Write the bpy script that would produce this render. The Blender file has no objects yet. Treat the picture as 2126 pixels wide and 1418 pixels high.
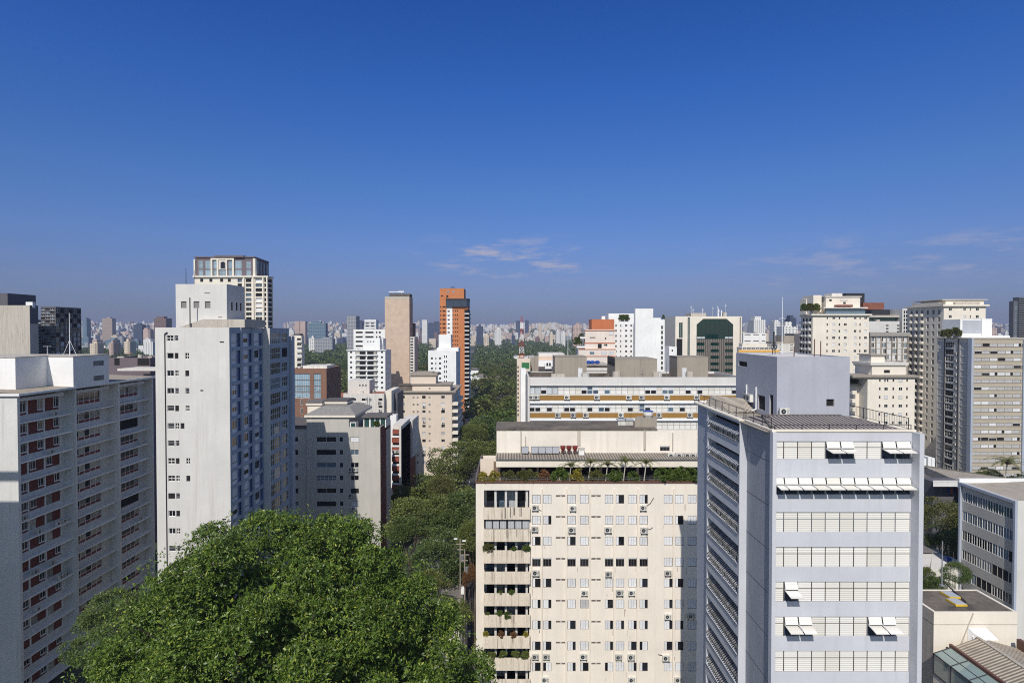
import bpy, random
import numpy as np
from math import *
from mathutils import Vector, Matrix

# ---------------------------------------------------------------- camera, sky, sun, exposure
sc = bpy.context.scene
COL = sc.collection
F, CX, CY = 1240.0, 1063.0, 709.0
TH = atan(23 / 1240)
cam_d = bpy.data.cameras.new('camera')
cam = bpy.data.objects.new('camera', cam_d)
COL.objects.link(cam)
cam_d.sensor_width = 36
cam_d.lens = 36 * F / 2126
cam_d.clip_start = 0.5
cam_d.clip_end = 40000
cam.rotation_euler = (radians(90) - TH, 0, 0)
sc.camera = cam

SUN_EL, SUN_AZ = radians(45), radians(10.7)      # the sun stands behind the camera, a little to the left
sd = bpy.data.lights.new('sun', 'SUN')
sd.energy = 4.4
sd.angle = radians(0.5)
sd.color = (1.0, 0.945, 0.86)
so = bpy.data.objects.new('sun', sd)
COL.objects.link(so)
to_sun = Vector((-sin(SUN_AZ) * cos(SUN_EL), -cos(SUN_AZ) * cos(SUN_EL), sin(SUN_EL)))
so.rotation_euler = to_sun.to_track_quat('Z', 'Y').to_euler()

world = bpy.data.worlds.new('World')
sc.world = world
world.use_nodes = True
wt = world.node_tree
wt.nodes.clear()
def wn(t, **k):
    n = wt.nodes.new(t)
    for a, b in k.items():
        setattr(n, a, b)
    return n
sky = wn('ShaderNodeTexSky', sky_type='NISHITA', sun_disc=False, sun_elevation=SUN_EL,
         sun_rotation=radians(180) + SUN_AZ, altitude=760, air_density=1.0, dust_density=0.6, ozone_density=5.0)
bg = wn('ShaderNodeBackground')
bg.inputs[1].default_value = 0.085
tc = wn('ShaderNodeTexCoord')
sep = wn('ShaderNodeSeparateXYZ')
wt.links.new(tc.outputs['Generated'], sep.inputs[0])
def wmath(op, a, b=None, c=None):
    n = wn('ShaderNodeMath', operation=op)
    for i, v in enumerate((a, b, c)):
        if v is None: continue
        if isinstance(v, (int, float)): n.inputs[i].default_value = v
        else: wt.links.new(v, n.inputs[i])
    return n.outputs[0]
def wsmooth(v, a, b):
    n = wn('ShaderNodeMapRange', interpolation_type='SMOOTHSTEP')
    wt.links.new(v, n.inputs[0])
    n.inputs[1].default_value = a; n.inputs[2].default_value = b
    return n.outputs[0]
# thin wisps of cloud low over the city, made of noise in azimuth / elevation
az = wmath('ARCTAN2', sep.outputs[0], sep.outputs[1])
el = wmath('ARCSINE', sep.outputs[2])
comb = wn('ShaderNodeCombineXYZ')
wt.links.new(wmath('MULTIPLY', az, 9.0), comb.inputs[0])
wt.links.new(wmath('MULTIPLY', el, 42.0), comb.inputs[1])
nz = wn('ShaderNodeTexNoise')
nz.inputs['Scale'].default_value = 1.25
nz.inputs['Detail'].default_value = 7
nz.inputs['Roughness'].default_value = 0.62
wt.links.new(comb.outputs[0], nz.inputs[0])
def band(v, c, w):
    d = wmath('ABSOLUTE', wmath('SUBTRACT', v, c))
    return wmath('SUBTRACT', 1.0, wsmooth(d, w * 0.25, w))
m1 = wmath('MULTIPLY', band(az, 0.0, 0.19), band(el, 0.118, 0.046))
m2 = wmath('MULTIPLY', wmath('MULTIPLY', band(az, 0.62, 0.36), band(el, 0.095, 0.055)), 0.5)
puff = wsmooth(nz.outputs[0], 0.46, 0.70)
fac = wmath('MULTIPLY', wmath('MULTIPLY', wmath('ADD', m1, m2), puff), 0.80)
# a dry polluted sky: dull lavender low down, deep blue higher, lifted above the view as added fill
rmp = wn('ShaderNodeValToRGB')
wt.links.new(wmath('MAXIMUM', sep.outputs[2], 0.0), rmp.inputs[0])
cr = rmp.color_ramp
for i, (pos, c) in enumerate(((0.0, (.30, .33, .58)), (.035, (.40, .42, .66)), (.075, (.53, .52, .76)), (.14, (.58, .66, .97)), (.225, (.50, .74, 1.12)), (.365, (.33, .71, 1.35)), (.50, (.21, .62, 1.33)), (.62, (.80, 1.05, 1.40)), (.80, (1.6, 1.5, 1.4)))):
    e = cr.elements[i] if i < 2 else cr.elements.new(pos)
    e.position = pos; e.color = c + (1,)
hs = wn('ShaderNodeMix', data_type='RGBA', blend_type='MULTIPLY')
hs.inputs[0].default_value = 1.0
# towards the sun the haze is bright and pale, away from it deep and dull
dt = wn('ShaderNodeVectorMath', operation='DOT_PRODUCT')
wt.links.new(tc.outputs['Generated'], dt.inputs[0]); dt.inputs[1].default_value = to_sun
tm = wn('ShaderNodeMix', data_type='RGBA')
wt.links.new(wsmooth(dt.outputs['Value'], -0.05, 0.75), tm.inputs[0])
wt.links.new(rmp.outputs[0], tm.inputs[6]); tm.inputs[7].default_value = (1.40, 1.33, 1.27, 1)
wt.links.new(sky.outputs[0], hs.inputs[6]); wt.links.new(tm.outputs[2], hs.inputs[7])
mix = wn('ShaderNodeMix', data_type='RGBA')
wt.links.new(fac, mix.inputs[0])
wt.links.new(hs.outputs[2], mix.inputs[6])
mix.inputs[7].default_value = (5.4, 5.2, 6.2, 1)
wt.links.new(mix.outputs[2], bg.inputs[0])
wo = wn('ShaderNodeOutputWorld')
wt.links.new(bg.outputs[0], wo.inputs[0])

vs = sc.view_settings
sc.display_settings.display_device = 'sRGB'
vs.view_transform = 'Standard'
vs.look = 'None'
vs.exposure = 0.0
vs.gamma = 1.0
vs.use_curve_mapping = False
sc.cycles.filter_width = 1.05
sc.cycles.use_denoising = False
sc.cycles.use_adaptive_sampling = False
sc.cycles.max_bounces = 6
sc.cycles.volume_bounces = 0
sc.cycles.transparent_max_bounces = 8

# ---------------------------------------------------------------- pixel helpers (photo pixels -> metres at a chosen distance)
def Z(py, Y):
    v = (CY - py) / F
    return Y * (-sin(TH) + v * cos(TH)) / (cos(TH) + v * sin(TH))
def X(px, Y, py=800):
    v = (CY - py) / F
    return Y * ((px - CX) / F) / (cos(TH) + v * sin(TH))
def ground_z(x, y):
    if y < 100: g = -57.0
    elif y < 400: g = -57 - 3 * (y - 100) / 300
    else: g = -60.0
    if y > 2300:
        t = min(1.0, (y - 2300) / 2600)
        g += (52 + 14 * sin(x / 900.0) + 8 * sin(x / 370.0 + 1)) * t * t * (3 - 2 * t)
    return g

# ---------------------------------------------------------------- materials
M = {}
def new_mat(name):
    m = bpy.data.materials.new(name)
    m.use_nodes = True
    nt = m.node_tree
    p = nt.nodes['Principled BSDF']
    return m, nt, p
def lk(nt, a, b): nt.links.new(a, b)
def objco(nt, scale):
    t = nt.nodes.new('ShaderNodeTexCoord')
    mp = nt.nodes.new('ShaderNodeMapping')
    mp.inputs['Scale'].default_value = scale
    lk(nt, t.outputs['Object'], mp.inputs[0])
    return mp.outputs[0]
def noise(nt, vec, scale, detail=4, rough=0.6):
    n = nt.nodes.new('ShaderNodeTexNoise')
    n.inputs['Scale'].default_value = scale
    n.inputs['Detail'].default_value = detail
    n.inputs['Roughness'].default_value = rough
    lk(nt, vec, n.inputs[0])
    return n.outputs[0]
def remap(nt, v, a, b, c=0.0, d=1.0):
    n = nt.nodes.new('ShaderNodeMapRange')
    lk(nt, v, n.inputs[0])
    for i, q in enumerate((a, b, c, d)): n.inputs[i + 1].default_value = q
    return n.outputs[0]
def mth(nt, op, a, b=None, c=None):
    n = nt.nodes.new('ShaderNodeMath'); n.operation = op
    for i, v in enumerate((a, b, c)):
        if v is None: continue
        if isinstance(v, (int, float)): n.inputs[i].default_value = v
        else: lk(nt, v, n.inputs[i])
    return n.outputs[0]
def mixc(nt, f, a, b):
    n = nt.nodes.new('ShaderNodeMix'); n.data_type = 'RGBA'
    if isinstance(f, (int, float)): n.inputs[0].default_value = f
    else: lk(nt, f, n.inputs[0])
    for i, v in ((6, a), (7, b)):
        if isinstance(v, tuple): n.inputs[i].default_value = v + (1,)
        else: lk(nt, v, n.inputs[i])
    return n.outputs[2]
def bump(nt, p, h, strength, dist=0.02):
    b = nt.nodes.new('ShaderNodeBump')
    b.inputs['Strength'].default_value = strength
    b.inputs['Distance'].default_value = dist
    lk(nt, h, b.inputs['Height'])
    lk(nt, b.outputs[0], p.inputs['Normal'])
def paint(name, c, stain=0.35, sc_=0.5, rough=0.8, dirt=(0.16, 0.13, 0.11), streak=1.0):
    """rendered wall: broad blotches, rain streaks and a fine grain"""
    m, nt, p = new_mat(name)
    blot = noise(nt, objco(nt, (1, 1, 1)), 0.22 * sc_ * 2, 5, 0.65)
    strk = noise(nt, objco(nt, (2.2, 2.2, 0.10)), 0.8 * sc_ * 2, 4, 0.7)
    fine = noise(nt, objco(nt, (1, 1, 1)), 6.0, 3, 0.6)
    base = mixc(nt, remap(nt, blot, 0.3, 0.7), tuple(v * 0.90 for v in c), tuple(min(1, v * 1.05) for v in c))
    f1 = mth(nt, 'MULTIPLY', remap(nt, strk, 0.47, 0.74), remap(nt, blot, 0.35, 0.65, 0.25, 1.0))
    f = mth(nt, 'MULTIPLY', f1, stain * streak)
    f2 = mth(nt, 'MAXIMUM', f, mth(nt, 'MULTIPLY', remap(nt, fine, 0.45, 0.8), stain * 0.45))
    lk(nt, mixc(nt, f2, base, dirt), p.inputs['Base Color'])
    p.inputs['Roughness'].default_value = rough
    bump(nt, p, fine, 0.25)
    M[name] = m
    return m
def flat(name, c, rough=0.6, metal=0.0, var=0.12, scale=2.0):
    m, nt, p = new_mat(name)
    oi = nt.nodes.new('ShaderNodeObjectInfo')
    n = mth(nt, 'ADD', noise(nt, objco(nt, (1, 1, 1)), scale, 3), mth(nt, 'MULTIPLY_ADD', oi.outputs['Random'], .4, -.2))
    lk(nt, mixc(nt, remap(nt, n, 0.3, 0.7), tuple(v * (1 - var) for v in c), tuple(min(1, v * (1 + var)) for v in c)), p.inputs['Base Color'])
    p.inputs['Roughness'].default_value = rough
    p.inputs['Metallic'].default_value = metal
    M[name] = m
    return m
def glass(name, c, rough=0.06, var=0.5, spec=0.5):
    m, nt, p = new_mat(name)
    g = nt.nodes.new('ShaderNodeObjectInfo')
    n = noise(nt, objco(nt, (1, 1, 1)), 0.9, 2)
    f = mth(nt, 'FRACT', mth(nt, 'ADD', g.outputs['Random'], mth(nt, 'MULTIPLY', n, 0.6)))
    lk(nt, mixc(nt, f, tuple(v * (1 - var) for v in c), tuple(v * (1 + var) for v in c)), p.inputs['Base Color'])
    p.inputs['Roughness'].default_value = rough
    p.inputs['Specular IOR Level'].default_value = spec
    M[name] = m
    return m
def wallvec(nt, s=1.0):
    t = nt.nodes.new('ShaderNodeTexCoord')
    sp = nt.nodes.new('ShaderNodeSeparateXYZ'); lk(nt, t.outputs['Object'], sp.inputs[0])
    cb = nt.nodes.new('ShaderNodeCombineXYZ')
    lk(nt, mth(nt, 'ADD', sp.outputs[0], sp.outputs[1]), cb.inputs[0])
    lk(nt, sp.outputs[2], cb.inputs[1])
    return cb.outputs[0], sp
def brick(name, c1, c2, mortar, scale=1.0, w=0.5, h=0.2, ms=0.02):
    m, nt, p = new_mat(name)
    v, _ = wallvec(nt)
    b = nt.nodes.new('ShaderNodeTexBrick')
    lk(nt, v, b.inputs[0])
    b.inputs['Color1'].default_value = c1 + (1,)
    b.inputs['Color2'].default_value = c2 + (1,)
    b.inputs['Mortar'].default_value = mortar + (1,)
    b.inputs['Scale'].default_value = scale
    b.inputs['Brick Width'].default_value = w
    b.inputs['Row Height'].default_value = h
    b.inputs['Mortar Size'].default_value = ms
    n = noise(nt, objco(nt, (1, 1, 1)), 0.35, 5)
    lk(nt, mixc(nt, remap(nt, n, 0.4, 0.75, 0, 0.45), b.outputs[0], tuple(v * 0.6 for v in c1)), p.inputs['Base Color'])
    p.inputs['Roughness'].default_value = 0.85
    M[name] = m
    return m
def striped(name, c1, c2, axis, period, duty=0.5, rough=0.7, bumpy=0.6, stain=0.4, dirt=(0.1, 0.09, 0.08), vary=0.0):
    """corrugated sheets, slats and ribs: stripes along one object axis"""
    m, nt, p = new_mat(name)
    t = nt.nodes.new('ShaderNodeTexCoord')
    sp = nt.nodes.new('ShaderNodeSeparateXYZ'); lk(nt, t.outputs['Object'], sp.inputs[0])
    if axis == 'xy': s = mth(nt, 'ADD', sp.outputs[0], sp.outputs[1])
    else: s = sp.outputs['xyz'.index(axis)]
    fr = mth(nt, 'FRACT', mth(nt, 'DIVIDE', s, period))
    tri = mth(nt, 'ABSOLUTE', mth(nt, 'SUBTRACT', mth(nt, 'MULTIPLY', fr, 2), 1))
    st = remap(nt, tri, duty - 0.12, duty + 0.12)
    n = noise(nt, objco(nt, (1, 1, 1)), 0.7, 5)
    base = mixc(nt, st, c1, c2)
    oi = nt.nodes.new('ShaderNodeObjectInfo')
    base = mixc(nt, mth(nt, 'MULTIPLY', mth(nt, 'POWER', oi.outputs['Random'], 3.0), vary), base, dirt)
    lk(nt, mixc(nt, remap(nt, n, 0.45, 0.75, 0, stain), base, dirt), p.inputs['Base Color'])
    p.inputs['Roughness'].default_value = rough
    bump(nt, p, tri, bumpy, period * 0.3)
    M[name] = m
    return m
def leafmat(name, c1, c2, c3, spec=0.35):
    m, nt, p = new_mat(name)
    g = nt.nodes.new('ShaderNodeNewGeometry')
    oi = nt.nodes.new('ShaderNodeObjectInfo')
    n = noise(nt, objco(nt, (1, 1, 1)), 0.25, 3)
    r = g.outputs['Random Per Island']
    c = mixc(nt, r, c1, c2)
    c = mixc(nt, remap(nt, r, 0.86, 1.0, 0, 0.8), c, c3)
    c = mixc(nt, mth(nt, 'MULTIPLY', remap(nt, n, 0.35, 0.7), 0.5), c, tuple(v * 0.65 for v in c1))
    c = mixc(nt, mth(nt, 'MULTIPLY', oi.outputs['Random'], 0.35), c, c2)
    lk(nt, c, p.inputs['Base Color'])
    p.inputs['Roughness'].default_value = 0.42
    p.inputs['Specular IOR Level'].default_value = spec
    tr = nt.nodes.new('ShaderNodeBsdfTranslucent')
    lk(nt, c, tr.inputs[0])
    mx = nt.nodes.new('ShaderNodeMixShader'); mx.inputs[0].default_value = 0.22
    lk(nt, p.outputs[0], mx.inputs[1]); lk(nt, tr.outputs[0], mx.inputs[2])
    lk(nt, mx.outputs[0], nt.nodes['Material Output'].inputs[0])
    M[name] = m
    return m
def farwall(name, c, win, fx=3.2, fz=3.0, dx=0.5, dz=0.5):
    """walls of far towers: rows of windows too small to model, part of the wall surface"""
    m, nt, p = new_mat(name)
    v, sp = wallvec(nt)
    oi = nt.nodes.new('ShaderNodeObjectInfo')
    g = nt.nodes.new('ShaderNodeNewGeometry')
    sn = nt.nodes.new('ShaderNodeSeparateXYZ'); lk(nt, g.outputs['Normal'], sn.inputs[0])
    s = mth(nt, 'ADD', sp.outputs[0], sp.outputs[1])
    px = mth(nt, 'MULTIPLY_ADD', oi.outputs['Random'], fx * 0.8, fx * 0.7)
    a = mth(nt, 'FRACT', mth(nt, 'DIVIDE', s, px))
    b = mth(nt, 'FRACT', mth(nt, 'DIVIDE', sp.outputs[2], fz))
    w = mth(nt, 'MULTIPLY', mth(nt, 'LESS_THAN', a, dx), mth(nt, 'LESS_THAN', b, dz))
    w = mth(nt, 'MULTIPLY', w, mth(nt, 'LESS_THAN', mth(nt, 'ABSOLUTE', sn.outputs[2]), 0.5))
    n = noise(nt, objco(nt, (1, 1, 1)), 0.05, 3)
    wall = mixc(nt, mth(nt, 'MULTIPLY', oi.outputs['Random'], 0.6), c, tuple(v * 0.72 for v in c))
    wall = mixc(nt, remap(nt, n, 0.4, 0.7, 0, 0.3), wall, tuple(v * 0.75 for v in c))
    lk(nt, mixc(nt, w, wall, win), p.inputs['Base Color'])
    p.inputs['Roughness'].default_value = 0.7
    M[name] = m
    return m

paint('white_wall', (0.62, 0.61, 0.585), 0.42, dirt=(0.30, 0.27, 0.24))
paint('slab_white', (0.64, 0.64, 0.62), 0.4)
paint('steel_blue_wall', (0.37, 0.41, 0.475), 0.2, dirt=(0.15, 0.16, 0.2))
brick('brick_deep', (0.30, 0.065, 0.035), (0.25, 0.05, 0.03), (0.2, 0.08, 0.06), 1, 0.4, 0.2)
paint('white_old', (0.66, 0.63, 0.58), 0.6)
paint('bright_white', (0.80, 0.80, 0.79), 0.12)
paint('cream_wall', (0.765, 0.705, 0.62), 0.30, dirt=(0.34, 0.25, 0.17))
flat('drip_brown', (0.50, 0.40, 0.31), 0.9, var=0.3)
paint('cream_parapet', (0.72, 0.64, 0.53), 1.0, 0.9, dirt=(0.13, 0.09, 0.07), streak=1.2)
paint('cream_pale', (0.76, 0.70, 0.60), 0.25, dirt=(0.3, 0.25, 0.2))
paint('peach_wall', (0.68, 0.58, 0.475), 0.25, dirt=(0.3, 0.2, 0.14))
paint('tan_wall', (0.56, 0.43, 0.33), 0.28, 0.25, dirt=(0.2, 0.13, 0.09))
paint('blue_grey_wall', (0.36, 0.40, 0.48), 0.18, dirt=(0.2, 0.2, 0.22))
paint('pale_blue_wall', (0.525, 0.54, 0.585), 0.32, dirt=(0.3, 0.3, 0.32))
paint('roof_box_wall', (0.385, 0.40, 0.455), 0.4, dirt=(0.2, 0.2, 0.24))
paint('grey_wall', (0.50, 0.48, 0.44), 0.4, dirt=(0.2, 0.17, 0.14))
paint('concrete', (0.33, 0.29, 0.24), 0.7, 0.8, dirt=(0.12, 0.10, 0.08))
def stained_roof(name, a, b_, c):
    m, nt, p = new_mat(name)
    co = objco(nt, (1, 1, 1))
    n1, n2, n3 = noise(nt, co, 0.28, 6, 0.7), noise(nt, co, 0.9, 5, 0.75), noise(nt, co, 5.0, 3)
    base = mixc(nt, remap(nt, n1, .38, .62), a, b_)
    base = mixc(nt, remap(nt, n2, .46, .60), base, c)
    lk(nt, mixc(nt, remap(nt, n3, .45, .8, 0, .5), base, tuple(v * .6 for v in a)), p.inputs['Base Color'])
    p.inputs['Roughness'].default_value = .95
    bump(nt, p, n3, .3)
    M[name] = m
stained_roof('concrete_dark', (0.060, 0.050, 0.043), (0.20, 0.17, 0.14), (0.13, 0.108, 0.09))
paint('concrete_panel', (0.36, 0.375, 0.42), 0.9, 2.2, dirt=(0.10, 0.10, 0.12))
paint('old_concrete', (0.50, 0.46, 0.40), 0.9, 0.9, dirt=(0.14, 0.11, 0.09))
paint('mauve_wall', (0.145, 0.115, 0.13), 0.3)
paint('dark_wall', (0.10, 0.10, 0.115), 0.3)
paint('brown_band', (0.30, 0.165, 0.04), 0.5, dirt=(0.12, 0.07, 0.03))
paint('salmon_wall', (0.72, 0.64, 0.575), 0.3, dirt=(0.3, 0.2, 0.15))
paint('orange_paint', (0.50, 0.155, 0.06), 0.35, dirt=(0.25, 0.07, 0.03))
paint('sand_band', (0.43, 0.38, 0.30), 0.35, dirt=(0.25, 0.18, 0.1))
paint('silver_panel', (0.40, 0.42, 0.46), 0.2, dirt=(0.2, 0.2, 0.22))
brick('brick_orange', (0.56, 0.20, 0.07), (0.48, 0.165, 0.055), (0.42, 0.2, 0.1), 1, 0.6, 0.35)
brick('brick_brown', (0.25, 0.13, 0.085), (0.21, 0.105, 0.07), (0.18, 0.11, 0.08), 1, 0.6, 0.3)
brick('brick_red', (0.20, 0.045, 0.030), (0.16, 0.036, 0.026), (0.11, 0.04, 0.035), 1, 0.4, 0.15)
brick('tile_tan', (0.56, 0.43, 0.33), (0.54, 0.41, 0.315), (0.47, 0.36, 0.27), 1, 3.0, 1.5, 0.05)
flat('metal_grey', (0.35, 0.36, 0.38), 0.45, 0.6)
flat('metal_dark', (0.035, 0.035, 0.04), 0.5, 0.3)
flat('rail_brown', (0.12, 0.055, 0.04), 0.6)
flat('white_paint', (0.78, 0.77, 0.74), 0.5)
flat('white_metal', (0.70, 0.71, 0.72), 0.4)
flat('dirty_white', (0.55, 0.54, 0.50), 0.6, var=0.25)
flat('red_paint', (0.30, 0.045, 0.03), 0.5)
flat('dull_red', (0.17, 0.026, 0.02), 0.6)
flat('rust_red', (0.22, 0.03, 0.02), 0.6)
flat('green_panel', (0.03, 0.16, 0.06), 0.5)
flat('blue_plastic', (0.02, 0.07, 0.33), 0.4)
flat('yellow_paint', (0.62, 0.42, 0.03), 0.5)
flat('orange_yellow', (0.62, 0.36, 0.10), 0.6)
flat('bark', (0.10, 0.075, 0.055), 0.9, var=0.4)
flat('earth', (0.20, 0.13, 0.08), 0.95, var=0.3)
flat('asphalt', (0.055, 0.055, 0.06), 0.9, var=0.25, scale=0.6)
flat('paving', (0.26, 0.25, 0.235), 0.9, var=0.2)
flat('line_white', (0.7, 0.7, 0.68), 0.7)
flat('slat_grey', (0.26, 0.25, 0.245), 0.6, var=0.4, scale=1.2)
flat('blind_aged', (0.33, 0.30, 0.23), 0.7, var=0.35, scale=1.5)
flat('slate', (0.13, 0.115, 0.11), 0.8, var=0.3)
flat('terracotta', (0.26, 0.095, 0.06), 0.85, var=0.3)
flat('black_stain', (0.03, 0.027, 0.026), 0.9, var=0.3)
striped('corrugated', (0.34, 0.30, 0.25), (0.13, 0.11, 0.095), 'x', 0.42, 0.55, 0.85, 0.8, 0.55)
striped('corrugated_pale', (0.52, 0.46, 0.38), (0.24, 0.21, 0.175), 'xy', 0.36, 0.6, 0.8, 0.8, 0.45, dirt=(0.2, 0.16, 0.12))
striped('corrugated_y', (0.46, 0.40, 0.32), (0.25, 0.21, 0.17), 'y', 0.34, 0.5, 0.8, 0.8, 0.45)
striped('roof_tiles', (0.33, 0.29, 0.27), (0.03, 0.026, 0.03), 'x', 0.36, 0.5, 0.8, 0.2, 0.3, dirt=(0.05, 0.04, 0.04))
striped('louvre', (0.34, 0.34, 0.34), (0.02, 0.02, 0.025), 'z', 0.17, 0.5, 0.6, 0.8, 0.1)
striped('blind_cloth', (0.76, 0.745, 0.71), (0.66, 0.645, 0.605), 'z', 0.17, 0.5, 0.6, 0.3, 0.10, dirt=(0.58, 0.55, 0.48), vary=.6)
striped('curtain_cloth', (0.62, 0.66, 0.68), (0.42, 0.47, 0.50), 'x', 0.22, 0.5, 0.8, 0.5, 0.1, dirt=(0.3, 0.3, 0.3), vary=.8)
striped('stone_band', (0.20, 0.175, 0.15), (0.07, 0.062, 0.055), 'xy', 0.9, 0.5, 0.6, 0.3, 0.5)
glass('glass_dark', (0.012, 0.014, 0.018), 0.07, 0.7)
glass('glass_blue', (0.085, 0.125, 0.17), 0.05, 0.35, 0.7)
glass('glass_sky', (0.17, 0.27, 0.345), 0.05, 0.3, 0.8)
glass('glass_green', (0.003, 0.027, 0.024), 0.05, 0.4, 0.5)
glass('glass_teal', (0.03, 0.07, 0.068), 0.06, 0.4)
glass('glass_clear', (0.20, 0.26, 0.25), 0.05, 0.2, 0.7)
glass('glass_black', (0.012, 0.018, 0.028), 0.08, 0.4)
glass('glass_navy', (0.022, 0.034, 0.06), 0.1, 0.4)
flat('interior', (0.008, 0.008, 0.010), 0.9)
flat('shutter_white', (0.64, 0.65, 0.67), 0.55, var=0.12)
flat('shutter_grey', (0.42, 0.42, 0.43), 0.55, var=0.1)
flat('blue_panel', (0.06, 0.105, 0.235), 0.5, var=0.15)
flat('red_sill', (0.15, 0.018, 0.018), 0.6)
flat('beige_curtain_reflection', (0.36, 0.35, 0.31), 0.9, var=0.4)  # real curtains, and painted reflections in the dark glass building
flat('frame_brown', (0.15, 0.125, 0.11), 0.5)

# ---------------------------------------------------------------- mesh building
class MB:
    def __init__(s): s.v = []; s.f = []; s.m = []
    def quad(s, a, b, c, d, mi=0):
        n = len(s.v); s.v += [a, b, c, d]; s.f.append((n, n + 1, n + 2, n + 3)); s.m.append(mi)
    def poly(s, pts, mi=0):
        n = len(s.v); s.v += list(pts); s.f.append(tuple(range(n, n + len(pts)))); s.m.append(mi)
    def box(s, x0, x1, y0, y1, z0, z1, mi=0, top=None):
        n = len(s.v)
        s.v += [(x0, y0, z0), (x1, y0, z0), (x1, y1, z0), (x0, y1, z0), (x0, y0, z1), (x1, y0, z1), (x1, y1, z1), (x0, y1, z1)]
        for q, w in (((0, 3, 2, 1), mi), ((4, 5, 6, 7), mi if top is None else top), ((0, 1, 5, 4), mi), ((1, 2, 6, 5), mi), ((2, 3, 7, 6), mi), ((3, 0, 4, 7), mi)):
            s.f.append(tuple(n + i for i in q)); s.m.append(w)
        return s
    def prism(s, pl, z0, z1, mi=0, top=None):
        n = len(s.v); k = len(pl)
        s.v += [(x, y, z0) for x, y in pl] + [(x, y, z1) for x, y in pl]
        for i in range(k):
            j = (i + 1) % k
            s.f.append((n + i, n + j, n + k + j, n + k + i)); s.m.append(mi)
        s.f.append(tuple(n + k + i for i in range(k))); s.m.append(mi if top is None else top)
        s.f.append(tuple(n + k - 1 - i for i in range(k))); s.m.append(mi)
        return s
    def tube(s, p0, p1, r0, r1=None, n=8, mi=0, caps=True):
        r1 = r0 if r1 is None else r1
        p0 = Vector(p0); p1 = Vector(p1); d = (p1 - p0).normalized()
        a = d.orthogonal().normalized(); b = d.cross(a)
        k = len(s.v)
        for p, r in ((p0, r0), (p1, r1)):
            for i in range(n):
                t = 2 * pi * i / n
                s.v.append(tuple(p + (a * cos(t) + b * sin(t)) * r))
        for i in range(n):
            j = (i + 1) % n
            s.f.append((k + i, k + j, k + n + j, k + n + i)); s.m.append(mi)
        if caps:
            s.f.append(tuple(k + n + i for i in range(n))); s.m.append(mi)
            s.f.append(tuple(k + n - 1 - i for i in range(n))); s.m.append(mi)
        return s
    def add(s, o, fn=lambda p: p):
        n = len(s.v); s.v += [tuple(fn(p)) for p in o.v]
        s.f += [tuple(n + i for i in q) for q in o.f]; s.m += o.m
    def mesh(s, name, mats, off=(0, 0, 0)):
        me = bpy.data.meshes.new(name)
        me.from_pydata([(p[0] - off[0], p[1] - off[1], p[2] - off[2]) for p in s.v], [], s.f)
        for m in mats: me.materials.append(M[m] if isinstance(m, str) else m)
        me.polygons.foreach_set('material_index', s.m)
        me.update()
        return me

ROOT = {}
def thing(name, label, cat, loc, group=None):
    o = bpy.data.objects.new(name, None)
    COL.objects.link(o)
    o.empty_display_size = 0.5
    o.location = loc
    o['label'] = label; o['category'] = cat
    if group: o['group'] = group
    ROOT[o.name] = tuple(loc)
    return o
def tag(o, label, cat, group=None):
    o['label'] = label; o['category'] = cat
    if group: o['group'] = group
    return o
def part(name, mb, mats, parent=None, label=None, kind=None):
    """one mesh object; vertices given in world metres"""
    if isinstance(mats, str): mats = [mats]
    off = ROOT.get(parent.name, (0, 0, 0)) if parent else (0, 0, 0)
    o = bpy.data.objects.new(name, mb.mesh(name, mats, off))
    COL.objects.link(o)
    if parent:
        o.parent = parent
        ROOT[o.name] = off
    if label: o['label'] = label
    if kind: o['kind'] = kind
    return o
def single(name, mb, mats, label, cat, group=None):
    """a thing that is one mesh: its origin sits at its base"""
    if isinstance(mats, str): mats = [mats]
    a = np.array(mb.v)
    c = (float(a[:, 0].mean()), float(a[:, 1].mean()), float(a[:, 2].min()))
    o = bpy.data.objects.new(name, mb.mesh(name, mats, c))
    o.location = c
    COL.objects.link(o)
    return tag(o, label, cat, group)
def structure(name, mb, mats, kind='structure'):
    if isinstance(mats, str): mats = [mats]
    o = bpy.data.objects.new(name, mb.mesh(name, mats))
    COL.objects.link(o); o['kind'] = kind
    return o
def copy_tree(o, loc, rotz=None, scale=None, label=None, group=None):
    c = o.copy(); COL.objects.link(c); c.location = loc
    if rotz is not None: c.rotation_euler = (0, 0, rotz)
    if scale is not None: c.scale = scale
    if label: c['label'] = label
    if group: c['group'] = group
    for ch in o.children:
        k = ch.copy(); COL.objects.link(k); k.parent = c
        for g in ch.children:
            q = g.copy(); COL.objects.link(q); q.parent = k
    return c

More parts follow.
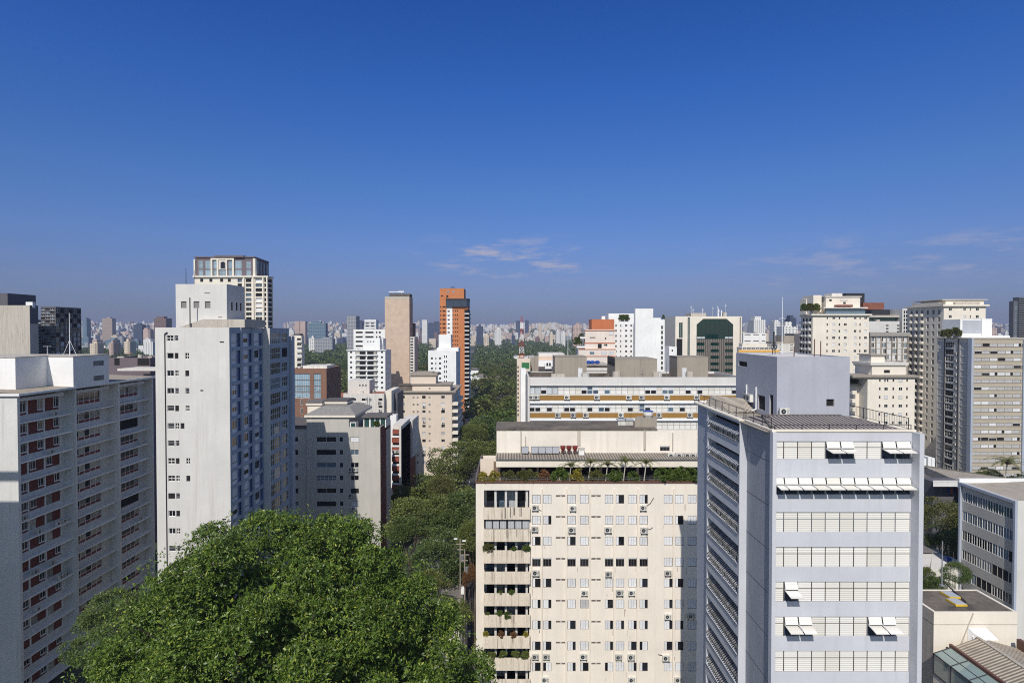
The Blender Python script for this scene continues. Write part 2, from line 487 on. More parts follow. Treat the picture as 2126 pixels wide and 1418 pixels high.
# ---------------------------------------------------------------- windows
WM = ['white_paint', 'frame_brown', 'glass_dark', 'shutter_white', 'blind_cloth', 'curtain_cloth', 'glass_blue', 'glass_green',
      'interior', 'blue_panel', 'brick_red', 'glass_sky', 'red_sill', 'beige_curtain_reflection', 'shutter_grey', 'metal_grey', 'glass_teal', 'glass_navy', 'louvre', 'cream_wall']
I = {n: i for i, n in enumerate(WM)}
def wpane(b, x0, x1, z0, z1, y, m): b.quad((x0, y, z0), (x1, y, z0), (x1, y, z1), (x0, y, z1), I[m])
def wframe(b, w, h, t, m, y=-0.03, d=0.06):
    b.box(0, w, y, y + d, 0, t, I[m]); b.box(0, w, y, y + d, h - t, h, I[m])
    b.box(0, t, y, y + d, t, h - t, I[m]); b.box(w - t, w, y, y + d, t, h - t, I[m])
WCACHE = {}
def wbuild(style, w, h):
    key = (style, round(w, 2), round(h, 2))
    if key in WCACHE: return WCACHE[key]
    b = MB()
    s = style
    if s == 'plain':
        wpane(b, 0, w, 0, h, 0, 'glass_dark'); wframe(b, w, h, 0.06, 'white_paint')
    elif s in ('dark2', 'blue2', 'sky2', 'teal2'):
        g = {'dark2': 'glass_dark', 'blue2': 'glass_blue', 'sky2': 'glass_sky', 'teal2': 'glass_teal'}[s]
        wpane(b, 0, w, 0, h, 0, g); wframe(b, w, h, 0.06, 'white_paint')
        b.box(w / 2 - .03, w / 2 + .03, -.03, .03, .06, h - .06, I['white_paint'])
    elif s == 'void':
        wpane(b, 0, w, 0, h, 0, 'interior'); wframe(b, w, h, 0.05, 'frame_brown')
    elif s in ('shut', 'shutg', 'half', 'halfl', 'third'):
        sh = 'shutter_grey' if s == 'shutg' else 'shutter_white'
        wpane(b, 0, w, 0, h, 0.05, 'glass_dark'); wframe(b, w, h, 0.05, 'frame_brown')
        n = 3
        lw = (w - 0.1) / n
        on = {'shut': (1, 1, 1), 'shutg': (1, 1, 1), 'half': (1, 0, 0), 'halfl': (0, 1, 1), 'third': (1, 1, 0)}[s]
        for i in range(n):
            if on[i]:
                b.box(0.05 + lw * i + .012, 0.05 + lw * (i + 1) - .012, -0.02 - .01 * (i % 2), 0.02, 0.06, h - 0.06, I[sh])
    elif s == 'glasspair':
        wpane(b, 0, w, 0, h, 0, 'glass_dark'); wframe(b, w, h, 0.05, 'frame_brown')
        b.box(0.05, w - .05, -.06, .04, h - .2, h - .05, I['shutter_white'])
        for q in (.33, .66): b.box(w * q - .025, w * q + .025, -.03, .03, .05, h - .2, I['frame_brown'])
    elif s == 'vent':
        wpane(b, 0, w, 0, h, 0, 'interior')
        for q in (0, .5): b.box(w * q + .02, w * (q + .5) - .02, -.02, .02, h * .05, h * .9, I['frame_brown'])
        b.box(w * .45, w * .62, -.04, -.021, h * .1, h * .8, I['shutter_grey'])
    elif s in ('grid', 'gridsky', 'gridblue', 'gridwarm'):
        g = {'grid': 'glass_dark', 'gridsky': 'glass_sky', 'gridblue': 'glass_blue', 'gridwarm': 'glass_blue'}[s]
        wpane(b, 0, w, 0, h, 0, g); wframe(b, w, h, 0.05, 'white_paint')
        nx, nz = max(2, round(w / .9)), max(2, round(h / .9))
        for i in range(1, nx): b.box(w * i / nx - .03, w * i / nx + .03, -.035, .03, .05, h - .05, I['white_paint'])
        for i in range(1, nz): b.box(.05, w - .05, -.04, .03, h * i / nz - .03, h * i / nz + .03, I['white_paint'])
    elif s == 'small':
        wpane(b, 0, w, 0, h, 0, 'interior'); wframe(b, w, h, 0.05, 'white_paint')
        b.box(.05, w - .05, -.04, .02, h * .5 - .04, h * .5 + .04, I['white_paint'])
        b.box(w * .5 - .03, w * .5 + .03, -.04, .02, .05, h - .05, I['white_paint'])
    elif s == 'jal':
        wpane(b, 0, w, 0, h, 0, 'interior'); wframe(b, w, h, 0.05, 'white_paint')
        for i in range(1, 4): b.box(.05, w - .05, -.05, .02, h * i / 4 - .035, h * i / 4 + .035, I['metal_grey'])
    elif s == 'louvre':
        wpane(b, 0, w, 0, h, 0, 'louvre'); wframe(b, w, h, 0.05, 'frame_brown')
    elif s == 'strip':            # ribbon of white framed panes over red panels
        wpane(b, 0, w, h * .28, h, 0.0, 'glass_dark'); wpane(b, 0, w, 0, h * .28, 0.0, 'red_sill')
        rr = random.Random(int(w * 1000) + len(WCACHE))
        n = 6
        for i in range(n):
            if rr.random() < .5: b.box(w * i / n + .05, w * (i + rr.choice((.5, 1, 1))) / n - .05, -.012, .012, h * .30, h * .97, I['beige_curtain_reflection'])
        for i in range(n + 1): b.box(max(0, w * i / n - .035), min(w, w * i / n + .035), -.05, .03, 0, h, I['white_paint'])
        for q in (0.02, .28, .8, .98): b.box(0, w, -.045, .03, h * q - .035, h * q + .035, I['white_paint'])
    elif s == 'steel':
        wpane(b, 0, w, 0, h, 0, 'glass_dark'); wframe(b, w, h, 0.06, 'white_paint')
        b.box(w * .45 - .03, w * .45 + .03, -.04, .03, .06, h - .06, I['white_paint'])
        b.box(.06, w - .06, -.04, .03, h * .78 - .03, h * .78 + .03, I['white_paint'])
        b.box(-.08, w + .08, -.14, .02, -.1, 0.0, I['white_paint'])
    elif s in ('roller', 'rollopen', 'rollhalf'):   # window over a white apron, with a roller shutter
        wpane(b, 0, w, 0, h, 0, 'glass_dark'); wframe(b, w, h, .06, 'white_paint')
        b.box(.06, w - .06, -.02, .02, .06, h * .30, I['shutter_white'])
        b.box(.06, w - .06, -.06, .02, h * .9, h - .06, I['shutter_white'])
        lo = {'roller': .36, 'rollhalf': .62, 'rollopen': .9}[s]
        if lo < .88: b.box(.1, w - .1, -.03, .012, h * lo, h * .9, I['shutter_white'])
        b.box(w * .5 - .03, w * .5 + .03, -.022, .02, h * .3, h * min(lo, .88), I['frame_brown'])
    elif s in ('blind', 'blindb'):
        fr = 'frame_brown' if s == 'blind' else 'metal_grey'
        wpane(b, 0, w, 0, h, 0.04, 'interior'); wframe(b, w, h, .022, fr)
        b.box(.024, w - .024, -.02, .02, .03, h * .635, I['blind_cloth'])
        b.box(.024, w - .024, -.022, .02, h * .665, h - .03, I['blind_cloth'])
        b.box(.024, w - .024, -.03, .03, h * .635, h * .665, I[fr])
    elif s == 'band':             # office pane: glazing under a blank upper light
        wpane(b, 0, w, 0, h, 0.0, 'glass_blue'); wframe(b, w, h, .05, 'white_paint')
        b.box(.05, w - .05, -.02, .02, h * .52, h - .05, I['shutter_white'])
    elif s == 'bandd':
        wpane(b, 0, w, 0, h, 0.0, 'interior'); wframe(b, w, h, .05, 'white_paint')
        b.box(.05, w - .05, -.02, .02, h * .5, h - .05, I['shutter_white'])
    elif s == 'bandw':
        wpane(b, 0, w, 0, h, 0.0, 'metal_grey'); wframe(b, w, h, .03, 'metal_grey')
        b.box(.04, w - .04, -.02, .02, h * .51, h - .04, I['blind_cloth'])
        b.box(.04, w - .04, -.02, .02, .04, h * .47, I['blind_cloth'])
    elif s == 'bandg':
        wpane(b, 0, w, 0, h, 0.0, 'glass_blue'); wframe(b, w, h, .05, 'white_paint')
        b.box(.05, w - .05, -.02, .02, h * .48, h * .53, I['white_paint'])
    elif s == 'beige':  # dark pane with a beige patch painted in as a reflection
        wpane(b, 0, w, 0, h, 0.0, 'glass_dark'); wframe(b, w, h, .06, 'frame_brown')
        b.box(w * .1, w * .8, -.01, .02, h * .12, h * .85, I['beige_curtain_reflection'])
    elif s == 'curt':
        wpane(b, 0, w, 0, h, 0.0, 'curtain_cloth'); wframe(b, w, h, .06, 'frame_brown')
    elif s == 'round':
        r = w / 2
        for rr_, y, m in ((r, -.03, 'frame_brown'), (r * .72, -.045, 'interior'), (r * .38, -.055, 'shutter_white')):
            b.poly([(r + rr_ * cos(2 * pi * i / 12), y, r + rr_ * sin(2 * pi * i / 12)) for i in range(12)], I[m])
    elif s in ('arch', 'archw'):
        k = 'interior' if s == 'arch' else 'shutter_white'
        r = w / 2; hh = h - r * .7
        for gsz, y, m in ((.0, -.03, 'shutter_grey'), (.14 * w, -.045, k)):
            rr_ = r - gsz
            b.poly([(gsz, y, gsz), (w - gsz, y, gsz), (w - gsz, y, hh)] + [(r + rr_ * cos(pi * i / 8), y, hh + rr_ * .7 * sin(pi * i / 8)) for i in range(1, 8)] + [(gsz, y, hh)], I[m])
    elif s == 'door':
        b.box(0, w, -.05, .02, 0, h, I['shutter_white']); b.box(w * .7, w * .8, -.09, -.05, h * .1, h * .45, I['frame_brown'])
    else:
        raise ValueError(s)
    mats = [M[m] for m in WM]
    me = b.mesh('window', mats)
    WCACHE[key] = (b, me)
    return WCACHE[key]
WCOUNT = {}; WSTUFF = {}
def put_window(root, style, w, h, p, ang, name='window'):
    b, me = wbuild(style, w, h)
    k = (root.name, name)
    WCOUNT[k] = WCOUNT.get(k, 0) + 1
    if WCOUNT[k] > 99:
        st = WSTUFF.setdefault(k, MB())
        ca, sa = cos(ang), sin(ang)
        st.add(b, lambda q: (p[0] + q[0] * ca - q[1] * sa, p[1] + q[0] * sa + q[1] * ca, p[2] + q[2]))
        return
    o = bpy.data.objects.new(name, me)
    COL.objects.link(o)
    r = ROOT[root.name]
    o.parent = root
    o.location = (p[0] - r[0], p[1] - r[1], p[2] - r[2])
    o.rotation_euler = (0, 0, ang)
    return o
def flush_windows():
    for (rn, name), mb in WSTUFF.items():
        part('remaining_' + name + 's', mb, WM, bpy.data.objects[rn], kind='stuff')
    WSTUFF.clear()

# ---------------------------------------------------------------- walls with real openings
def facade(mb, A, B, z0, z1, ops, mi=0, rec=0.15):
    L = hypot(B[0] - A[0], B[1] - A[1]); dx, dy = (B[0] - A[0]) / L, (B[1] - A[1]) / L
    nx, ny = dy, -dx
    P = lambda u, w, d=0.0: (A[0] + dx * u - nx * d, A[1] + dy * u - ny * d, w)
    ops = [(max(0.02, o[0]), min(L - .02, o[1]), max(z0 + .02, o[2]), min(z1 - .02, o[3])) + tuple(o[4:]) for o in ops]
    ops = [o for o in ops if o[1] - o[0] > .05 and o[3] - o[2] > .05]
    r4 = lambda v: round(v, 4)
    us = sorted({0.0, r4(L)} | {r4(o[0]) for o in ops} | {r4(o[1]) for o in ops})
    ws = sorted({r4(z0), r4(z1)} | {r4(o[2]) for o in ops} | {r4(o[3]) for o in ops})
    ui = {v: i for i, v in enumerate(us)}; wi = {v: i for i, v in enumerate(ws)}
    hole = np.zeros((len(us) - 1, len(ws) - 1), bool)
    for o in ops: hole[ui[r4(o[0])]:ui[r4(o[1])], wi[r4(o[2])]:wi[r4(o[3])]] = True
    for j in range(len(ws) - 1):
        i = 0
        while i < len(us) - 1:
            if hole[i, j]: i += 1; continue
            k = i
            while k < len(us) - 1 and not hole[k, j]: k += 1
            mb.quad(P(us[i], ws[j]), P(us[k], ws[j]), P(us[k], ws[j + 1]), P(us[i], ws[j + 1]), mi)
            i = k
    for o in ops:
        u0, u1, w0, w1 = o[:4]
        d = o[5] if len(o) > 5 else rec
        mb.quad(P(u0, w0), P(u1, w0), P(u1, w0, d), P(u0, w0, d), mi)
        mb.quad(P(u0, w1, d), P(u1, w1, d), P(u1, w1), P(u0, w1), mi)
        mb.quad(P(u0, w0), P(u0, w0, d), P(u0, w1, d), P(u0, w1), mi)
        mb.quad(P(u1, w0, d), P(u1, w0), P(u1, w1), P(u1, w1, d), mi)
    return P, atan2(dy, dx), ops
def body(root, pl, z0, z1, ops=None, mats=('white_wall', 'concrete_dark'), rec=0.15, parapet=0.7, name='wall', win='window', edge_mi=None):
    """a block of building on plan polygon pl (counter-clockwise), openings per edge: {edge: [(u0,u1,z0,z1,style[,recess])]}"""
    ops = ops or {}
    mb = MB(); place = []
    for e in range(len(pl)):
        A, B = pl[e], pl[(e + 1) % len(pl)]
        P, ang, oo = facade(mb, A, B, z0, z1, ops.get(e, []), (edge_mi or {}).get(e, 0), rec)
        for o in oo:
            if o[4]:
                d = o[5] if len(o) > 5 else rec
                place.append((o[4], o[1] - o[0], o[3] - o[2], P(o[0], o[2], d - .001), ang))
    cx = sum(p[0] for p in pl) / len(pl); cy = sum(p[1] for p in pl) / len(pl)
    if parapet > 0:
        t = 0.22
        inn = []
        for x, y in pl:
            d = hypot(x - cx, y - cy); k = max(0, (d - t * 1.4) / d)
            inn.append((cx + (x - cx) * k, cy + (y - cy) * k))
        for e in range(len(pl)):
            f = (e + 1) % len(pl)
            mb.quad((*pl[e], z1), (*pl[f], z1), (*inn[f], z1), (*inn[e], z1), 0)
            mb.quad((*inn[e], z1), (*inn[f], z1), (*inn[f], z1 - parapet), (*inn[e], z1 - parapet), 0)
        mb.poly([(*p, z1 - parapet) for p in inn], 1)
    else:
        mb.poly([(*p, z1) for p in pl], 1)
    w = part(name, mb, list(mats), root)
    for a in place: put_window(root, *a, name=win)
    return w
def rect(x0, x1, y0, y1): return [(x0, y0), (x1, y0), (x1, y1), (x0, y1)]
def stick(root, style, px0, px1, py0, py1, Y, name='window'):
    """a window standing 2 cm proud on a front wall at distance Y"""
    put_window(root, style, X(px1, Y) - X(px0, Y), Z(py0, Y) - Z(py1, Y), (X(px0, Y), Y - .02, Z(py1, Y)), 0, name)
def fgrid(x0, Y, cols, rows, style):
    """openings for a front wall from pixel columns and rows"""
    r = []
    for j, (a, b) in enumerate(rows):
        for i, (c, d) in enumerate(cols):
            s = style(i, j) if callable(style) else style
            if s is None: continue
            r.append((X(c, Y) - x0, X(d, Y) - x0, Z(b, Y), Z(a, Y), s))
    return r
def sgrid(L, n, w, zs, h, style, m0=1.0, m1=1.0):
    """openings for a side wall: n columns of width w, tops at zs"""
    r = []
    for j, z in enumerate(zs):
        for i in range(n):
            s = style(i, j) if callable(style) else style
            if s is None: continue
            c = m0 + (L - m0 - m1) * (i + .5) / n
            r.append((c - w / 2, c + w / 2, z - h, z, s))
    return r
def prow(y0, pitch, h, n): return [(y0 + pitch * k, y0 + pitch * k + h) for k in range(n)]
ORD = 'first second third fourth fifth sixth seventh eighth ninth tenth eleventh twelfth thirteenth fourteenth fifteenth'.split()

# ---------------------------------------------------------------- small repeated things: air conditioners, antennas, dishes
def ac_meshes():
    c = MB().box(-.42, .42, -.32, 0, 0, .62); c.box(-.44, .44, -.335, -.30, .60, .64)
    g = MB()
    for r, m, y in ((.24, 0, -.325), (.19, 1, -.335), (.09, 0, -.345)):
        g.poly([(-.10 + r * cos(2 * pi * i / 14), y, .31 + r * sin(2 * pi * i / 14)) for i in range(14)], m)
    for k in range(5): g.box(.2, .37, -.335, -.32, .12 + k * .09, .15 + k * .09, 1)
    b = MB()
    for x in (-.33, .33):
        b.box(x - .025, x + .025, -.36, 0.0, -.06, -.005); b.box(x - .02, x + .02, -.05, 0.0, -.32, -.06)
    return [('casing', c.mesh('casing', ['dirty_white'])), ('fan_grille', g.mesh('fan_grille', ['metal_grey', 'interior'])), ('bracket', b.mesh('bracket', ['metal_dark']))]
ACM = ac_meshes()
def ac(p, ang, label, group, s=1.0, bracket=True):
    t = thing('air_conditioner', label, 'air conditioner', p, group)
    t.rotation_euler = (0, 0, ang); t.scale = (s, s, s)
    for n, me in ACM[:3 if bracket else 2]:
        o = bpy.data.objects.new(n, me); COL.objects.link(o); o.parent = t
    return t
def mast(px, py0, py1, Y, label, r=0.05, mat='metal_dark', arms=0, name='antenna_mast'):
    x = X(px, Y, py1); z0, z1 = Z(py0, Y), Z(py1, Y)
    b = MB().tube((x, Y, z0), (x, Y, z1), r, r * .6, 6)
    for k in range(arms):
        z = z1 - (z1 - z0) * (.06 + .09 * k)
        b.tube((x - .7, Y, z), (x + .7, Y, z), r * .5, n=5)
    b.box(x - .15, x + .15, Y - .15, Y + .15, z0 - .02, z0 + .06)
    return single(name, b, mat, label, 'antenna')
def dish(x, Y, z, r, label, group):
    t = thing('satellite_dish', label, 'satellite dish', (x, Y, z), group)
    b = MB(); n = 14
    ring = lambda rr, d: [(x + rr * cos(2 * pi * i / n), Y + d - .35 * rr * sin(2 * pi * i / n), z + r * 1.1 + rr * .9 * sin(2 * pi * i / n)) for i in range(n)]
    a, c = ring(r, -.25 * r), ring(r * .55, 0)
    for i in range(n):
        j = (i + 1) % n
        b.quad(a[i], a[j], c[j], c[i]); b.quad(c[i], c[j], (x, Y + .08 * r, z + r * 1.1), (x, Y + .08 * r, z + r * 1.1 + .001))
    part('reflector', b, 'white_metal', t)
    part('post', MB().tube((x, Y + .1, z), (x, Y + .1, z + r * 1.1), .06, n=6), 'metal_grey', t)
    return t

# ================================================================ left: long block with deep balconies and red brick panels
def left_block():
    Y1 = 88.6; xa = X(40, Y1, 1100); xr = xa - 1.75
    Ys = [Y1, 100.2, 111.3, 122.2]
    zt = Z(822, Y1); fl = 3.0
    t = thing('balcony_apartment_block', 'long pale apartment block at far left with deep balconies and red brick panels', 'apartment building', (xa - 10, 105, -57))
    b = MB(); xl = xa - 26
    facade(b, (xl, Y1), (xa - .02, Y1), -57, zt, [])
    b.quad((xa - .02, Y1, -57), (xa - .02, Y1 + .5, -57), (xa - .02, Y1 + .5, zt), (xa - .02, Y1, zt))
    b.quad((xa - .02, Y1 + .5, -57), (xr, Y1 + .5, -57), (xr, Y1 + .5, zt), (xa - .02, Y1 + .5, zt))
    b.quad((xa - .02, Ys[3], -57), (xl, Ys[3], -57), (xl, Ys[3], zt), (xa - .02, Ys[3], zt))
    slabs = [Z(880, Y1) - fl * k for k in range(15)]
    rnd = random.Random(4)
    ops = []
    y0 = Y1 + .5
    heads = [zt - .9] + [z - .23 for z in slabs[:-1]]
    wins = []
    for bay in range(3):
        ya, yb = Ys[bay] + (.5 if bay == 0 else .45), Ys[bay + 1]
        for k, hd in enumerate(heads):
            h = 2.1 if k else 2.4
            if bay == 0:
                for q in range(3):
                    u = ya + .25 + q * 3.35 - y0
                    ops.append((u, u + 3.0, hd - h, hd, None, .08))
                    wins.append((k, q, u + y0, hd, h))
            else:
                u = ya + .2 - y0
                if (bay, k) in ((2, 2), (2, 7)): st = 'void'
                else: st = 'strip'
                ops.append((u, u + (yb - ya) * .76, hd - h, hd, st, .12))
    P, ang, oo = facade(b, (xr, y0), (xr, Ys[3]), -57, zt, ops, 0)
    part('wall', b, ['slab_white'], t)
    for o in oo:
        if o[4]: put_window(t, o[4], o[1] - o[0], o[3] - o[2], P(o[0], o[2], .118), ang, 'ribbon_window')
    R = Matrix.Rotation(ang, 4, 'Z')
    for k, q, y, hd, h in wins:
        mode = rnd.choice('aaabccc') if k > 1 else 'a'
        x = xr - .07
        bp = MB()
        wa, wb_ = {'a': (1.75, 2.85), 'b': (0.2, 1.3), 'c': (0.05, 1.2)}[mode]
        bp.quad((x, y, hd - h), (x, y + 3.0, hd - h), (x, y + 3.0, hd), (x, y, hd))
        part('brick_panel', bp, 'brick_red', t)
        if mode == 'c':
            dd = MB(); dd.quad((x + .03, y + .05, hd - h), (x + .03, y + 1.25, hd - h), (x + .03, y + 1.25, hd), (x + .03, y + .05, hd))
            part('curtained_door', dd, 'beige_curtain_reflection', t)
        else:
            put_window(t, 'steel', wb_ - wa, h - .55, (x + .06, y + wa, hd - h + .45), ang)
            sl = MB().box(x, x + .05, y + wa, y + wb_, hd - h + .05, hd - h + .33); part('sill_panel', sl, 'red_sill', t)
        po = MB().box(xr - .06, xr + .05, y + 3.02, y + 3.2, hd - h, hd); part('post', po, 'white_paint', t)
    for bay in range(1, 4):
        part('fin_wall', MB().box(xr - .2, xa, Ys[bay] - (.45 if bay == 3 else 0), Ys[bay] + (0 if bay == 3 else .45), -57, zt - .02), 'slab_white', t)
    for bay in range(3):
        ya, yb = Ys[bay] + (.5 if bay == 0 else .45), Ys[bay + 1] - (.45 if bay == 2 else 0)
        for z in slabs:
            part('balcony_slab', MB().box(xr - .1, xr + 1.3, ya, yb, z - .2, z), 'white_paint', t)
        part('roof_beam', MB().box(xr - .1, xa - .3, ya + .1, yb - 2.0, zt - .95, zt - .45), 'white_wall', t)
    r = MB(); xe = xa + .55
    r.box(xl, xe, Y1 - .35, Ys[3] + .4, zt, zt + .34, 0)
    part('roof_edge', r, 'bright_white', t)
    rr = MB(); n = 60
    rr.quad((xl, Y1 - .1, zt + 1.3), (xe - .25, Y1 - .1, zt + .36), (xe - .25, Ys[3], zt + .36), (xl, Ys[3], zt + 1.3))
    part('roof_sheet', rr, 'corrugated_y', t)
    xA = X(32, 93, 770)
    for nm, x0, x1, ya, yb, py in (('machine_room', xA - 18, xA, 93, 99.6, 743), ('machine_room', xA - 16, X(152, 99.4, 760), 99.4, 108.2, 741)):
        c = MB(); zz = Z(py, ya)
        c.box(x0, x1, ya, yb, zt, zz, 0); c.box(x0 - .1, x1 + .08, ya - .08, yb + .1, zz, zz + .12, 1)
        m = part(nm, c, ['bright_white', 'old_concrete'], t)
        if py == 741:
            for wz in (Z(748, 104), Z(779, 104)):
                w = MB().box(x1 - .02, x1 + .03, 104.2, 106.8, wz - 1.0, wz - .15); part('vent', w, 'louvre', m)
    # air conditioners standing on the balconies
    rows = [(0, 96.9, 'first'), (2, 96.0, 'third'), (5, 90.5, 'sixth'), (6, 93.3, 'seventh'), (6, 97.2, 'seventh'), (6, 98.6, 'seventh'), (8, 92.4, 'ninth'), (8, 95.8, 'ninth'), (9, 98.9, 'tenth'), (9, 97.6, 'tenth'), (10, 92.8, 'eleventh'), (3, 119.6, 'fourth'), (8, 118.8, 'ninth')]
    seen = {}
    for k, y, o in rows:
        bay = 'brick panel bay' if y < 100 else 'far end bay'
        seen[(k, bay)] = seen.get((k, bay), 0) + 1
        n_ = sum(1 for r_ in rows if r_[0] == k and (r_[1] < 100) == (y < 100))
        which = '' if n_ == 1 else ['nearest ', 'second nearest ', 'third nearest '][sorted([r_[1] for r_ in rows if r_[0] == k and (r_[1] < 100) == (y < 100)]).index(y)]
        ac((xr + .85, y, slabs[k] + .01), radians(90), f'{which}air conditioner on the {o} left block balcony down, {bay}', 'air conditioners on the left balcony block', 1.1, False)
    x = X(145, 101, 735)
    a = MB().tube((x, 101, Z(739, 101)), (x, 101, Z(650, 101)), .07, .04, 6)
    for dx in (-1.2, 1.2): a.tube((x + dx, 101, Z(739, 101)), (x, 101, Z(706, 101)), .03, n=5)
    single('antenna_mast', a, 'white_metal', 'thin white guyed antenna mast on the white roof box of the far left block', 'antenna')
    mast(98, 739, 718, 100.5, 'small white antenna pole on the white roof box of the far left block', .05, 'white_metal', 1)
left_block()

# ================================================================ white block with the blue panelled side
def white_block():
    Y1 = 94; x0 = X(322, Y1, 700); x1 = X(476, Y1, 700); zt = Z(680, Y1)
    t = thing('white_apartment_block', 'tall plain white apartment block with blue panels between the windows of its shaded side', 'apartment building', (x0 + 5, 105, -57))
    Ya, Yb, Yc = 106.7, 115.9, 116.4
    xb = X(560, Ya, 700)
    ops = {0: [], 1: [], 3: []}
    s = 1240 / Y1
    for k in range(14):
        yc = 702.5 + 36.35 * k
        st = ['small', 'jal', 'dark2', 'small', 'jal', 'void', 'jal', 'dark2'][(k * 5) % 8]
        if k == 1: st = 'plain'
        for a, b_ in ((347, 361), (363.3, 371)):
            ops[0].append((X(a, Y1) - x0, X(b_, Y1) - x0, Z(yc + 6, Y1), Z(yc - 6, Y1), st if b_ - a > 10 else ['jal', 'void', 'small'][k % 3]))
        if k in (1, 2, 3, 4, 5, 7, 8):
            c = 378 if k == 5 else 389
            ops[0].append((X(c - 4, Y1) - x0, X(c + 4, Y1) - x0, Z(yc + 6, Y1), Z(yc - 6, Y1), ['jal', 'void', 'small'][(k * 2) % 3]))
        zt_k = Z(690, Y1) - 2.757 * k
        for q in range(3):
            u = .28 + q * 4.23
            st = ['roller', 'rollopen', 'rollhalf', 'roller', 'rollopen', 'rollhalf', 'roller'][(k * 3 + q * 5 + k * q) % 7]
            ops[1].append((u + .35, u + 2.3, zt_k - 2.35, zt_k - .18, st, .16))
            ops[1].append((u + 2.38, u + 3.75, zt_k - 2.35, zt_k - .18, None, .2))
    b = body(t, rect(x0, x1, Y1, Ya), -57, zt, ops, ('white_wall', 'concrete_dark', 'steel_blue_wall'), edge_mi={1: 2})
    for k in range(14):
        zt_k = Z(690, Y1) - 2.757 * k
        for q in range(3):
            u = Y1 + .28 + q * 4.23
            p = MB(); p.quad((x1 - .19, u + 2.38, zt_k - 2.35), (x1 - .19, u + 3.75, zt_k - 2.35), (x1 - .19, u + 3.75, zt_k - .18), (x1 - .19, u + 2.38, zt_k - .18))
            part('blue_panel', p, 'blue_panel', t)
    for yy in (97.95, 102.2):
        part('side_fin', MB().box(x1 - .1, x1 + .16, yy - .14, yy + .2, -57, zt - .01), 'steel_blue_wall', t)
    o2 = []
    for k in range(14):
        zk = Z(690, Y1) - 2.757 * k
        o2.append((.25, 4.9, zk - 2.2, zk - .1, 'grid' if k % 3 else 'gridwarm'))
        o2.append((5.6, 8.4, zk - 2.0, zk - .25, 'void' if k == 1 else 'grid'))
    body(t, rect(-48.1, xb, Ya, Yb), -57, zt - .05, {1: o2}, ('white_wall', 'concrete_dark', 'steel_blue_wall'), name='stair_wing', win='glazed_bay', edge_mi={1: 2})
    body(t, rect(x1 - 4, X(607, Yc, 720), Yb + .2, Yc + 1.2), -57, Z(698, Yc), {}, ('steel_blue_wall', 'concrete_dark'), name='rear_wall')
    body(t, rect(x0 + .4, -48.2, Ya + .1, 118.5), -57, zt - .08, {}, ('white_wall', 'concrete_dark'), name='rear_block')
    part('drain_pipe', MB().tube((X(343.5, Y1), Y1 - .08, -57), (X(343.5, Y1), Y1 - .08, Z(694, Y1)), .07, n=6).tube((X(343.5, Y1), Y1 - .08, Z(694, Y1)), (X(349, Y1), Y1 - .15, Z(690, Y1)), .09, n=6), 'metal_dark', t)
    v = MB()
    for a, b_, c, d in ((457, 466, 709.5, 710.5), (416, 422, 810, 811), (459, 467, 1077, 1078)):
        v.box(X(a, Y1), X(b_, Y1), Y1 - .04, Y1 + .05, Z(d, Y1) - .05, Z(c, Y1) + .05)
    part('wall_vent', v, 'metal_dark', t)
    # penthouse box with louvres
    Yp = 100; xp0, xp1 = X(365, Yp, 640), X(471, Yp, 640)
    po = {0: fgrid(xp0, Yp, [(377.5, 389), (403.5, 415.5), (427, 438.5)], [(626, 640)], 'louvre') + fgrid(xp0, Yp, [(426, 438)], [(608, 609.5)], 'void') + fgrid(xp0, Yp, [(454, 463)], [(658, 659.5)], 'void'),
          1: [(a, a + .7, Z(645, 103), Z(628, 103), 'void') for a in (1.55, 3.3, 4.9)]}
    body(t, rect(xp0, xp1, Yp, 106.6), zt, Z(590, Yp), po, ('white_wall', 'concrete_dark'), parapet=.3, name='penthouse', win='louvre')
    g = MB(); Yg = 98.6
    pts = [(X(372, Yg), Z(680, Yg)), (X(509, Yg), Z(680, Yg)), (X(509, Yg), Z(663, Yg)), (X(424, Yg), Z(662.5, Yg))]
    f_ = [(x, Yg, z) for x, z in pts]; bk = [(x, 106.9, z) for x, z in pts]
    g.poly(f_)
    for i in range(4): g.quad(f_[i], bk[i], bk[(i + 1) % 4], f_[(i + 1) % 4])
    part('stair_housing', g, 'old_concrete', t)
    part('roof_pipe', MB().tube((X(396, 98.3), 98.3, Z(679, 98.3)), (X(396, 98.3), 98.3, Z(618, 98.3)), .09, n=6), 'metal_dark', t)
    mast(386, 591, 557, 103, 'thin dark mast on the left edge of the white penthouse box', .06)
    mast(404, 591, 561, 104, 'thinner dark mast just right of another on the white penthouse box', .04)
white_block()

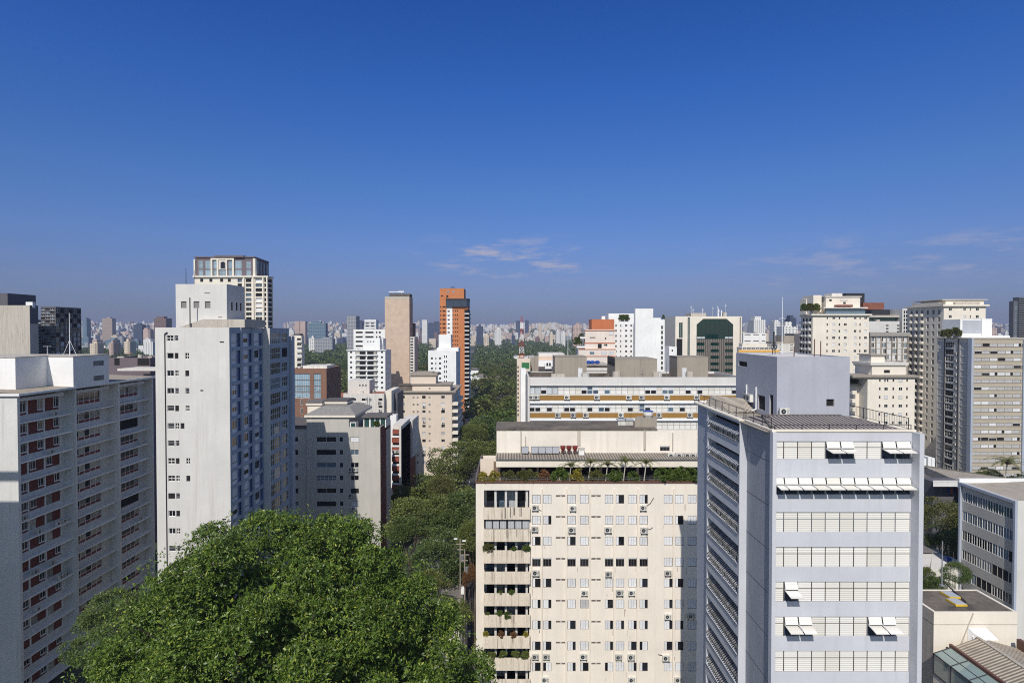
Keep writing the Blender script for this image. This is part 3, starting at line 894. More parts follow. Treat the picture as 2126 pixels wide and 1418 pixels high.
# ================================================================ grey building half in the white block's shadow
def grey_building():
    Y1 = 140; x0, x1 = X(586, Y1), X(789, Y1)
    t = thing('grey_apartment_building', 'grey rough rendered apartment building behind the white block, half of its front in slanted shadow', 'apartment building', (X(690, Y1), 145, -50))
    ztop, zterr, zl = Z(866, Y1), Z(887, Y1), Z(890, Y1)
    xm, xw = X(724, Y1), X(636, Y1)
    rows = prow(907, 26.7, 10.5, 9)
    st = lambda i, j: [['dark2', 'void', 'blue2', 'void', 'dark2', 'dark2', 'void'][(j * 3 + i * 2) % 7], 'plain'][i == 1]
    def mk(cols, xx, style): return fgrid(xx, Y1, cols, rows, style)
    body(t, rect(xw, xm, Y1, 156), -58, ztop, {0: mk([(656.5, 697), (704, 711.5)], xw, lambda i, j: 'grid' if False else (st(i, j) if i else ['dark2', 'void', 'blue2', 'gridblue'][j % 4]))}, ('grey_wall', 'concrete'), parapet=0, name='main_wall')
    o2 = {0: mk([(727, 744)], xm, lambda i, j: ['shut', 'blue2', 'dark2', 'dark2', 'void', 'shut'][j % 6])}
    o2[1] = [(c, c + 1.3, Z(907, Y1) - 3.0 * k - 1.3, Z(907, Y1) - 3.0 * k, 'dark2') for k in range(8) for c in (1.0, 7.0)]
    body(t, rect(xm, x1, Y1 + .03, 152), -58, zterr, o2, ('grey_wall', 'concrete', 'brick_red'), name='right_wall', edge_mi={1: 2}, win='window')
    part('side_pier', MB().box(x1 - .1, X(799, 145), 146.5, 151.8, -58, Z(893, 146)), 'grey_wall', t)
    body(t, rect(x0 - 4, xw, Y1 + .5, 154), -58, zl, {0: fgrid(x0 - 4, Y1 + .5, [(600, 618)], rows, lambda i, j: ['dark2', 'void', 'blue2'][j % 3])}, ('grey_wall', 'roof_tiles'), parapet=0, name='left_wall')
    part('left_roof', MB().box(x0 - 4.2, xw + .02, Y1 + .2, 154.3, zl, zl + .7), 'slate', t)
    r = MB()
    za, zb = ztop, Z(853, 143)
    xa_, xb_ = xw - .4, xm + 1.6
    r.box(xa_, xb_, Y1 - .45, 156.5, za, za + .5, 1)
    r.quad((xa_, Y1 - .45, za + .5), (xb_, Y1 - .45, za + .5), (xb_ - 2.5, Y1 + 4, zb + .9), (xa_ + 2.5, Y1 + 4, zb + .9), 0)
    r.quad((xb_, Y1 - .45, za + .5), (xb_, 156.5, za + .5), (xb_ - 2.5, 153, zb + .9), (xb_ - 2.5, Y1 + 4, zb + .9), 0)
    r.quad((xa_, 156.5, za + .5), (xa_, Y1 - .45, za + .5), (xa_ + 2.5, Y1 + 4, zb + .9), (xa_ + 2.5, 153, zb + .9), 0)
    r.quad((xa_ + 2.5, Y1 + 4, zb + .9), (xb_ - 2.5, Y1 + 4, zb + .9), (xb_ - 2.5, 153, zb + .9), (xa_ + 2.5, 153, zb + .9), 0)
    part('hip_roof', r, ['paving', 'cream_pale'], t)
    part('roof_hatch', MB().box(X(709, 142), X(717, 142), 141.5, 143, Z(866, 141.5), Z(862.5, 141.5) + .3), 'metal_dark', t)
    for a, b_, c, d, Yq in ((638, 667, 841, 860, 146), (672, 719, 838, 858, 147.5)):
        q = MB().box(X(a, Yq), X(b_, Yq), Yq, Yq + 6, Z(d, Yq) - 1, Z(c, Yq), 0); q.box(X(a, Yq) - .3, X(b_, Yq) + .3, Yq - .3, Yq + 6.3, Z(c, Yq), Z(c, Yq) + .5, 1)
        q.box(X(a, Yq) - .35, X(b_, Yq) + .35, Yq - .35, Yq + 6.35, Z(c, Yq) + .5, Z(c, Yq) + .8, 2)
        part('roof_house', q, ['cream_pale', 'cream_pale', 'slate'], t)
    # glazed terrace room on the right
    zt2 = zterr - .7
    g = MB()
    for a, b_ in ((756, 766), (769, 777), (779, 787.5), (790, 799)):
        g.quad((X(a, 144), 144, zt2), (X(b_, 144), 144, zt2), (X(b_, 144), 144, Z(868, 144)), (X(a, 144), 144, Z(868, 144)))
    rm = part('terrace_room', MB().box(X(754, 144.05), X(801, 144.05), 144.05, 149, zt2, Z(866, 144)), 'white_paint', t)
    part('glass_pane', g, 'glass_teal', rm)
    part('room_roof', MB().box(X(752, 144), X(805, 144), 143.4, 149.6, Z(866, 144), Z(866, 144) + .35), 'slate', rm)
    kiosk = MB().box(X(726, 141), X(739, 141), 140.6, 143, zt2, Z(876, 141)); part('kiosk', kiosk, 'white_paint', t)
    part('kiosk_window', MB().box(X(728, 140.5), X(737, 140.5), 140.53, 140.6, Z(886, 140.5), Z(878, 140.5)), 'glass_teal', t)
    for px, py, l in ((728, 978, 'left of two air conditioners side by side, high on the grey building'), (737, 978, 'right of two air conditioners side by side, high on the grey building'), (728, 1032, 'lone air conditioner lower on the grey building, under a dark window'), (733, 1059, 'lowest air conditioner on the grey building, just above the big tree')):
        ac((X(px, Y1), Y1, Z(py, Y1)), 0, l, 'air conditioners on the grey building', 1.4)
grey_building()

# ================================================================ cream building with stained balconies, in the middle
CREAM_Y = 85.0
def cream_building():
    Y1 = CREAM_Y; x0, x1 = X(988, Y1, 1100), X(1476, Y1, 1100); zt = Z(1000, Y1); depth = 103
    t = thing('cream_apartment_block', 'broad cream apartment block with stained balconies on its left and a planted roof terrace', 'apartment building', ((x0 + x1) / 2, 90, -57))
    tops = [1027 + 43.45 * k for k in range(10)]
    cols = [(1105, 1122.5), (1127.5, 1144.8), (1178, 1195.3), (1204.5, 1222), (1256, 1273), (1278.7, 1296), (1305, 1322), (1328, 1345), (1378.6, 1396.3), (1402, 1419), (1428, 1446)]
    S = {0: '11111413111', 1: '18111111141', 2: '41411411111', 3: '77777777111', 4: '44111114341', 5: '33124193311', 6: '33413333331', 7: '44313145441', 8: '45345134111', 9: '11111111111'}
    key = {'1': 'shut', '2': 'shutg', '3': 'third', '4': 'half', '5': 'halfl', '7': 'glasspair', '8': 'third', '9': 'shut'}
    ops = []
    for k, ty in enumerate(tops):
        for i, (a, b_) in enumerate(cols):
            ops.append((X(a, Y1, ty) - x0, X(b_, Y1, ty) - x0, Z(ty + 18.5, Y1), Z(ty, Y1), key[S[k][i]], .10))
        for a, b_ in ((1154, 1173.5), (1227.8, 1247)):
            ops.append((X(a, Y1, ty) - x0, X(b_, Y1, ty) - x0, Z(ty + 4.5, Y1), Z(ty + .5, Y1), 'vent', .10))
    bx0, bx1 = X(1005, Y1, 1200) - x0, X(1099, Y1, 1200) - x0
    par = [(1051, 1076), (1096, 1121.5), (1139.5, 1166), (1183.5, 1209), (1228, 1254), (1272.5, 1298), (1316, 1341.5), (1361, 1387), (1405, 1431)]
    head = [1017.5] + [p[1] for p in par[:-1]]
    for (pa, pb), hd in zip(par, head):
        ops.append((bx0, bx1, Z(pa, Y1) - 1.0, Z(hd, Y1), None, 2.2))
    b = MB()
    P, ang, oo = facade(b, (x0, Y1), (x1, Y1), -57, zt, ops)
    for o in oo:
        if o[5] == 2.2:      # back wall of each balcony
            b.quad(P(o[0], o[2], 2.2), P(o[1], o[2], 2.2), P(o[1], o[3], 2.2), P(o[0], o[3], 2.2))
    b.quad((x1, Y1, -57), (x1, depth, -57), (x1, depth, zt), (x1, Y1, zt)); b.quad((x1, depth, -57), (x0, depth, -57), (x0, depth, zt), (x1, depth, zt)); b.quad((x0, depth, -57), (x0, Y1, -57), (x0, Y1, zt), (x0, depth, zt))
    zf = zt - 1.0
    b.poly([(x0 + .2, Y1 + .2, zf), (x1, Y1 + .2, zf), (x1, depth, zf), (x0 + .2, depth, zf)], 1)
    b.quad((x0, Y1, zt), (x1, Y1, zt), (x1, Y1 + .2, zt), (x0, Y1 + .2, zt)); b.quad((x0 + .2, Y1 + .2, zt), (x1, Y1 + .2, zt), (x1, Y1 + .2, zf), (x0 + .2, Y1 + .2, zf))
    part('wall', b, ['cream_wall', 'earth'], t)
    for o in oo:
        if o[4]: put_window(t, o[4], o[1] - o[0], o[3] - o[2], P(o[0], o[2], .099), ang, 'vent' if o[4] == 'vent' else 'window')
    for px in (1125.4, 1176.2, 1225.4, 1276, 1324.8, 1399.6):
        part('pilaster', MB().box(X(px - 1.3, Y1), X(px + 1.3, Y1), Y1 - .22, Y1 + .1, -57, Z(1014, Y1)), 'cream_wall', t)
    rnd = random.Random(9)
    for k, ((pa, pb), hd) in enumerate(zip(par, head)):
        za, zb, zh = Z(pa, Y1), Z(pb, Y1), Z(hd, Y1)
        pr = part('balcony_parapet', MB().box(x0 + bx0 - .05, x0 + bx1 + .1, Y1 - .55, Y1 - .43, zb, za).box(x0 + bx0 - .05, x0 + bx0 + .08, Y1 - .42, Y1 + .02, zb, za).box(x0 + bx1 - .04, x0 + bx1 + .1, Y1 - .42, Y1 + .02, zb, za), 'cream_parapet', t)
        part('balcony_floor', MB().box(x0 + bx0 + .09, x0 + bx1 - .05, Y1 - .42, Y1 + 2.1, za - 1.1, za - 1.0), 'concrete', t)
        st = MB()
        if k in (0, 1):
            for q in range(5 if k == 0 else 3):
                xx = x0 + bx0 + .5 + rnd.random() * 5.3
                w = .08 + .18 * rnd.random()
                st.box(xx, xx + w, Y1 - .556, Y1 - .54, zb + (za - zb) * rnd.random() * .5, za - .02)
            part('rain_stain', st, 'black_stain' if k == 0 else 'concrete', pr)
        for q in range(4):
            u = x0 + bx0 + .35 + q * 1.5
            zb2 = za - 1.0
            if k == 1: continue
            w = 1.05
            pn = MB().box(u, u + w, Y1 + 2.0, Y1 + 2.16, zb2, zh - .2)
            part('balcony_door', pn, ['glass_dark', 'glass_blue', 'curtain_cloth', 'glass_dark', 'beige_curtain_reflection'][(k * 2 + q) % 5], t)
            c = MB().box(u + w + .08, u + w + .38, Y1 + .35, Y1 + .65, zb2, zh); part('balcony_pillar', c, 'white_wall', t)
        if k == 1:
            g = MB()
            for q in range(6):
                u = x0 + bx0 + .25 + q * 1.03 + (.12 if q > 2 else 0)
                g.box(u, u + .86, Y1 - .2, Y1 - .15, za + .02, zh - .25)
            part('balcony_glazing', g, 'curtain_cloth', t)
            part('glazing_frame', MB().box(x0 + bx0 + .05, x0 + bx1 - .05, Y1 - .14, Y1 - .06, za, zh - .02), 'metal_dark', t)
    part('parapet_rail', MB().box(x0 - .12, x1, Y1 - .14, Y1 + .1, zt - .16, zt + .1).box(x0 - .12, x0 + .1, Y1 + .1, depth, zt - .16, zt + .1), 'rail_brown', t)
    rl = MB()
    for z in (.35, .6): rl.tube((x0, Y1 + .05, zt + z), (x1, Y1 + .05, zt + z), .02, n=4)
    for i in range(24): xx = x0 + (x1 - x0) * i / 23; rl.tube((xx, Y1 + .05, zt), (xx, Y1 + .05, zt + .62), .02, n=4)
    part('terrace_rail', rl, 'metal_grey', t)
    part('side_parapet', MB().box(x0 - .02, x0 + .16, Y1 + .15, depth - 4, zt, zt + .9), 'frame_brown', t)
    part('side_wall_inner', MB().box(x0 + .4, x0 + 2.4, Y1 + 4.6, Y1 + 5, zf, zt + 2.2), 'peach_wall', t)
    # penthouse
    Yf = 88.6; xf0 = X(1030, Yf)
    p = MB(); zfa, zfb = Z(953, Yf), Z(969.5, Yf)
    p.box(xf0, x1, Yf, depth - 1, zfb, zfa)
    part('fascia', p, 'cream_pale', t)
    part('terrace_front', MB().box(xf0 + .2, x1, Yf + 1.6, depth - 1.2, zf, zfb + .02), 'peach_wall', t)
    d = MB()
    rn = random.Random(2)
    xx = xf0 + .6
    while xx < x1 - 2:
        w = rn.uniform(1.6, 3.2)
        d.box(xx, min(xx + w, x1 - .1), Yf + 1.5, Yf + 1.58, zf, zfb - .05); xx += w + rn.uniform(.25, .7)
    part('terrace_glazing', d, 'interior', t)
    rf = MB()
    Yu = 91.4; zu = Z(943.5, Yu)
    rf.quad((xf0 - .1, Yf - .35, zfa + .03), (x1, Yf - .35, zfa + .03), (x1, Yu, zu + .25), (xf0 - .1, Yu, zu + .25))
    part('corrugated_roof', rf, 'corrugated', t)
    zut = Z(893, Yu)
    up = MB(); uo = [(X(1371, Yu) - xf0, X(1391, Yu) - xf0, Z(936, Yu), Z(925, Yu), 'glasspair', .1)]
    P2, a2, o2 = facade(up, (xf0, Yu), (x1, Yu), zu - 1, zut, uo)
    up.quad((xf0, depth - 2, zu - 1), (xf0, Yu, zu - 1), (xf0, Yu, zut), (xf0, depth - 2, zut))
    part('upper_wall', up, 'cream_wall', t)
    for o in o2: put_window(t, o[4], o[1] - o[0], o[3] - o[2], P2(o[0], o[2], .099), a2)
    rs = MB(); ze = Z(879, 98)
    x_l, x_r = X(1031, Yu) - .15, X(1365, Yu)
    rs.box(x_l, x_r, Yu - .12, depth - 4.5, zut, zut + .22)
    part('roof_slab', rs, 'concrete_dark', t)
    part('roof_tank_mound', MB().prism([(X(1318, 93), 93), (X(1364, 93), 93), (X(1364, 96), 96), (X(1322, 96), 96)], zut + .2, zut + 1.5), 'concrete', t)
    pipes = MB()
    for px, a, b_ in ((1081.5, 894, 945), (1091, 905, 930), (1200, 894, 925), (1204, 894, 925), (1338.5, 893, 933), (1397, 898, 935)):
        pipes.tube((X(px, Yu), Yu - .1, Z(b_, Yu)), (X(px, Yu), Yu - .1, Z(a, Yu)), .08 if px != 1338.5 else .16, n=6)
    part('downpipe', pipes, 'old_concrete', t)
    # things on its roof
    for i, (px, nm) in enumerate(((1090, 'separate'), (1110, 'leftmost of the joined row'), (1125, 'second of the joined row'), (1140, 'third of the joined row'), (1154, 'rightmost of the joined row'))):
        q = MB(); xx = X(px, 90.6); w = .98; z0_ = Z(944, 90.6) + .2
        q.box(xx - w / 2, xx + w / 2, 90.3, 90.42, z0_ + .1, z0_ + 1.05, 0); q.box(xx - w / 2 - .04, xx + w / 2 + .04, 90.33, 90.46, z0_ + .05, z0_ + 1.1, 1)
        single('solar_panel', q, ['silver_panel', 'metal_dark'], f'grey upright solar panel on the corrugated terrace roof, {nm}', 'solar panel', 'grey panels on the corrugated terrace roof')
    for px, nm in ((1169, 'left'), (1181.5, 'middle'), (1194, 'right')):
        q = MB(); xx = X(px, 90.2); z0_ = Z(941, 90.2); z1_ = Z(925.5, 90.2); n = 10
        q.tube((xx, 90.2, z0_), (xx, 90.2, z0_ + .35), .06, .12, n); q.tube((xx, 90.2, z0_ + .35), (xx, 90.2, z0_ + .8), .14, .40, n); q.tube((xx, 90.2, z0_ + .8), (xx, 90.2, z1_), .40, .42, n)
        single('funnel_vent', q, 'dull_red', f'{nm} one of three dark red funnel shaped vents on the terrace roof', 'roof vent', 'red funnel vents on the terrace roof')
    q = MB(); q.box(X(1202, 90.3), X(1213, 90.3), 90, 90.8, Z(944, 90.3), Z(932, 90.3), 0); q.box(X(1202, 90.3) - .1, X(1213, 90.3) + .1, 89.9, 90.9, Z(932, 90.3), Z(932, 90.3) + .12, 1)
    single('water_heater', q, ['white_paint', 'old_concrete'], 'small white equipment cabinet beside the red roof vents', 'cabinet')
    for px, nm in ((1394, 'leftmost of the row of four'), (1411, 'second of the row of four'), (1428, 'third of the row of four'), (1440, 'last of the row of four')):
        ac((X(px, 90), 90, Z(951, 90)), 0, f'air conditioner on the cream penthouse roof, {nm}', 'air conditioners on the cream penthouse roof', 1.25, False)
    for (px, py), nm in (((1290, 888), 'left of two'), ((1306, 888), 'right of two')):
        q = MB(); xx = X(px, 95); z_ = zut + .25
        q.box(xx - .6, xx + .6, 94.5, 95.6, z_, z_ + .75, 0); q.box(xx - .68, xx + .68, 94.4, 95.7, z_ + .75, z_ + .95, 1)
        single('roof_box', q, ['dirty_white', 'silver_panel'], f'white lidded equipment box, {nm} on the flat dark penthouse roof', 'equipment box', 'white boxes on the penthouse roof')
    q = MB(); xx = X(1346, 94.5); z_ = zut + 1.5
    q.tube((xx, 94.5, z_), (xx, 94.5, z_ + .45), .55, .75, 16, 0); q.tube((xx, 94.5, z_ + .45), (xx, 94.5, z_ + 1.0), .75, .8, 16, 1); q.tube((xx, 94.5, z_ + 1.0), (xx, 94.5, z_ + 1.12), .84, .6, 16, 2)
    single('water_tank', q, ['dirty_white', 'white_paint', 'blue_plastic'], 'round white water tank with a blue lid on the cream penthouse roof', 'water tank')
    ds = MB(); rs_ = random.Random(31)
    for k in range(46):
        px, ty = rs_.choice(cols)[rs_.randrange(2)] + rs_.uniform(-4, 4), rs_.choice(tops) + rs_.choice((20, 20, 32))
        w, h = rs_.uniform(.03, .10), rs_.uniform(.35, 1.1)
        x, z = X(px, Y1, ty), Z(ty, Y1)
        ds.quad((x, Y1 - .004, z - h), (x + w, Y1 - .004, z - h * .9), (x + w, Y1 - .004, z), (x, Y1 - .004, z))
    part('drip_stain', ds, 'drip_brown', t)
    cb = MB()
    for pts in ([(1338, 1052), (1343, 1049), (1350, 1044), (1354, 1037), (1357, 1033)], [(1343, 1097), (1349, 1098), (1355, 1094)], [(1113, 1053), (1119, 1057), (1124, 1060)], [(1375, 1359), (1368, 1358), (1366, 1356)]):
        for (a, b_), (c, d) in zip(pts[:-1], pts[1:]): cb.tube((X(a, Y1, b_), Y1 - .1, Z(b_, Y1)), (X(c, Y1, d), Y1 - .1, Z(d, Y1)), .035, n=5)
    part('loose_pipe', cb, 'metal_dark', t)
    # air conditioners hung on the front
    acs = [(0, 1111, 1053), (0, 1189, 1054), (0, 1335, 1053), (1, 1110, 1097), (1, 1187, 1099), (1, 1262, 1099), (1, 1337, 1100), (3, 1112, 1188), (3, 1263, 1190), (3, 1386, 1188), (4, 1213, 1229), (4, 1286, 1229), (4, 1311, 1229), (5, 1386, 1278), (6, 1434, 1277), (7, 1111, 1361), (7, 1134, 1361), (7, 1211, 1361), (7, 1284, 1362), (7, 1310, 1362), (7, 1382, 1364), (8, 1131, 1409), (8, 1134.5, 1409), (8, 1311, 1409), (8, 1407, 1409)]
    acs = [a for a in acs if a[1] != 1134.5]
    byrow = {}
    for r_, px, py in acs: byrow.setdefault(r_, []).append(px)
    for r_, px, py in acs:
        i = sorted(byrow[r_]).index(px); n = len(byrow[r_])
        pos = 'the only one' if n == 1 else f'{ORD[i]} of {n} from the left'
        ac((X(px, Y1, py), Y1, Z(py + 5, Y1)), 0, f'air conditioner under the {ORD[r_]} cream block window row down, {pos}', 'air conditioners on the cream block front', 1.12 + .12 * ((px * 7) % 3 > 1))
cream_building()

# ================================================================ blue grey office tower at right, the nearest building
TY = 47.5
def right_tower():
    Y1 = TY; x0 = X(1609, Y1, 1000); x1 = X(1892, Y1, 1000); xe = X(1908.5, 46.6, 1000); zt = Z(897, Y1)
    t = thing('office_tower', 'blue grey office tower with bands of white blinds, some sashes propped wide open', 'office building', ((x0 + x1) / 2, 55, -57))
    bounds = [1609.5, 1628, 1657, 1686, 1714.5, 1744.5, 1773.5, 1801.5, 1831, 1860, 1891]
    rows = [(916, 953), (991, 1027), (1063, 1104.5), (1135, 1177), (1207, 1248.5), (1279.5, 1320.5), (1350.5, 1394)]
    rows = [(a, b_) for a, b_ in rows]
    openset = {(0, 4), (0, 5), (0, 8), (0, 9), (4, 1), (5, 1), (5, 2), (5, 7), (5, 8)} | {(1, i) for i in range(10)}
    ops = []
    for j, (a, b_) in enumerate(rows):
        ops.append((X(bounds[0], Y1, a) - x0, X(bounds[-1], Y1, a) - x0, Z(b_, Y1), Z(a, Y1), None, .14))
    b = MB()
    P, ang, oo = facade(b, (x0, Y1), (x1, Y1), -57, zt, ops)
    for o in oo: b.quad(P(o[0], o[2], .139), P(o[1], o[2], .139), P(o[1], o[3], .139), P(o[0], o[3], .139), 1)
    xB = x0 - .66
    Yn, Yf, Yend = 53.2, 62.2, 66.3
    zr = zt
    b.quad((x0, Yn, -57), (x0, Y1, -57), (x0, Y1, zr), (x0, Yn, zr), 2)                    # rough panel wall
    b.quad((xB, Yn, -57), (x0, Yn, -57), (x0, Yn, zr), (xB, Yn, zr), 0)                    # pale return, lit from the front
    fo = []
    fl = (rows[6][0] - rows[2][0]) / 4 * Y1 / F
    zh = [Z(880, Yn) - fl * k for k in range(15)]
    L = Yf - Yn
    for k, z in enumerate(zh): fo.append((.3, L - .12, z - 1.75, z, None, .9))
    P3, a3, o3 = facade(b, (xB, Yf), (xB, Yn), -57, zr, fo, 0, .9)
    for o in o3: b.quad(P3(o[0], o[2], .89), P3(o[1], o[2], .89), P3(o[1], o[3], .89), P3(o[0], o[3], .89), 1)
    xC = xB + .32
    b.quad((xC, Yf, -57), (xB, Yf, -57), (xB, Yf, zr), (xC, Yf, zr), 0)
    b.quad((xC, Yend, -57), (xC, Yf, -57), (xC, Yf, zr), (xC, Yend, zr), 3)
    b.quad((x1, Y1, -57), (x1, Yend, -57), (x1, Yend, zr), (x1, Y1, zr), 0)
    b.quad((x1, Yend, -57), (xC, Yend, -57), (xC, Yend, zr), (x1, Yend, zr), 0)
    b.poly([(xB, Y1 + .2, zr - .02), (x1, Y1 + .2, zr - .02), (x1, Yend, zr - .02), (xB, Yend, zr - .02)], 4)
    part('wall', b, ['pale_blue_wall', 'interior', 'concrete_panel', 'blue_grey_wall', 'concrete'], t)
    part('panel_joint', (lambda m: [m.box(x0 - .012, x0 + .02, Y1 + .02, Yn - .02, z - .03, z) for z in [zt - 2.6 - 3.6 * k for k in range(10)]] and m)(MB()), 'metal_dark', t)
    # end fins of the front
    part('corner_fin', MB().box(x0 - .30, x0 + .004, Y1 - .25, Y1 + .3, -57, zt + .02), 'pale_blue_wall', t)
    part('corner_fin', MB().box(x1 - .004, x1 + .36, 46.55, Y1 + 1, -57, zt + .02), 'pale_blue_wall', t)
    part('roof_coping', MB().box(x0 - .30, x1 + .3, Y1 - .08, Y1 + .35, zt + .03, zt + .2).box(xB - .12, x0 + .1, Yn - .05, Yend, zt + .03, zt + .17).box(x0 - .3, x0 + .1, Y1 + .35, Yn - .05, zt + .03, zt + .17), 'cream_pale', t)
    # windows: one part per bay and storey
    for j, (a, b_) in enumerate(rows):
        for i in range(10):
            xa_, xb_ = X(bounds[i], Y1, a) + .015, X(bounds[i + 1], Y1, a) - .015
            h = Z(a, Y1) - Z(b_, Y1); w = xb_ - xa_
            p = (xa_, Y1 + .10, Z(b_, Y1))
            if (j, i) not in openset:
                o = put_window(t, 'blindb' if (j == 2 or (j, i) == (3, 8)) else 'blind', w, h, p, 0)
                continue
            m = MB()
            wpane(m, 0, w, 0, h, .03, 'glass_navy'); wframe(m, w, h, .035, 'metal_grey')
            o = MB(); o.add(m, lambda q: (q[0] + p[0], q[1] + p[1], q[2] + p[2]))
            win = part('open_window', o, WM, t)
            big = h * .56
            def leaf(hz, ln, tilt, nm):
                lf = MB()
                dy, dz = -sin(tilt) * ln, -cos(tilt) * ln
                q = [(xa_ + .04, Y1 + .05, hz), (xb_ - .04, Y1 + .05, hz), (xb_ - .04, Y1 + .05 + dy, hz + dz), (xa_ + .04, Y1 + .05 + dy, hz + dz)]
                nrm = (0, -cos(tilt) * .04, sin(tilt) * .04)
                q2 = [(x, y + nrm[1], z + nrm[2]) for x, y, z in q]
                lf.poly([q2[0], q2[3], q2[2], q2[1]][::-1]); lf.poly(q[::1])
                for u in range(4): v = (u + 1) % 4; lf.quad(q[u], q[v], q2[v], q2[u])
                part(nm, lf, 'blind_cloth', win)
            zt_ = p[2] + h
            leaf(zt_ - .04, h * .36, .32, 'upper_sash'); leaf(zt_ - h * .46, h * .72, 1.44, 'lower_sash')
            st = MB()
            for xx in (xa_ + .03, xb_ - .03): st.tube((xx, Y1, zt_ - h * .36), (xx, Y1 - h * .55, zt_ - h * .5), .015, n=4)
            part('stay', st, 'white_metal', win)
    # lightly opened pair on the lowest row
    # sun shades of the side storeys
    rib = random.Random(3)
    for k, z in enumerate(zh):
        sh = MB(); n = 26; up = k in (0, 1)
        for q in range(n):
            ya, yb = Yn + .2 + (L - .4) * q / n, Yn + .2 + (L - .4) * (q + .62) / n
            o_ = rib.uniform(-.03, .03)
            lo = -.16 if up else -.04
            sh.quad((xB + lo + o_, ya, z - 1.0), (xB + lo + o_, yb, z - 1.0), (xB + .6, yb, z - .5), (xB + .6, ya, z - .5))
            sh.quad((xB + lo + o_, yb, z - 1.0), (xB + lo + o_, ya, z - 1.0), (xB + lo + .03, ya, z - 1.18), (xB + lo + .03, yb, z - 1.18))
        part('sun_shade', sh, 'silver_panel' if up else 'slat_grey', t)
        bl = MB()
        for q in range(14):
            ya = Yn + .2 + (L - .4) * q / 14
            bl.box(xB + .25, xB + .3, ya, ya + (.42 if rib.random() < .8 else .2), z - 1.75, z - 1.15)
        part('lower_glazing', bl, 'blind_aged', t)
        part('sill_rail', MB().tube((xB - .05, Yn + .2, z - 1.72), (xB - .05, Yf - .2, z - 1.72), .035, n=5), 'metal_dark', t)
    # tiled roof strip, roof house, railings
    rt = MB(); ya, yb = 48.1, 52.4; za, zb = zt + .12, zt + .62
    xl, xr2 = x0 + .0, x1 - .35
    rt.quad((xl, ya, za), (xr2, ya, za), (xr2 - 2.6, yb, zb), (xl + 1.0, yb, zb))
    rt.quad((xl, yb + 2.4, za), (xl, ya, za), (xl + 1.0, yb, zb), (xl + 1.0, yb + .1, zb))
    rt.quad((xr2, ya, za), (xr2, yb + 3, za), (xr2 - 2.6, yb + .1, zb), (xr2 - 2.6, yb, zb))
    rt.quad((xl + 1.0, yb, zb), (xr2 - 2.6, yb, zb), (xr2, yb + 3, za), (xl, yb + 2.4, za))
    part('tiled_roof', rt, 'roof_tiles', t)
    part('roof_ridge', MB().tube((xl, ya, za + .03), (xl + 1.0, yb, zb + .03), .11, n=6).tube((xl + 1.0, yb, zb + .03), (xr2 - 2.6, yb, zb + .03), .09, n=6), 'slate', t)
    r2 = MB(); r2.quad((xC + 2.2, 58.5, zt + .1), (x0 + 2.9, 58.5, zt + .1), (x0 + 2.9, 61.5, zt + 1.1), (xC + 1.2, 65.5, zt + 1.0)); r2.quad((xC + .9, 58.8, zt + .05), (xC + 2.2, 58.5, zt + .1), (xC + 1.2, 65.5, zt + 1.0), (xC + .6, 65.6, zt + .05))
    part('back_roof_slope', r2, 'corrugated_pale', t)
    Yb = 54.6; bx0, bx1 = X(1613, Yb, 800), X(1764, Yb, 800); zbt = Z(741, Yb)
    bo = {0: fgrid(bx0, Yb, [(1716, 1732.5)], [(828.5, 843.5)], 'void'),
          3: [(7.0, 9.3, Z(763, 61.0), Z(752, 61.0), 'void'), (2.55, 4.2, Z(851, 58), Z(821, 58), 'void'), (.75, 1.55, Z(866, 55.5), Z(820, 55.5), 'void')]}
    Lb = 64.6 - Yb
    bo[3] = [(Lb - o[1], Lb - o[0]) + o[2:] for o in bo[3]]
    h = body(t, rect(bx0, bx1, Yb, 64.6), zt, zbt, bo, ('roof_box_wall', 'white_old'), parapet=.12, name='roof_house', win='roof_house_window')
    rp = MB()
    for yy, z0_, z1_ in ((59.0, zt + .3, Z(803, 59)), (61.4, zt + .5, Z(798, 61.4))): rp.tube((bx0 - .1, yy, z0_), (bx0 - .1, yy, z1_), .08, n=6)
    rp.tube((bx0 - .1, 59.0, zt + .3), (bx0 - .6, 58.9, zt + .2), .08, n=6)
    part('vent_pipe', rp, 'white_metal', t)
    rl = MB()
    def rail(a, b_, z, n, hh=.95, bars=0, m=0):
        for i in range(n + 1):
            f_ = i / n; p = (a[0] + (b_[0] - a[0]) * f_, a[1] + (b_[1] - a[1]) * f_)
            rl.tube((*p, z), (*p, z + hh), .035, n=5)
        rl.tube((*a, z + hh), (*b_, z + hh), .03, n=5); rl.tube((*a, z + hh * .12), (*b_, z + hh * .12), .02, n=4)
        for i in range(bars):
            f_ = i / bars; p = (a[0] + (b_[0] - a[0]) * f_, a[1] + (b_[1] - a[1]) * f_)
            rl.tube((*p, z + hh * .1), (*p, z + hh), .012, n=3, caps=False)
    zq = zt + .15
    rail((x0 - .12, Y1 + .5), (x0 - .12, Yn), zq, 3, .9); rail((x0 - .3, Yn), (xC, Yend - .3), zq, 7, .9)
    rail((x0, Y1 + .12), (x1, Y1 + .12), zq, 5, .42); rail((x1 - .15, Y1 + .2), (x1 - .15, 63), zq, 5, .95, 70)
    part('railing', rl, 'metal_dark', t)
    mesh = MB()
    mesh.quad((x0 - .12, Yn, zq + .1), (x0 - .12, Y1 + .5, zq + .1), (x0 - .12, Y1 + .5, zq + .85), (x0 - .12, Yn, zq + .85))
    ra = MB()
    for k, (px, a, b_) in enumerate(((1648, 742, 720), (1690, 742, 704), (1703, 742, 708))):
        ra.tube((X(px, 57), 57, zbt - .1), (X(px, 57), 57, Z(b_, 57)), .05, n=5)
    part('roof_rod', ra, 'rail_brown', t)
    mst = MB(); x_ = X(1606, 60); zz = zbt
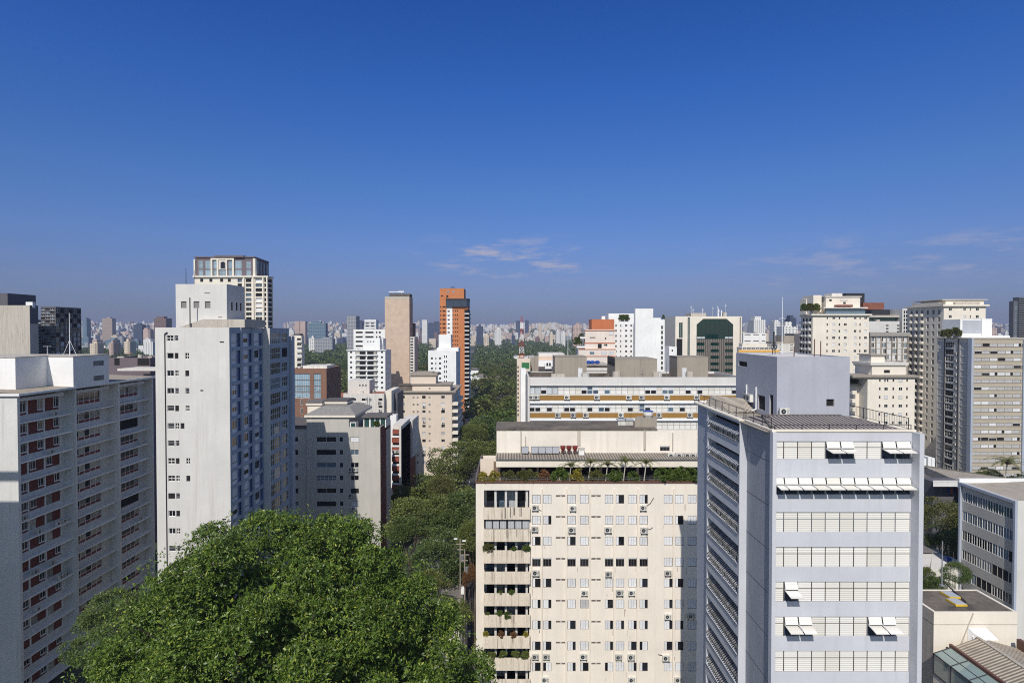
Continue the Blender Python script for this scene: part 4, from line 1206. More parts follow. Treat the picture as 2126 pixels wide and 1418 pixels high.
    for dx in (-.12, .12): mst.tube((x_ + dx, 60, zz), (x_ + dx, 60, Z(722, 60)), .04, n=5)
    mst.tube((x_, 60, Z(722, 60)), (x_, 60, Z(688, 60)), .09, .07, n=6)
    for i in range(10): q0, q1 = 2 * pi * i / 10, 2 * pi * (i + 1) / 10; mst.tube((x_ + .28 * cos(q0), 60, Z(721, 60) + .28 * sin(q0)), (x_ + .28 * cos(q1), 60, Z(721, 60) + .28 * sin(q1)), .035, n=4)
    single('lightning_mast', mst, 'metal_dark', 'short dark mast with a ring near its foot on the blue grey roof house', 'antenna')
    wm = MB(); x_ = X(1623, 63.5); zb_ = Z(735, 63.5)
    wm.tube((x_, 63.5, zb_), (x_, 63.5, Z(617, 63.5)), .05, .02, 6)
    for q in range(4): wm.tube((x_, 63.5, Z(659, 63.5)), (x_ + .45 * cos(q * pi / 2 + .4), 63.5 + .45 * sin(q * pi / 2 + .4), Z(663, 63.5)), .015, n=4)
    single('whip_antenna', wm, 'white_metal', 'tall thin white whip antenna behind the blue grey roof house', 'antenna')
    ac((X(1627, 54.2, 860), 54.3, zt + .45), 0, 'grey air conditioner standing at the foot of the blue grey roof house', 'air conditioners on the office tower', 1.0, False)
    for yy, nm in ((61.2, 'left'), (60.4, 'right')):
        ac((bx0, yy, zt + .9), radians(-90), f'{nm} of two air conditioners on the shaded side of the blue grey roof house', 'air conditioners on the office tower', 1.15)
right_tower()

def clutter(t, x0, x1, y0, y1, z, seed, n=7, name='roof_equipment'):
    rnd = random.Random(seed); b = MB()
    for k in range(n):
        x, y = rnd.uniform(x0, x1), rnd.uniform(y0, y1); q = rnd.random()
        if q < .35:
            w = rnd.uniform(.5, 1.3); b.box(x - w, x + w, y - w * .6, y + w * .6, z, z + rnd.uniform(.6, 1.6), rnd.choice((0, 1, 1)))
        elif q < .6:
            r = rnd.uniform(.5, .9); b.tube((x, y, z), (x, y, z + r * 1.6), r, r * .92, 12, rnd.choice((0, 1)))
        elif q < .85:
            h = rnd.uniform(1.5, 4); b.tube((x, y, z), (x, y, z + h), .06, .04, 5, 2); b.tube((x - .5, y, z + h * .9), (x + .5, y, z + h * .9), .03, n=4, mi=2)
        else:
            b.tube((x, y, z + .2), (min(x1, x + rnd.uniform(2, 6)), y, z + .2), .12, n=6, mi=2)
    part(name, b, ['dirty_white', 'old_concrete', 'metal_grey'], t)

# ================================================================ long office building with brown bands
def long_office():
    Y1 = 112; x0, x1 = X(1096, Y1), X(1545, Y1); zt = Z(783, Y1)
    t = thing('long_office_building', 'long low white office building with ochre brown bands between its window rows', 'office building', ((x0 + x1) / 2, 118, -58))
    cols = [(1099 + 12.02 * i, 1110.4 + 12.02 * i) for i in range(36)]
    rows = prow(802, 36.3, 16.5, 3)
    rn = random.Random(5)
    sel = {(i, j): rn.choices(['bandw', 'bandd', 'band', 'bandg'], [8, 2.2, .6, .3])[0] for i in range(36) for j in range(3)}
    for i in range(5): sel[(i, 0)] = 'curt' if i != 2 else 'bandd'
    for j in range(3):
        for i in range(36):
            if j == 2: sel[(i, j)] = 'bandw'
    body(t, rect(x0, x1, Y1, 128), -58, zt, {0: fgrid(x0, Y1, cols, rows, lambda i, j: sel[(i, j)])}, ('white_wall', 'concrete_dark'), parapet=.5, rec=.12)
    for j in range(3):
        part('brown_band', MB().box(x0 + .4, x1, Y1 - .05, Y1 + .02, Z(831 + 36.3 * j, Y1), Z(820.8 + 36.3 * j, Y1)), 'brown_band', t)
        part('sun_ledge', MB().box(x0 + .2, x1, Y1 - .28, Y1 + .02, Z(801 + 36.3 * j, Y1), Z(800.2 + 36.3 * j, Y1)), 'metal_grey', t)
        part('floor_band', MB().box(x0 + .2, x1, Y1 - .16, Y1 + .02, Z(837.5 + 36.3 * j, Y1), Z(831.6 + 36.3 * j, Y1)), 'bright_white', t)
    part('corner_pier', MB().box(x0 - .05, x0 + .35, Y1 - .35, Y1 + .4, -58, zt + .01), 'white_wall', t)
    part('side_pipe', MB().tube((x0 - .3, Y1 + .2, -58), (x0 - .3, Y1 + .2, Z(778, Y1)), .16, n=6), 'metal_grey', t)
    part('roof_upstand', MB().box(x0 + .6, x0 + 7, 119, 119.4, zt - .5, Z(773, 119)).box(X(1218, 119.5), X(1265, 119.5), 119.5, 120, zt - .5, Z(775, 119.5)).box(X(1364, 121), X(1402, 121), 121, 121.4, zt - .5, Z(776, 121)), 'concrete_dark', t)
    for a, b_, c, d, Yq, yb in ((1152, 1218, 741, 0, 115.5, 122), (1277, 1364, 746, 0, 114.5, 124), (1406, 1470, 741.5, 0, 116, 122)):
        q = MB().box(X(a, Yq), X(b_, Yq), Yq, yb, zt - .5, Z(c, Yq)); q.box(X(a, Yq) - .05, X(b_, Yq) + .05, Yq - .05, yb + .05, Z(c, Yq), Z(c, Yq) + .1)
        m = part('roof_house', q, 'concrete', t)
        if a != 1277:
            dx = 1200 if a == 1152 else 1416
            put_window(t, 'door', X(dx + 9, Yq) - X(dx, Yq), Z(764, Yq) - Z(783, Yq), (X(dx, Yq), Yq - .02, zt - .3), 0, 'roof_door')
        else:
            for k in range(2): part('vent', MB().box(X(a, Yq) - .04, X(a, Yq) + .02, Yq + .6, yb - .8, Z(760 - 10 * k, Yq), Z(751 - 10 * k, Yq) - .1), 'interior', m)
    clutter(t, x0 + 2, X(1530, 114), 112.8, 114.2, zt - .5, 3, 9)
    acs = [(0, 1103), (0, 1114), (0, 1177), (0, 1239), (0, 1305), (0, 1332), (0, 1384), (0, 1446), (1, 1158), (1, 1190), (1, 1216), (1, 1289), (1, 1368), (1, 1432)]
    for j in range(2):
        xs = [p for k, p in acs if k == j]
        for i, px in enumerate(xs):
            ac((X(px, Y1), Y1 - .05, Z(829 + 36.3 * j, Y1)), 0, f'air conditioner on the {("upper", "lower")[j]} brown band, {ORD[i]} from the left of {len(xs)}', 'air conditioners on the brown bands', 1.25)
    # peach neighbour with the telecom mast, seen past the left end
    Yp = 131; xa, xb = X(1073.5, Yp), X(1101, Yp); zp = Z(744, Yp)
    n = thing('peach_building', 'narrow peach building at the left end of the long office, with a lattice mast', 'building', ((xa + xb) / 2, 136, -50))
    body(n, rect(xa, xb, Yp, 146), -58, zp, {0: fgrid(xa, Yp, [(1074.3, 1077)], prow(760, 9, 5, 12), 'void')}, ('peach_wall', 'concrete'), parapet=.4)
    part('white_wall', MB().box(X(1081, 118), X(1096, 118) - .4, 118, 123, -58, Z(767, 118)), 'bright_white', n)
    part('green_screen', MB().box(X(1083, 126), X(1099, 126), 126, 126.3, Z(766, 126), Z(753, 126)), 'green_panel', n)
    part('plant_room', MB().box(X(1101, 134), X(1118, 134), 134, 140, -20, Z(741, 134)), 'concrete', n)
    tw = thing('lattice_mast', 'red and white lattice telecom mast on the narrow peach roof', 'telecom mast', (X(1083, 134), 134, zp - .4))
    xm = X(1083, 134); z0, z1 = zp - .4, Z(657, 134)
    W0, W1 = .6, .12
    for k in range(7):
        s = MB(); f0, f1 = k / 7, (k + 1) / 7
        for i in range(4):
            sx, sy = ((-1, -1), (1, -1), (1, 1), (-1, 1))[i]; tx, ty = ((-1, -1), (1, -1), (1, 1), (-1, 1))[(i + 1) % 4]
            P_ = lambda f, a, b_: (xm + a * (W0 + (W1 - W0) * f), 134 + b_ * (W0 + (W1 - W0) * f), z0 + (z1 - z0) * f)
            s.tube(P_(f0, sx, sy), P_(f1, sx, sy), .055, .045, 5)
            for q in range(2):
                a0, a1 = f0 + (f1 - f0) * q / 2, f0 + (f1 - f0) * (q + 1) / 2
                s.tube(P_(a0, sx, sy), P_(a1, tx, ty), .03, n=4); s.tube(P_(a0, tx, ty), P_(a1, sx, sy), .03, n=4); s.tube(P_(a1, sx, sy), P_(a1, tx, ty), .028, n=4)
        part('mast_section', s, 'red_paint' if k % 2 == 0 else 'white_paint', tw)
    for px, Yq, r_, nm in ((1071, 133, .55, 'leftmost'), (1092, 133, .45, 'middle'), (1103, 134, .55, 'rightmost')):
        dish(X(px, Yq), Yq, zp - .3, r_, f'{nm} small dish at the foot of the red and white lattice mast', 'dishes at the lattice mast')
    # low white houses with tiled roofs seen over the roof
    h = thing('white_roof_house', 'white roof house with a small gable and twin arched openings behind the long office', 'house', (X(1125, 150), 150, -40))
    part('wall', MB().box(X(1090, 150), X(1155, 150), 150, 165, -58, Z(750, 150)), 'bright_white', h)
    part('tiled_roof', MB().box(X(1112, 148), X(1155, 148), 148, 149.9, Z(768, 148), Z(762, 148)), 'slate', h)
    g = MB(); Yg = 147.6; a, b_ = X(1131.5, Yg), X(1145, Yg)
    g.poly([(a, Yg, Z(766, Yg)), (b_, Yg, Z(766, Yg)), (b_, Yg, Z(754.5, Yg)), ((a + b_) / 2, Yg, Z(750, Yg)), (a, Yg, Z(754.5, Yg))]); g.box(a + .01, b_ - .01, Yg + .02, Yg + 2, Z(766, Yg), Z(755, Yg))
    gp = part('gable', g, 'bright_white', h)
    for p in (1134, 1139.5): stick(h, 'arch', p, p + 4.2, 753, 759.5, Yg - .05)
    part('upper_block', MB().box(X(1119, 160), X(1172, 160), 160, 170, -30, Z(734, 160)), 'white_old', h)
    part('tile_wall', MB().box(X(1116, 155), X(1153, 155), 155, 156, -30, Z(740, 155)), 'tan_wall', h)
    for k, px in enumerate((1222, 1230, 1240)):
        q = MB(); x = X(px, 140); z = Z(755, 140)
        q.tube((x, 140, z), (x, 140, z + .35), .45, .55, 14); q.tube((x, 140, z + .35), (x, 140, z + .5), .6, .62, 14); q.tube((x, 140, z + .5), (x, 140, z + .7), .55, .3, 14)
        single('water_tank', q, 'blue_plastic', f'{ORD[k]} from the left of three bright blue water tanks behind the grey roof houses', 'water tank', 'blue water tanks')
    d = thing('stepped_roof_building', 'low building with stepped grey roof ledges between two grey roof houses', 'building', (X(1240, 142), 142, -50))
    part('wall', MB().box(X(1216, 138), X(1268, 138), 138, 150, -58, Z(757, 138)), 'old_concrete', d)
    part('ledge', MB().box(X(1216, 135), X(1266, 135), 135, 137.8, Z(770, 135), Z(764, 135)), 'white_old', d)
    part('ledge', MB().box(X(1216, 136.4), X(1266, 136.4), 136.4, 138, Z(762, 136), Z(759, 136)), 'concrete_dark', d)
    x = X(1179, 128); q = MB().tube((x, 128, Z(745, 128)), (x, 128, Z(688, 128)), .07, .04, 6)
    for dx in (1.6, -.1): q.tube((x + dx, 128.5, Z(745, 128)), (x, 128, Z(722, 128)), .03, n=4)
    single('antenna_mast', q, 'white_metal', 'pale guyed mast behind the left grey roof house of the long office', 'antenna')
long_office()

# ================================================================ generic middle distance tower
def tower(name, label, cat, Y, px0, px1, py, side=None, depth=14, cols=(), rows=(), style='plain', mats=('white_wall', 'concrete_dark'), sides=(), zb=None, parapet=.6, rec=.15, ref=None, base=-60, clut=5):
    """front wall from px0 to px1 with its top at py; side wall seen up to pixel side"""
    r = ref or (py + 40)
    x0, x1 = X(px0, Y, r), X(px1, Y, r)
    if side is not None:
        xe = x1 if side > px1 else x0
        depth = xe * F / (side - CX) - Y
    t = thing(name, label, cat, ((x0 + x1) / 2, Y + depth / 2, base))
    zt = Z(py, Y)
    ops = {0: fgrid(x0, Y, cols, rows, style)}
    for e, o in sides: ops[e] = o(depth, zt)
    body(t, rect(x0, x1, Y, Y + depth), base if zb is None else zb, zt, ops, mats, rec, parapet)
    if x1 - x0 > 7 and depth > 6 and clut: clutter(t, x0 + 1, x1 - 1, Y + 1, Y + depth - 1, zt - parapet, int(px0), clut)
    return t, x0, x1, depth, zt

# ornate tower with a dark mansard crown
def ornate():
    Y = 390; zt = Z(576, Y)
    t = thing('ornate_tower', 'ornate cream tower with a dark mansard crown rising behind the white block', 'apartment tower', (X(490, Y), 410, -60))
    x0, x1, x2 = X(405, Y), X(531, Y), X(561, Y + 30)
    xs = X(557.5, Y)
    fl = 3.12
    zs = [zt - .9 - fl * k for k in range(13)]
    rn = random.Random(12)
    o0 = []
    for k, z in enumerate(zs):
        for a, b_ in ((495, 504), (512, 523.5), (532, 545.5), (550.5, 554.8)):
            if b_ < 510 and k > 1: continue
            o0.append((X(a, Y) - x0, X(b_, Y) - x0, z - 2.25, z, rn.choice(['dark2', 'dark2', 'void', 'blue2', 'shut']) if b_ - a > 6 else 'void', .7))
    o0 += [(u, u + 2, zs[0] - 2.1, zs[0], 'void', .3) for u in (4, 10, 17, 22)]
    o1 = [(.8, 7.4, z - 2.3, z, 'void', .5) for z in zs]
    body(t, rect(x0, xs, Y, Y + 8.2), -60, zt, {0: o0, 1: o1}, ('cream_pale', 'slate'), rec=.5, name='shaft')
    
    for a in (509, 528, 548.5, 556.5): part('shaft_pier', MB().box(X(a - 1.3, Y), X(a + 1.3, Y), Y - .9, Y + .1, -60, zt), 'cream_pale', t)
    c = MB()
    ins = lambda d, e=0: [(x0 + d, Y + d), (x1 - d * .5, Y + d), (x2 - d, Y + 30 + d), (x0 + d, Y + 31)]
    zc = Z(535, Y)
    crown = part('crown', c.prism(ins(.7), zt - .3, zc), 'mauve_wall', t)
    part('crown_cornice', MB().prism(ins(0), zc, zc + .7).prism([(X(449, Y), Y - .8), (X(509, Y), Y - .8), (X(509, Y), Y + 8), (X(449, Y), Y + 8)], zc + .2, zc + 1.3), 'mauve_wall', t)
    part('cornice', MB().box(x0 - .4, xs + .6, Y - 1.1, Y + 8.6, zt + .05, zt + .9), 'cream_pale', t)
    Yf = Y + .7
    for a, b_ in ((406, 409), (441, 444.5), (453.5, 457), (472.5, 475), (485.5, 489)):
        part('pilaster', MB().box(X(a, Yf), X(b_, Yf), Yf - 1.0, Yf + .2, zt, Z(539, Yf)), 'cream_pale', t)
    part('lintel', MB().box(X(441, Yf), X(489, Yf), Yf - .9, Yf + .2, Z(540, Yf), Z(536.5, Yf)), 'cream_pale', t)
    part('arch_panel', MB().box(X(457, Yf), X(472.5, Yf), Yf - .5, Yf + .2, Z(560, Yf), Z(540, Yf)), 'cream_pale', t)
    stick(t, 'arch', 459, 471, 542.5, 559, Yf - .55)
    for a, b_ in ((415, 424), (429, 440), (446, 453), (477, 484.5), (491, 503.5)):
        stick(t, 'gridsky', a, b_, 542, 558, Yf); stick(t, 'gridsky', a, b_, 561, 575.5, Yf)
    stick(t, 'gridsky', 458, 471.5, 561, 575.5, Yf - .55)
    stick(t, 'gridsky', 514, 522.5, 543, 558, Yf); stick(t, 'gridsky', 514, 522.5, 561, 575.5, Yf)
    part('corner_pier', MB().box(X(528, Yf), X(533, Yf), Yf - .7, Yf + 2, zt, Z(537, Yf)), 'cream_pale', t)
    for k in range(4):
        f_ = .16 + k * .21
        xx, yy = x1 + (x2 - x1) * f_, Y + 30 * f_
        a = atan2(30, x2 - x1)
        put_window(t, 'plain', 3.2, 8, (xx + .1, yy - .1, zt + 3), a, 'tall_window')
ornate()

# brown brick building with the big glass panels
t, x0, x1, d, zt = tower('brick_office_building', 'brown brick box building with two tall sky blue window panels', 'office building', 250, 607, 678, 765, 707,
    cols=[(610.5, 643.5), (651.5, 666)], rows=prow(776, 12.7, 12.3, 4), style=lambda i, j: 'gridsky', mats=('brick_brown', 'white_old'), rec=.25,
    sides=[(1, lambda D, z: sgrid(D, 4, 1.1, [z - 2.5 - 5 * k for k in range(5)], 3.4, lambda i, j: 'dark2' if (i + j) % 2 else None))])
for k in range(4):
    for px in (624, 640): stick(t, 'dark2', px, px + 4.5, 829 + 18 * k, 841 + 18 * k, 250)
part('roof_plant', MB().box(x0 + 3, x1 - 1, 254, 266, zt - .5, zt + .9), 'white_old', t)

# white balcony tower
t, x0, x1, d, zt = tower('white_balcony_tower', 'white apartment tower with a central stack of shaded balconies beside the tan blank tower', 'apartment tower', 350, 722, 800, 727, 812,
    cols=[(727, 731.5), (791, 795.5)], rows=prow(729, 10.55, 4.6, 9), style='dark2', mats=('bright_white', 'old_concrete'),
    sides=[(1, lambda D, z: sgrid(D, 3, 1.4, [z - 1.5 - 3 * k for k in range(9)], 1.4, 'blue2'))])
for j in range(9):
    y = 729.5 + 10.55 * j
    for a, b_ in ((738, 760), (762, 784)):
        part('balcony', MB().box(X(a, 349), X(b_, 349), 349, 350.1, Z(y + 8.8, 349), Z(y + 6.6, 349)), 'bright_white', t)
        stick(t, 'void', a + .5, b_ - .5, y, y + 6.8, 349.98, 'balcony_opening')
        part('drape', MB().box(X(a + (2 if a < 750 else 14), 349.9), X(a + (9 if a < 750 else 20), 349.9), 349.85, 349.95, Z(y + 6.6, 349), Z(y + 1, 349)), 'beige_curtain_reflection', t)
part('cornice', MB().box(x0 - .6, x1 + .5, 349.4, 350.2, zt - .3, zt + .2), 'bright_white', t)
part('roof_house', MB().box(X(755, 352), X(789, 352), 352, 362, zt - 1, Z(702, 352)).box(X(789, 356), X(796, 356), 356, 364, zt - 1, Z(703, 356)), 'bright_white', t)
for px in (763, 769, 775): stick(t, 'void', px, px + 2.4, 708, 710.5, 352)
t, x0, x1, d, zt = tower('white_apartment_building', 'plain white building with narrow dark window strips behind the white balcony tower', 'apartment building', 430, 734, 802, 684, None, 14,
    cols=[(739, 753.5), (759, 776), (781, 784), (787, 791)], rows=prow(688.5, 9.4, 3.6, 5), style='void', mats=('bright_white', 'concrete'))
t, x0, x1, d, zt = tower('banded_office_tower', 'white office block with thin blue bands behind the white buildings', 'office building', 900, 757, 781, 664, 786,
    cols=[(757.5, 780.5)], rows=prow(667.5, 2.9, 1.1, 6), style='blue2', mats=('bright_white', 'concrete'), base=-60)
for a in (760, 771): stick(t, 'void', a, a + 6, 670, 672.3, 899.8); stick(t, 'void', a, a + 6, 675.5, 677.8, 899.8)

# tan blank tower with its stepped rear
t, x0, x1, d, zt = tower('tan_blank_tower', 'tall tan tower with a blank tiled front and a crane arm on its roof', 'apartment tower', 385, 799, 850, 616, 857, mats=('tile_tan', 'concrete_dark'),
    sides=[(1, lambda D, z: sgrid(D, 1, 2.2, [z - 5 - 7.5 * k for k in range(12)], 3.0, 'void'))])
part('roof_plant', MB().box(X(809, 388), X(851, 388), 388, 398, zt - .5, Z(610, 388)), 'concrete_dark', t)
part('stained_edge', MB().box(x0 + .01, x1 - .01, 384.94, 385.1, zt - 1.6, zt - .01), 'old_concrete', t)
q = MB(); xc = X(835, 390)
q.tube((xc, 390, Z(611, 390)), (xc, 390, Z(606, 390)), .35, n=8); q.box(xc - 2.2, xc + 1.4, 389.3, 390.7, Z(607, 390), Z(604.6, 390)); q.box(X(808, 390), xc, 389.75, 390.25, Z(606.6, 390), Z(605.2, 390))
single('window_cleaning_crane', q, 'white_paint', 'white crane arm on the roof of the tan blank tower', 'crane')
t, x0, x1, d, zt = tower('brown_slab', 'narrow dark brown slab tucked behind the tan blank tower', 'building', 415, 850, 859, 671, 863, mats=('rail_brown', 'concrete_dark'))
t, x0, x1, d, zt = tower('pink_slab', 'narrow pale building with stacked windows against the tan blank tower', 'apartment building', 380, 851.5, 860.5, 699.5, 867.5, mats=('white_old', 'concrete_dark'),
    cols=[(852.2, 858)], rows=prow(702, 6.0, 3.2, 14), style=lambda i, j: ['dark2', 'dark2', 'void'][j % 3])
# white tower with paired windows
t, x0, x1, d, zt = tower('white_paired_tower', 'bright white tower with small paired windows and a tall blank roof box', 'apartment tower', 330, 889, 947, 728, 955.5,
    cols=[(894.5, 899), (904, 906), (911.5, 916)], rows=prow(742, 10.4, 4.4, 7), style=lambda i, j: 'void' if i == 1 else 'dark2', mats=('bright_white', 'concrete'), sides=[(1, lambda D, z: sgrid(D, 3, 1.5, [z - 2 - 2.9 * k for k in range(16)], 1.6, 'blue2'))])
part('upper_storey', MB().box(X(907, 331), X(952, 331), 331, 341, zt - .5, Z(722, 331)), 'bright_white', t)
part('roof_box', MB().box(X(911, 333), X(936, 333), 333, 342, zt, Z(695, 333)), 'bright_white', t)
for j in range(7):
    for px in (922, 926): stick(t, 'arch', px, px + 2.2, 727.5 + 10.4 * j + 10, 733 + 10.4 * j + 10, 330)
# orange brick tower
t, x0, x1, d, zt = tower('orange_brick_tower', 'tall orange brick tower with a dark glazed crown floor and number figures on its roof', 'apartment tower', 400, 913, 927, 616, None, 18, mats=('brick_orange', 'slate'),
    cols=[(914, 916.5), (919, 925.5)], rows=prow(636, 8.75, 2.9, 28), style='void')
sh = body(t, rect(x1 + .05, X(971, 399), 398.9, 418), -60, Z(634, 399), {0: fgrid(x1 + .05, 399, [(930.5, 934), (938, 942), (945, 947.5), (949, 951.5)], prow(644.5, 8.75, 2.6, 24), 'void')}, ('brick_orange', 'slate'), name='shaft')
part('white_stripe', MB().box(X(927.5, 398.8), X(939.5, 398.8), 398.78, 398.95, Z(700, 399), Z(637, 399)), 'bright_white', t)
for j in range(7): stick(t, 'void', 929.5, 934, 645 + 8.75 * j, 647.7 + 8.75 * j, 398.76)
xr = X(971, 399)
for j in range(27):
    y = 644 + 8.75 * j
    part('balcony', MB().box(X(964.5, 397), xr + 1.1, 397.2, 417, Z(y + 8.75, 399), Z(y + 6.2, 399)), 'bright_white' if False else 'white_old', t)
part('balcony_recess', MB().box(X(964.5, 398.7), xr + .3, 398.6, 417.5, Z(880, 399), Z(643, 399)), 'interior', t)
part('crown_glazing', MB().prism([(X(926, 397.5), 397.5), (X(969, 397.5), 397.5), (X(975.5, 402), 402), (X(975.5, 418), 418), (X(926, 418), 418)], Z(637, 398), Z(623.5, 398)), 'glass_navy', t)
part('crown_roof', MB().prism([(X(926, 397), 397.2), (X(969, 397), 397.2), (X(976, 402), 402), (X(976, 418), 418), (X(926, 418), 418)], Z(623.4, 398), Z(620, 398)), 'metal_dark', t)
part('head_block', MB().box(X(913.5, 403), X(963.5, 403), 403, 418, Z(640, 403), Z(599, 403)), 'brick_orange', t)
for a in (928.5, 940): stick(t, 'blue2', a, a + 4, 604, 608, 403)
for a in (916, 927): stick(t, 'void', a, a + 4, 613, 617, 402.9)
# the figures 225 standing on the roof
def digits(s, px, py, h, Y, mat):
    seg = {'2': 'abged', '5': 'afgcd'}
    w = h * .55; b = MB(); st = h * .16
    for k, ch in enumerate(s):
        xo = X(px, Y) + k * w * 1.45; zo = Z(py, Y)
        R = {'a': (0, w, h - st, h), 'g': (0, w, h / 2 - st / 2, h / 2 + st / 2), 'd': (0, w, 0, st), 'b': (w - st, w, h / 2, h), 'c': (w - st, w, 0, h / 2), 'e': (0, st, 0, h / 2), 'f': (0, st, h / 2, h)}
        for c in seg[ch]:
            a = R[c]; b.box(xo + a[0], xo + a[1], Y - .1, Y + .1, zo + a[2], zo + a[3])
    return b
part('roof_number', digits('225', 936.3, 599.2, 1.15, 403.4, 'metal_dark'), 'metal_dark', t)

# beige building with round windows
def round_windows():
    Y = 240
    t, x0, x1, d, zt = tower('beige_apartment_building', 'beige apartment building with columns of small round windows above the street trees', 'apartment building', Y, 827, 938, 815, 951, mats=('peach_wall', 'concrete_dark'), parapet=0,
        cols=[(834, 840.5), (876.5, 883.5), (916, 923.5)], rows=prow(821.5, 15.05, 6.0, 10), style=lambda i, j: ['dark2', 'shut', 'void', 'shut', 'dark2', 'shutg'][(i * 2 + j * 5) % 6])
    for px in (858.5, 867, 891.7):
        for j in range(10): stick(t, 'round', px - 2.1, px + 2.1, 824.6 + 15.05 * j - 2.1, 824.6 + 15.05 * j + 2.1, Y, 'round_window')
    part('cornice', MB().box(x0 - .9, x1 + 1.6, Y - .8, Y + d, zt, zt + .5).box(x0 - .5, x1 + 1.0, Y - .4, Y + d, zt - .5, zt), 'concrete', t)
    part('attic', MB().box(X(856, 242), X(935, 242), 242, 252, zt + .5, Z(799, 242)), 'peach_wall', t)
    part('attic_cornice', MB().box(X(855, 242) - .3, X(936, 242) + .3, 241.4, 252.4, Z(799, 242), Z(797, 242)), 'concrete', t)
    part('water_house', MB().box(X(853.5, 244), X(905, 244), 244, 251, Z(798, 244), Z(780, 244)), 'peach_wall', t)
    part('house_cornice', MB().box(X(852, 244) - .3, X(907, 244) + .3, 243.5, 251.5, Z(780, 244), Z(774.5, 244)).box(X(862, 244), X(898, 244), 244.5, 250.5, Z(774.5, 244), Z(772.5, 244)), 'concrete', t)
    stick(t, 'round', 889.8, 894, 804, 808.2, 242, 'round_window')
    for j in range(9):
        part('side_balcony', MB().box(x1 - .2, x1 + 2.4, Y + .6, Y + d - 1, Z(842 + 15.05 * j, Y), Z(836 + 15.05 * j, Y)), 'cream_pale', t)
    part('roof_shed', MB().box(X(829, 243), X(856, 243), 243, 249, zt + .5, zt + 2.6).box(X(828, 243), X(857, 243), 242.7, 249.3, zt + 2.6, zt + 2.9), 'concrete_dark', t)
    for j, (px, py) in enumerate(((880, 846), (920, 850), (880, 877), (920, 880), (880, 938))):
        ac((X(px, Y), Y, Z(py, Y)), 0, f'{ORD[j]} air conditioner from the top on the beige building with round windows', 'air conditioners on the beige building', 1.3)
round_windows()
# old white block with roof house and a mast
t, x0, x1, d, zt = tower('old_white_building', 'old white building with scattered air conditioners in front of the white balcony tower', 'building', 205, 713, 797, 817, 808, mats=('white_old', 'terracotta'), parapet=.3,
    cols=[(722, 726), (728.5, 732.5), (735, 739), (751, 759), (767, 771), (785.5, 794)], rows=prow(827, 15, 5, 3), style='void')
part('roof_house', MB().box(X(722, 208), X(767, 208), 208, 216, zt - .3, Z(790, 208)), 'white_old', t)
for a in (745, 751.5, 757.5): stick(t, 'dark2', a, a + 4, 797.5, 802, 208)
part('right_wing', MB().box(x1 + .05, X(812, 207), 207.5, 222, -55, Z(812, 207)), 'cream_pale', t)
part('rear_bay', MB().box(X(812, 212), X(825, 212), 212, 224, -55, Z(816, 212)), 'dark_wall', t)
for i, (px, py) in enumerate(((723, 839), (737, 839), (755, 840), (788, 838), (755, 852), (789, 854))):
    ac((X(px, 205), 205, Z(py, 205)), 0, f'{ORD[i]} air conditioner in reading order on the old white building', 'air conditioners on the old white building', 1.3)
q = MB(); x = X(765, 199)
for dx in (-.6, .6): q.tube((x + dx, 199, Z(862, 199)), (x + dx * .4, 199, Z(824, 199)), .09, n=5)
for k in range(6): q.tube((x - .55, 199, Z(862 - 6 * k, 199)), (x + .5, 199, Z(857 - 6 * k, 199)), .06, n=4)
q.tube((x + .5, 199, Z(845, 199)), (x + 1.9, 199, Z(862, 199)), .06, n=4)
for dx, py in ((-.6, 826), (.7, 828), (.1, 840)): q.box(x + dx - .18, x + dx + .18, 198.6, 199.0, Z(py + 5, 199), Z(py, 199))
single('cell_mast', q, 'metal_grey', 'grey steel mast with panel antennas in front of the old white building', 'telecom mast')
t, x0, x1, d, zt = tower('white_stair_tower', 'small white stair tower with a railed top beside the old white building', 'building', 185, 810, 823, 862, 826, mats=('bright_white', 'concrete'))
rl = MB()
for i in range(6): rl.tube((x0 + (x1 - x0) * i / 5, 185, zt), (x0 + (x1 - x0) * i / 5, 185, zt + 1.2), .05, n=4)
rl.tube((x0, 185, zt + 1.2), (x1, 185, zt + 1.2), .05, n=4); part('railing', rl, 'metal_grey', t)
# red brick balcony building
t, x0, x1, d, zt = tower('red_brick_building', 'narrow red brick building with white balcony edges beside a grey wall', 'apartment building', 172, 815, 834, 892, 862, 30, mats=('brick_deep', 'white_old', 'grey_wall'), parapet=.6)
for j in range(6):
    y = 905 + 19.5 * j
    part('balcony', MB().box(x0 - .1, x1 - .6, 171.2, 172.1, Z(y + 2.2, 172), Z(y - .4, 172)), 'bright_white', t)
    part('red_parapet', MB().box(x0 - .1, x1 - .6, 171.3, 172.05, Z(y + 13, 172), Z(y + 3.4, 172)), 'brick_deep', t)
    stick(t, 'void', 816, 832, y - 4.5, y - .6, 171.95)
part('end_wall', MB().box(x1 - .55, x1, 171, 186, -58, Z(884, 172)), 'white_old', t)
part('grey_side', MB().box(x1 - .02, X(862, 200) - .3, 186, 200, -58, Z(872, 190)), 'grey_wall', t)
part('roof_cap', MB().box(X(816, 174), X(836, 174), 174, 185.5, zt - .2, Z(880, 175)).box(X(836, 190), X(862, 190) - .4, 187, 199.5, -40, Z(870, 190)), 'white_old', t)
for px, nm in ((818, 'left'), (825, 'right')):
    ac((X(px, 171.2), 171.25, Z(940, 171)), 0, f'{nm} of two air conditioners on the red brick building', 'air conditioners on the red brick building', 1.2)
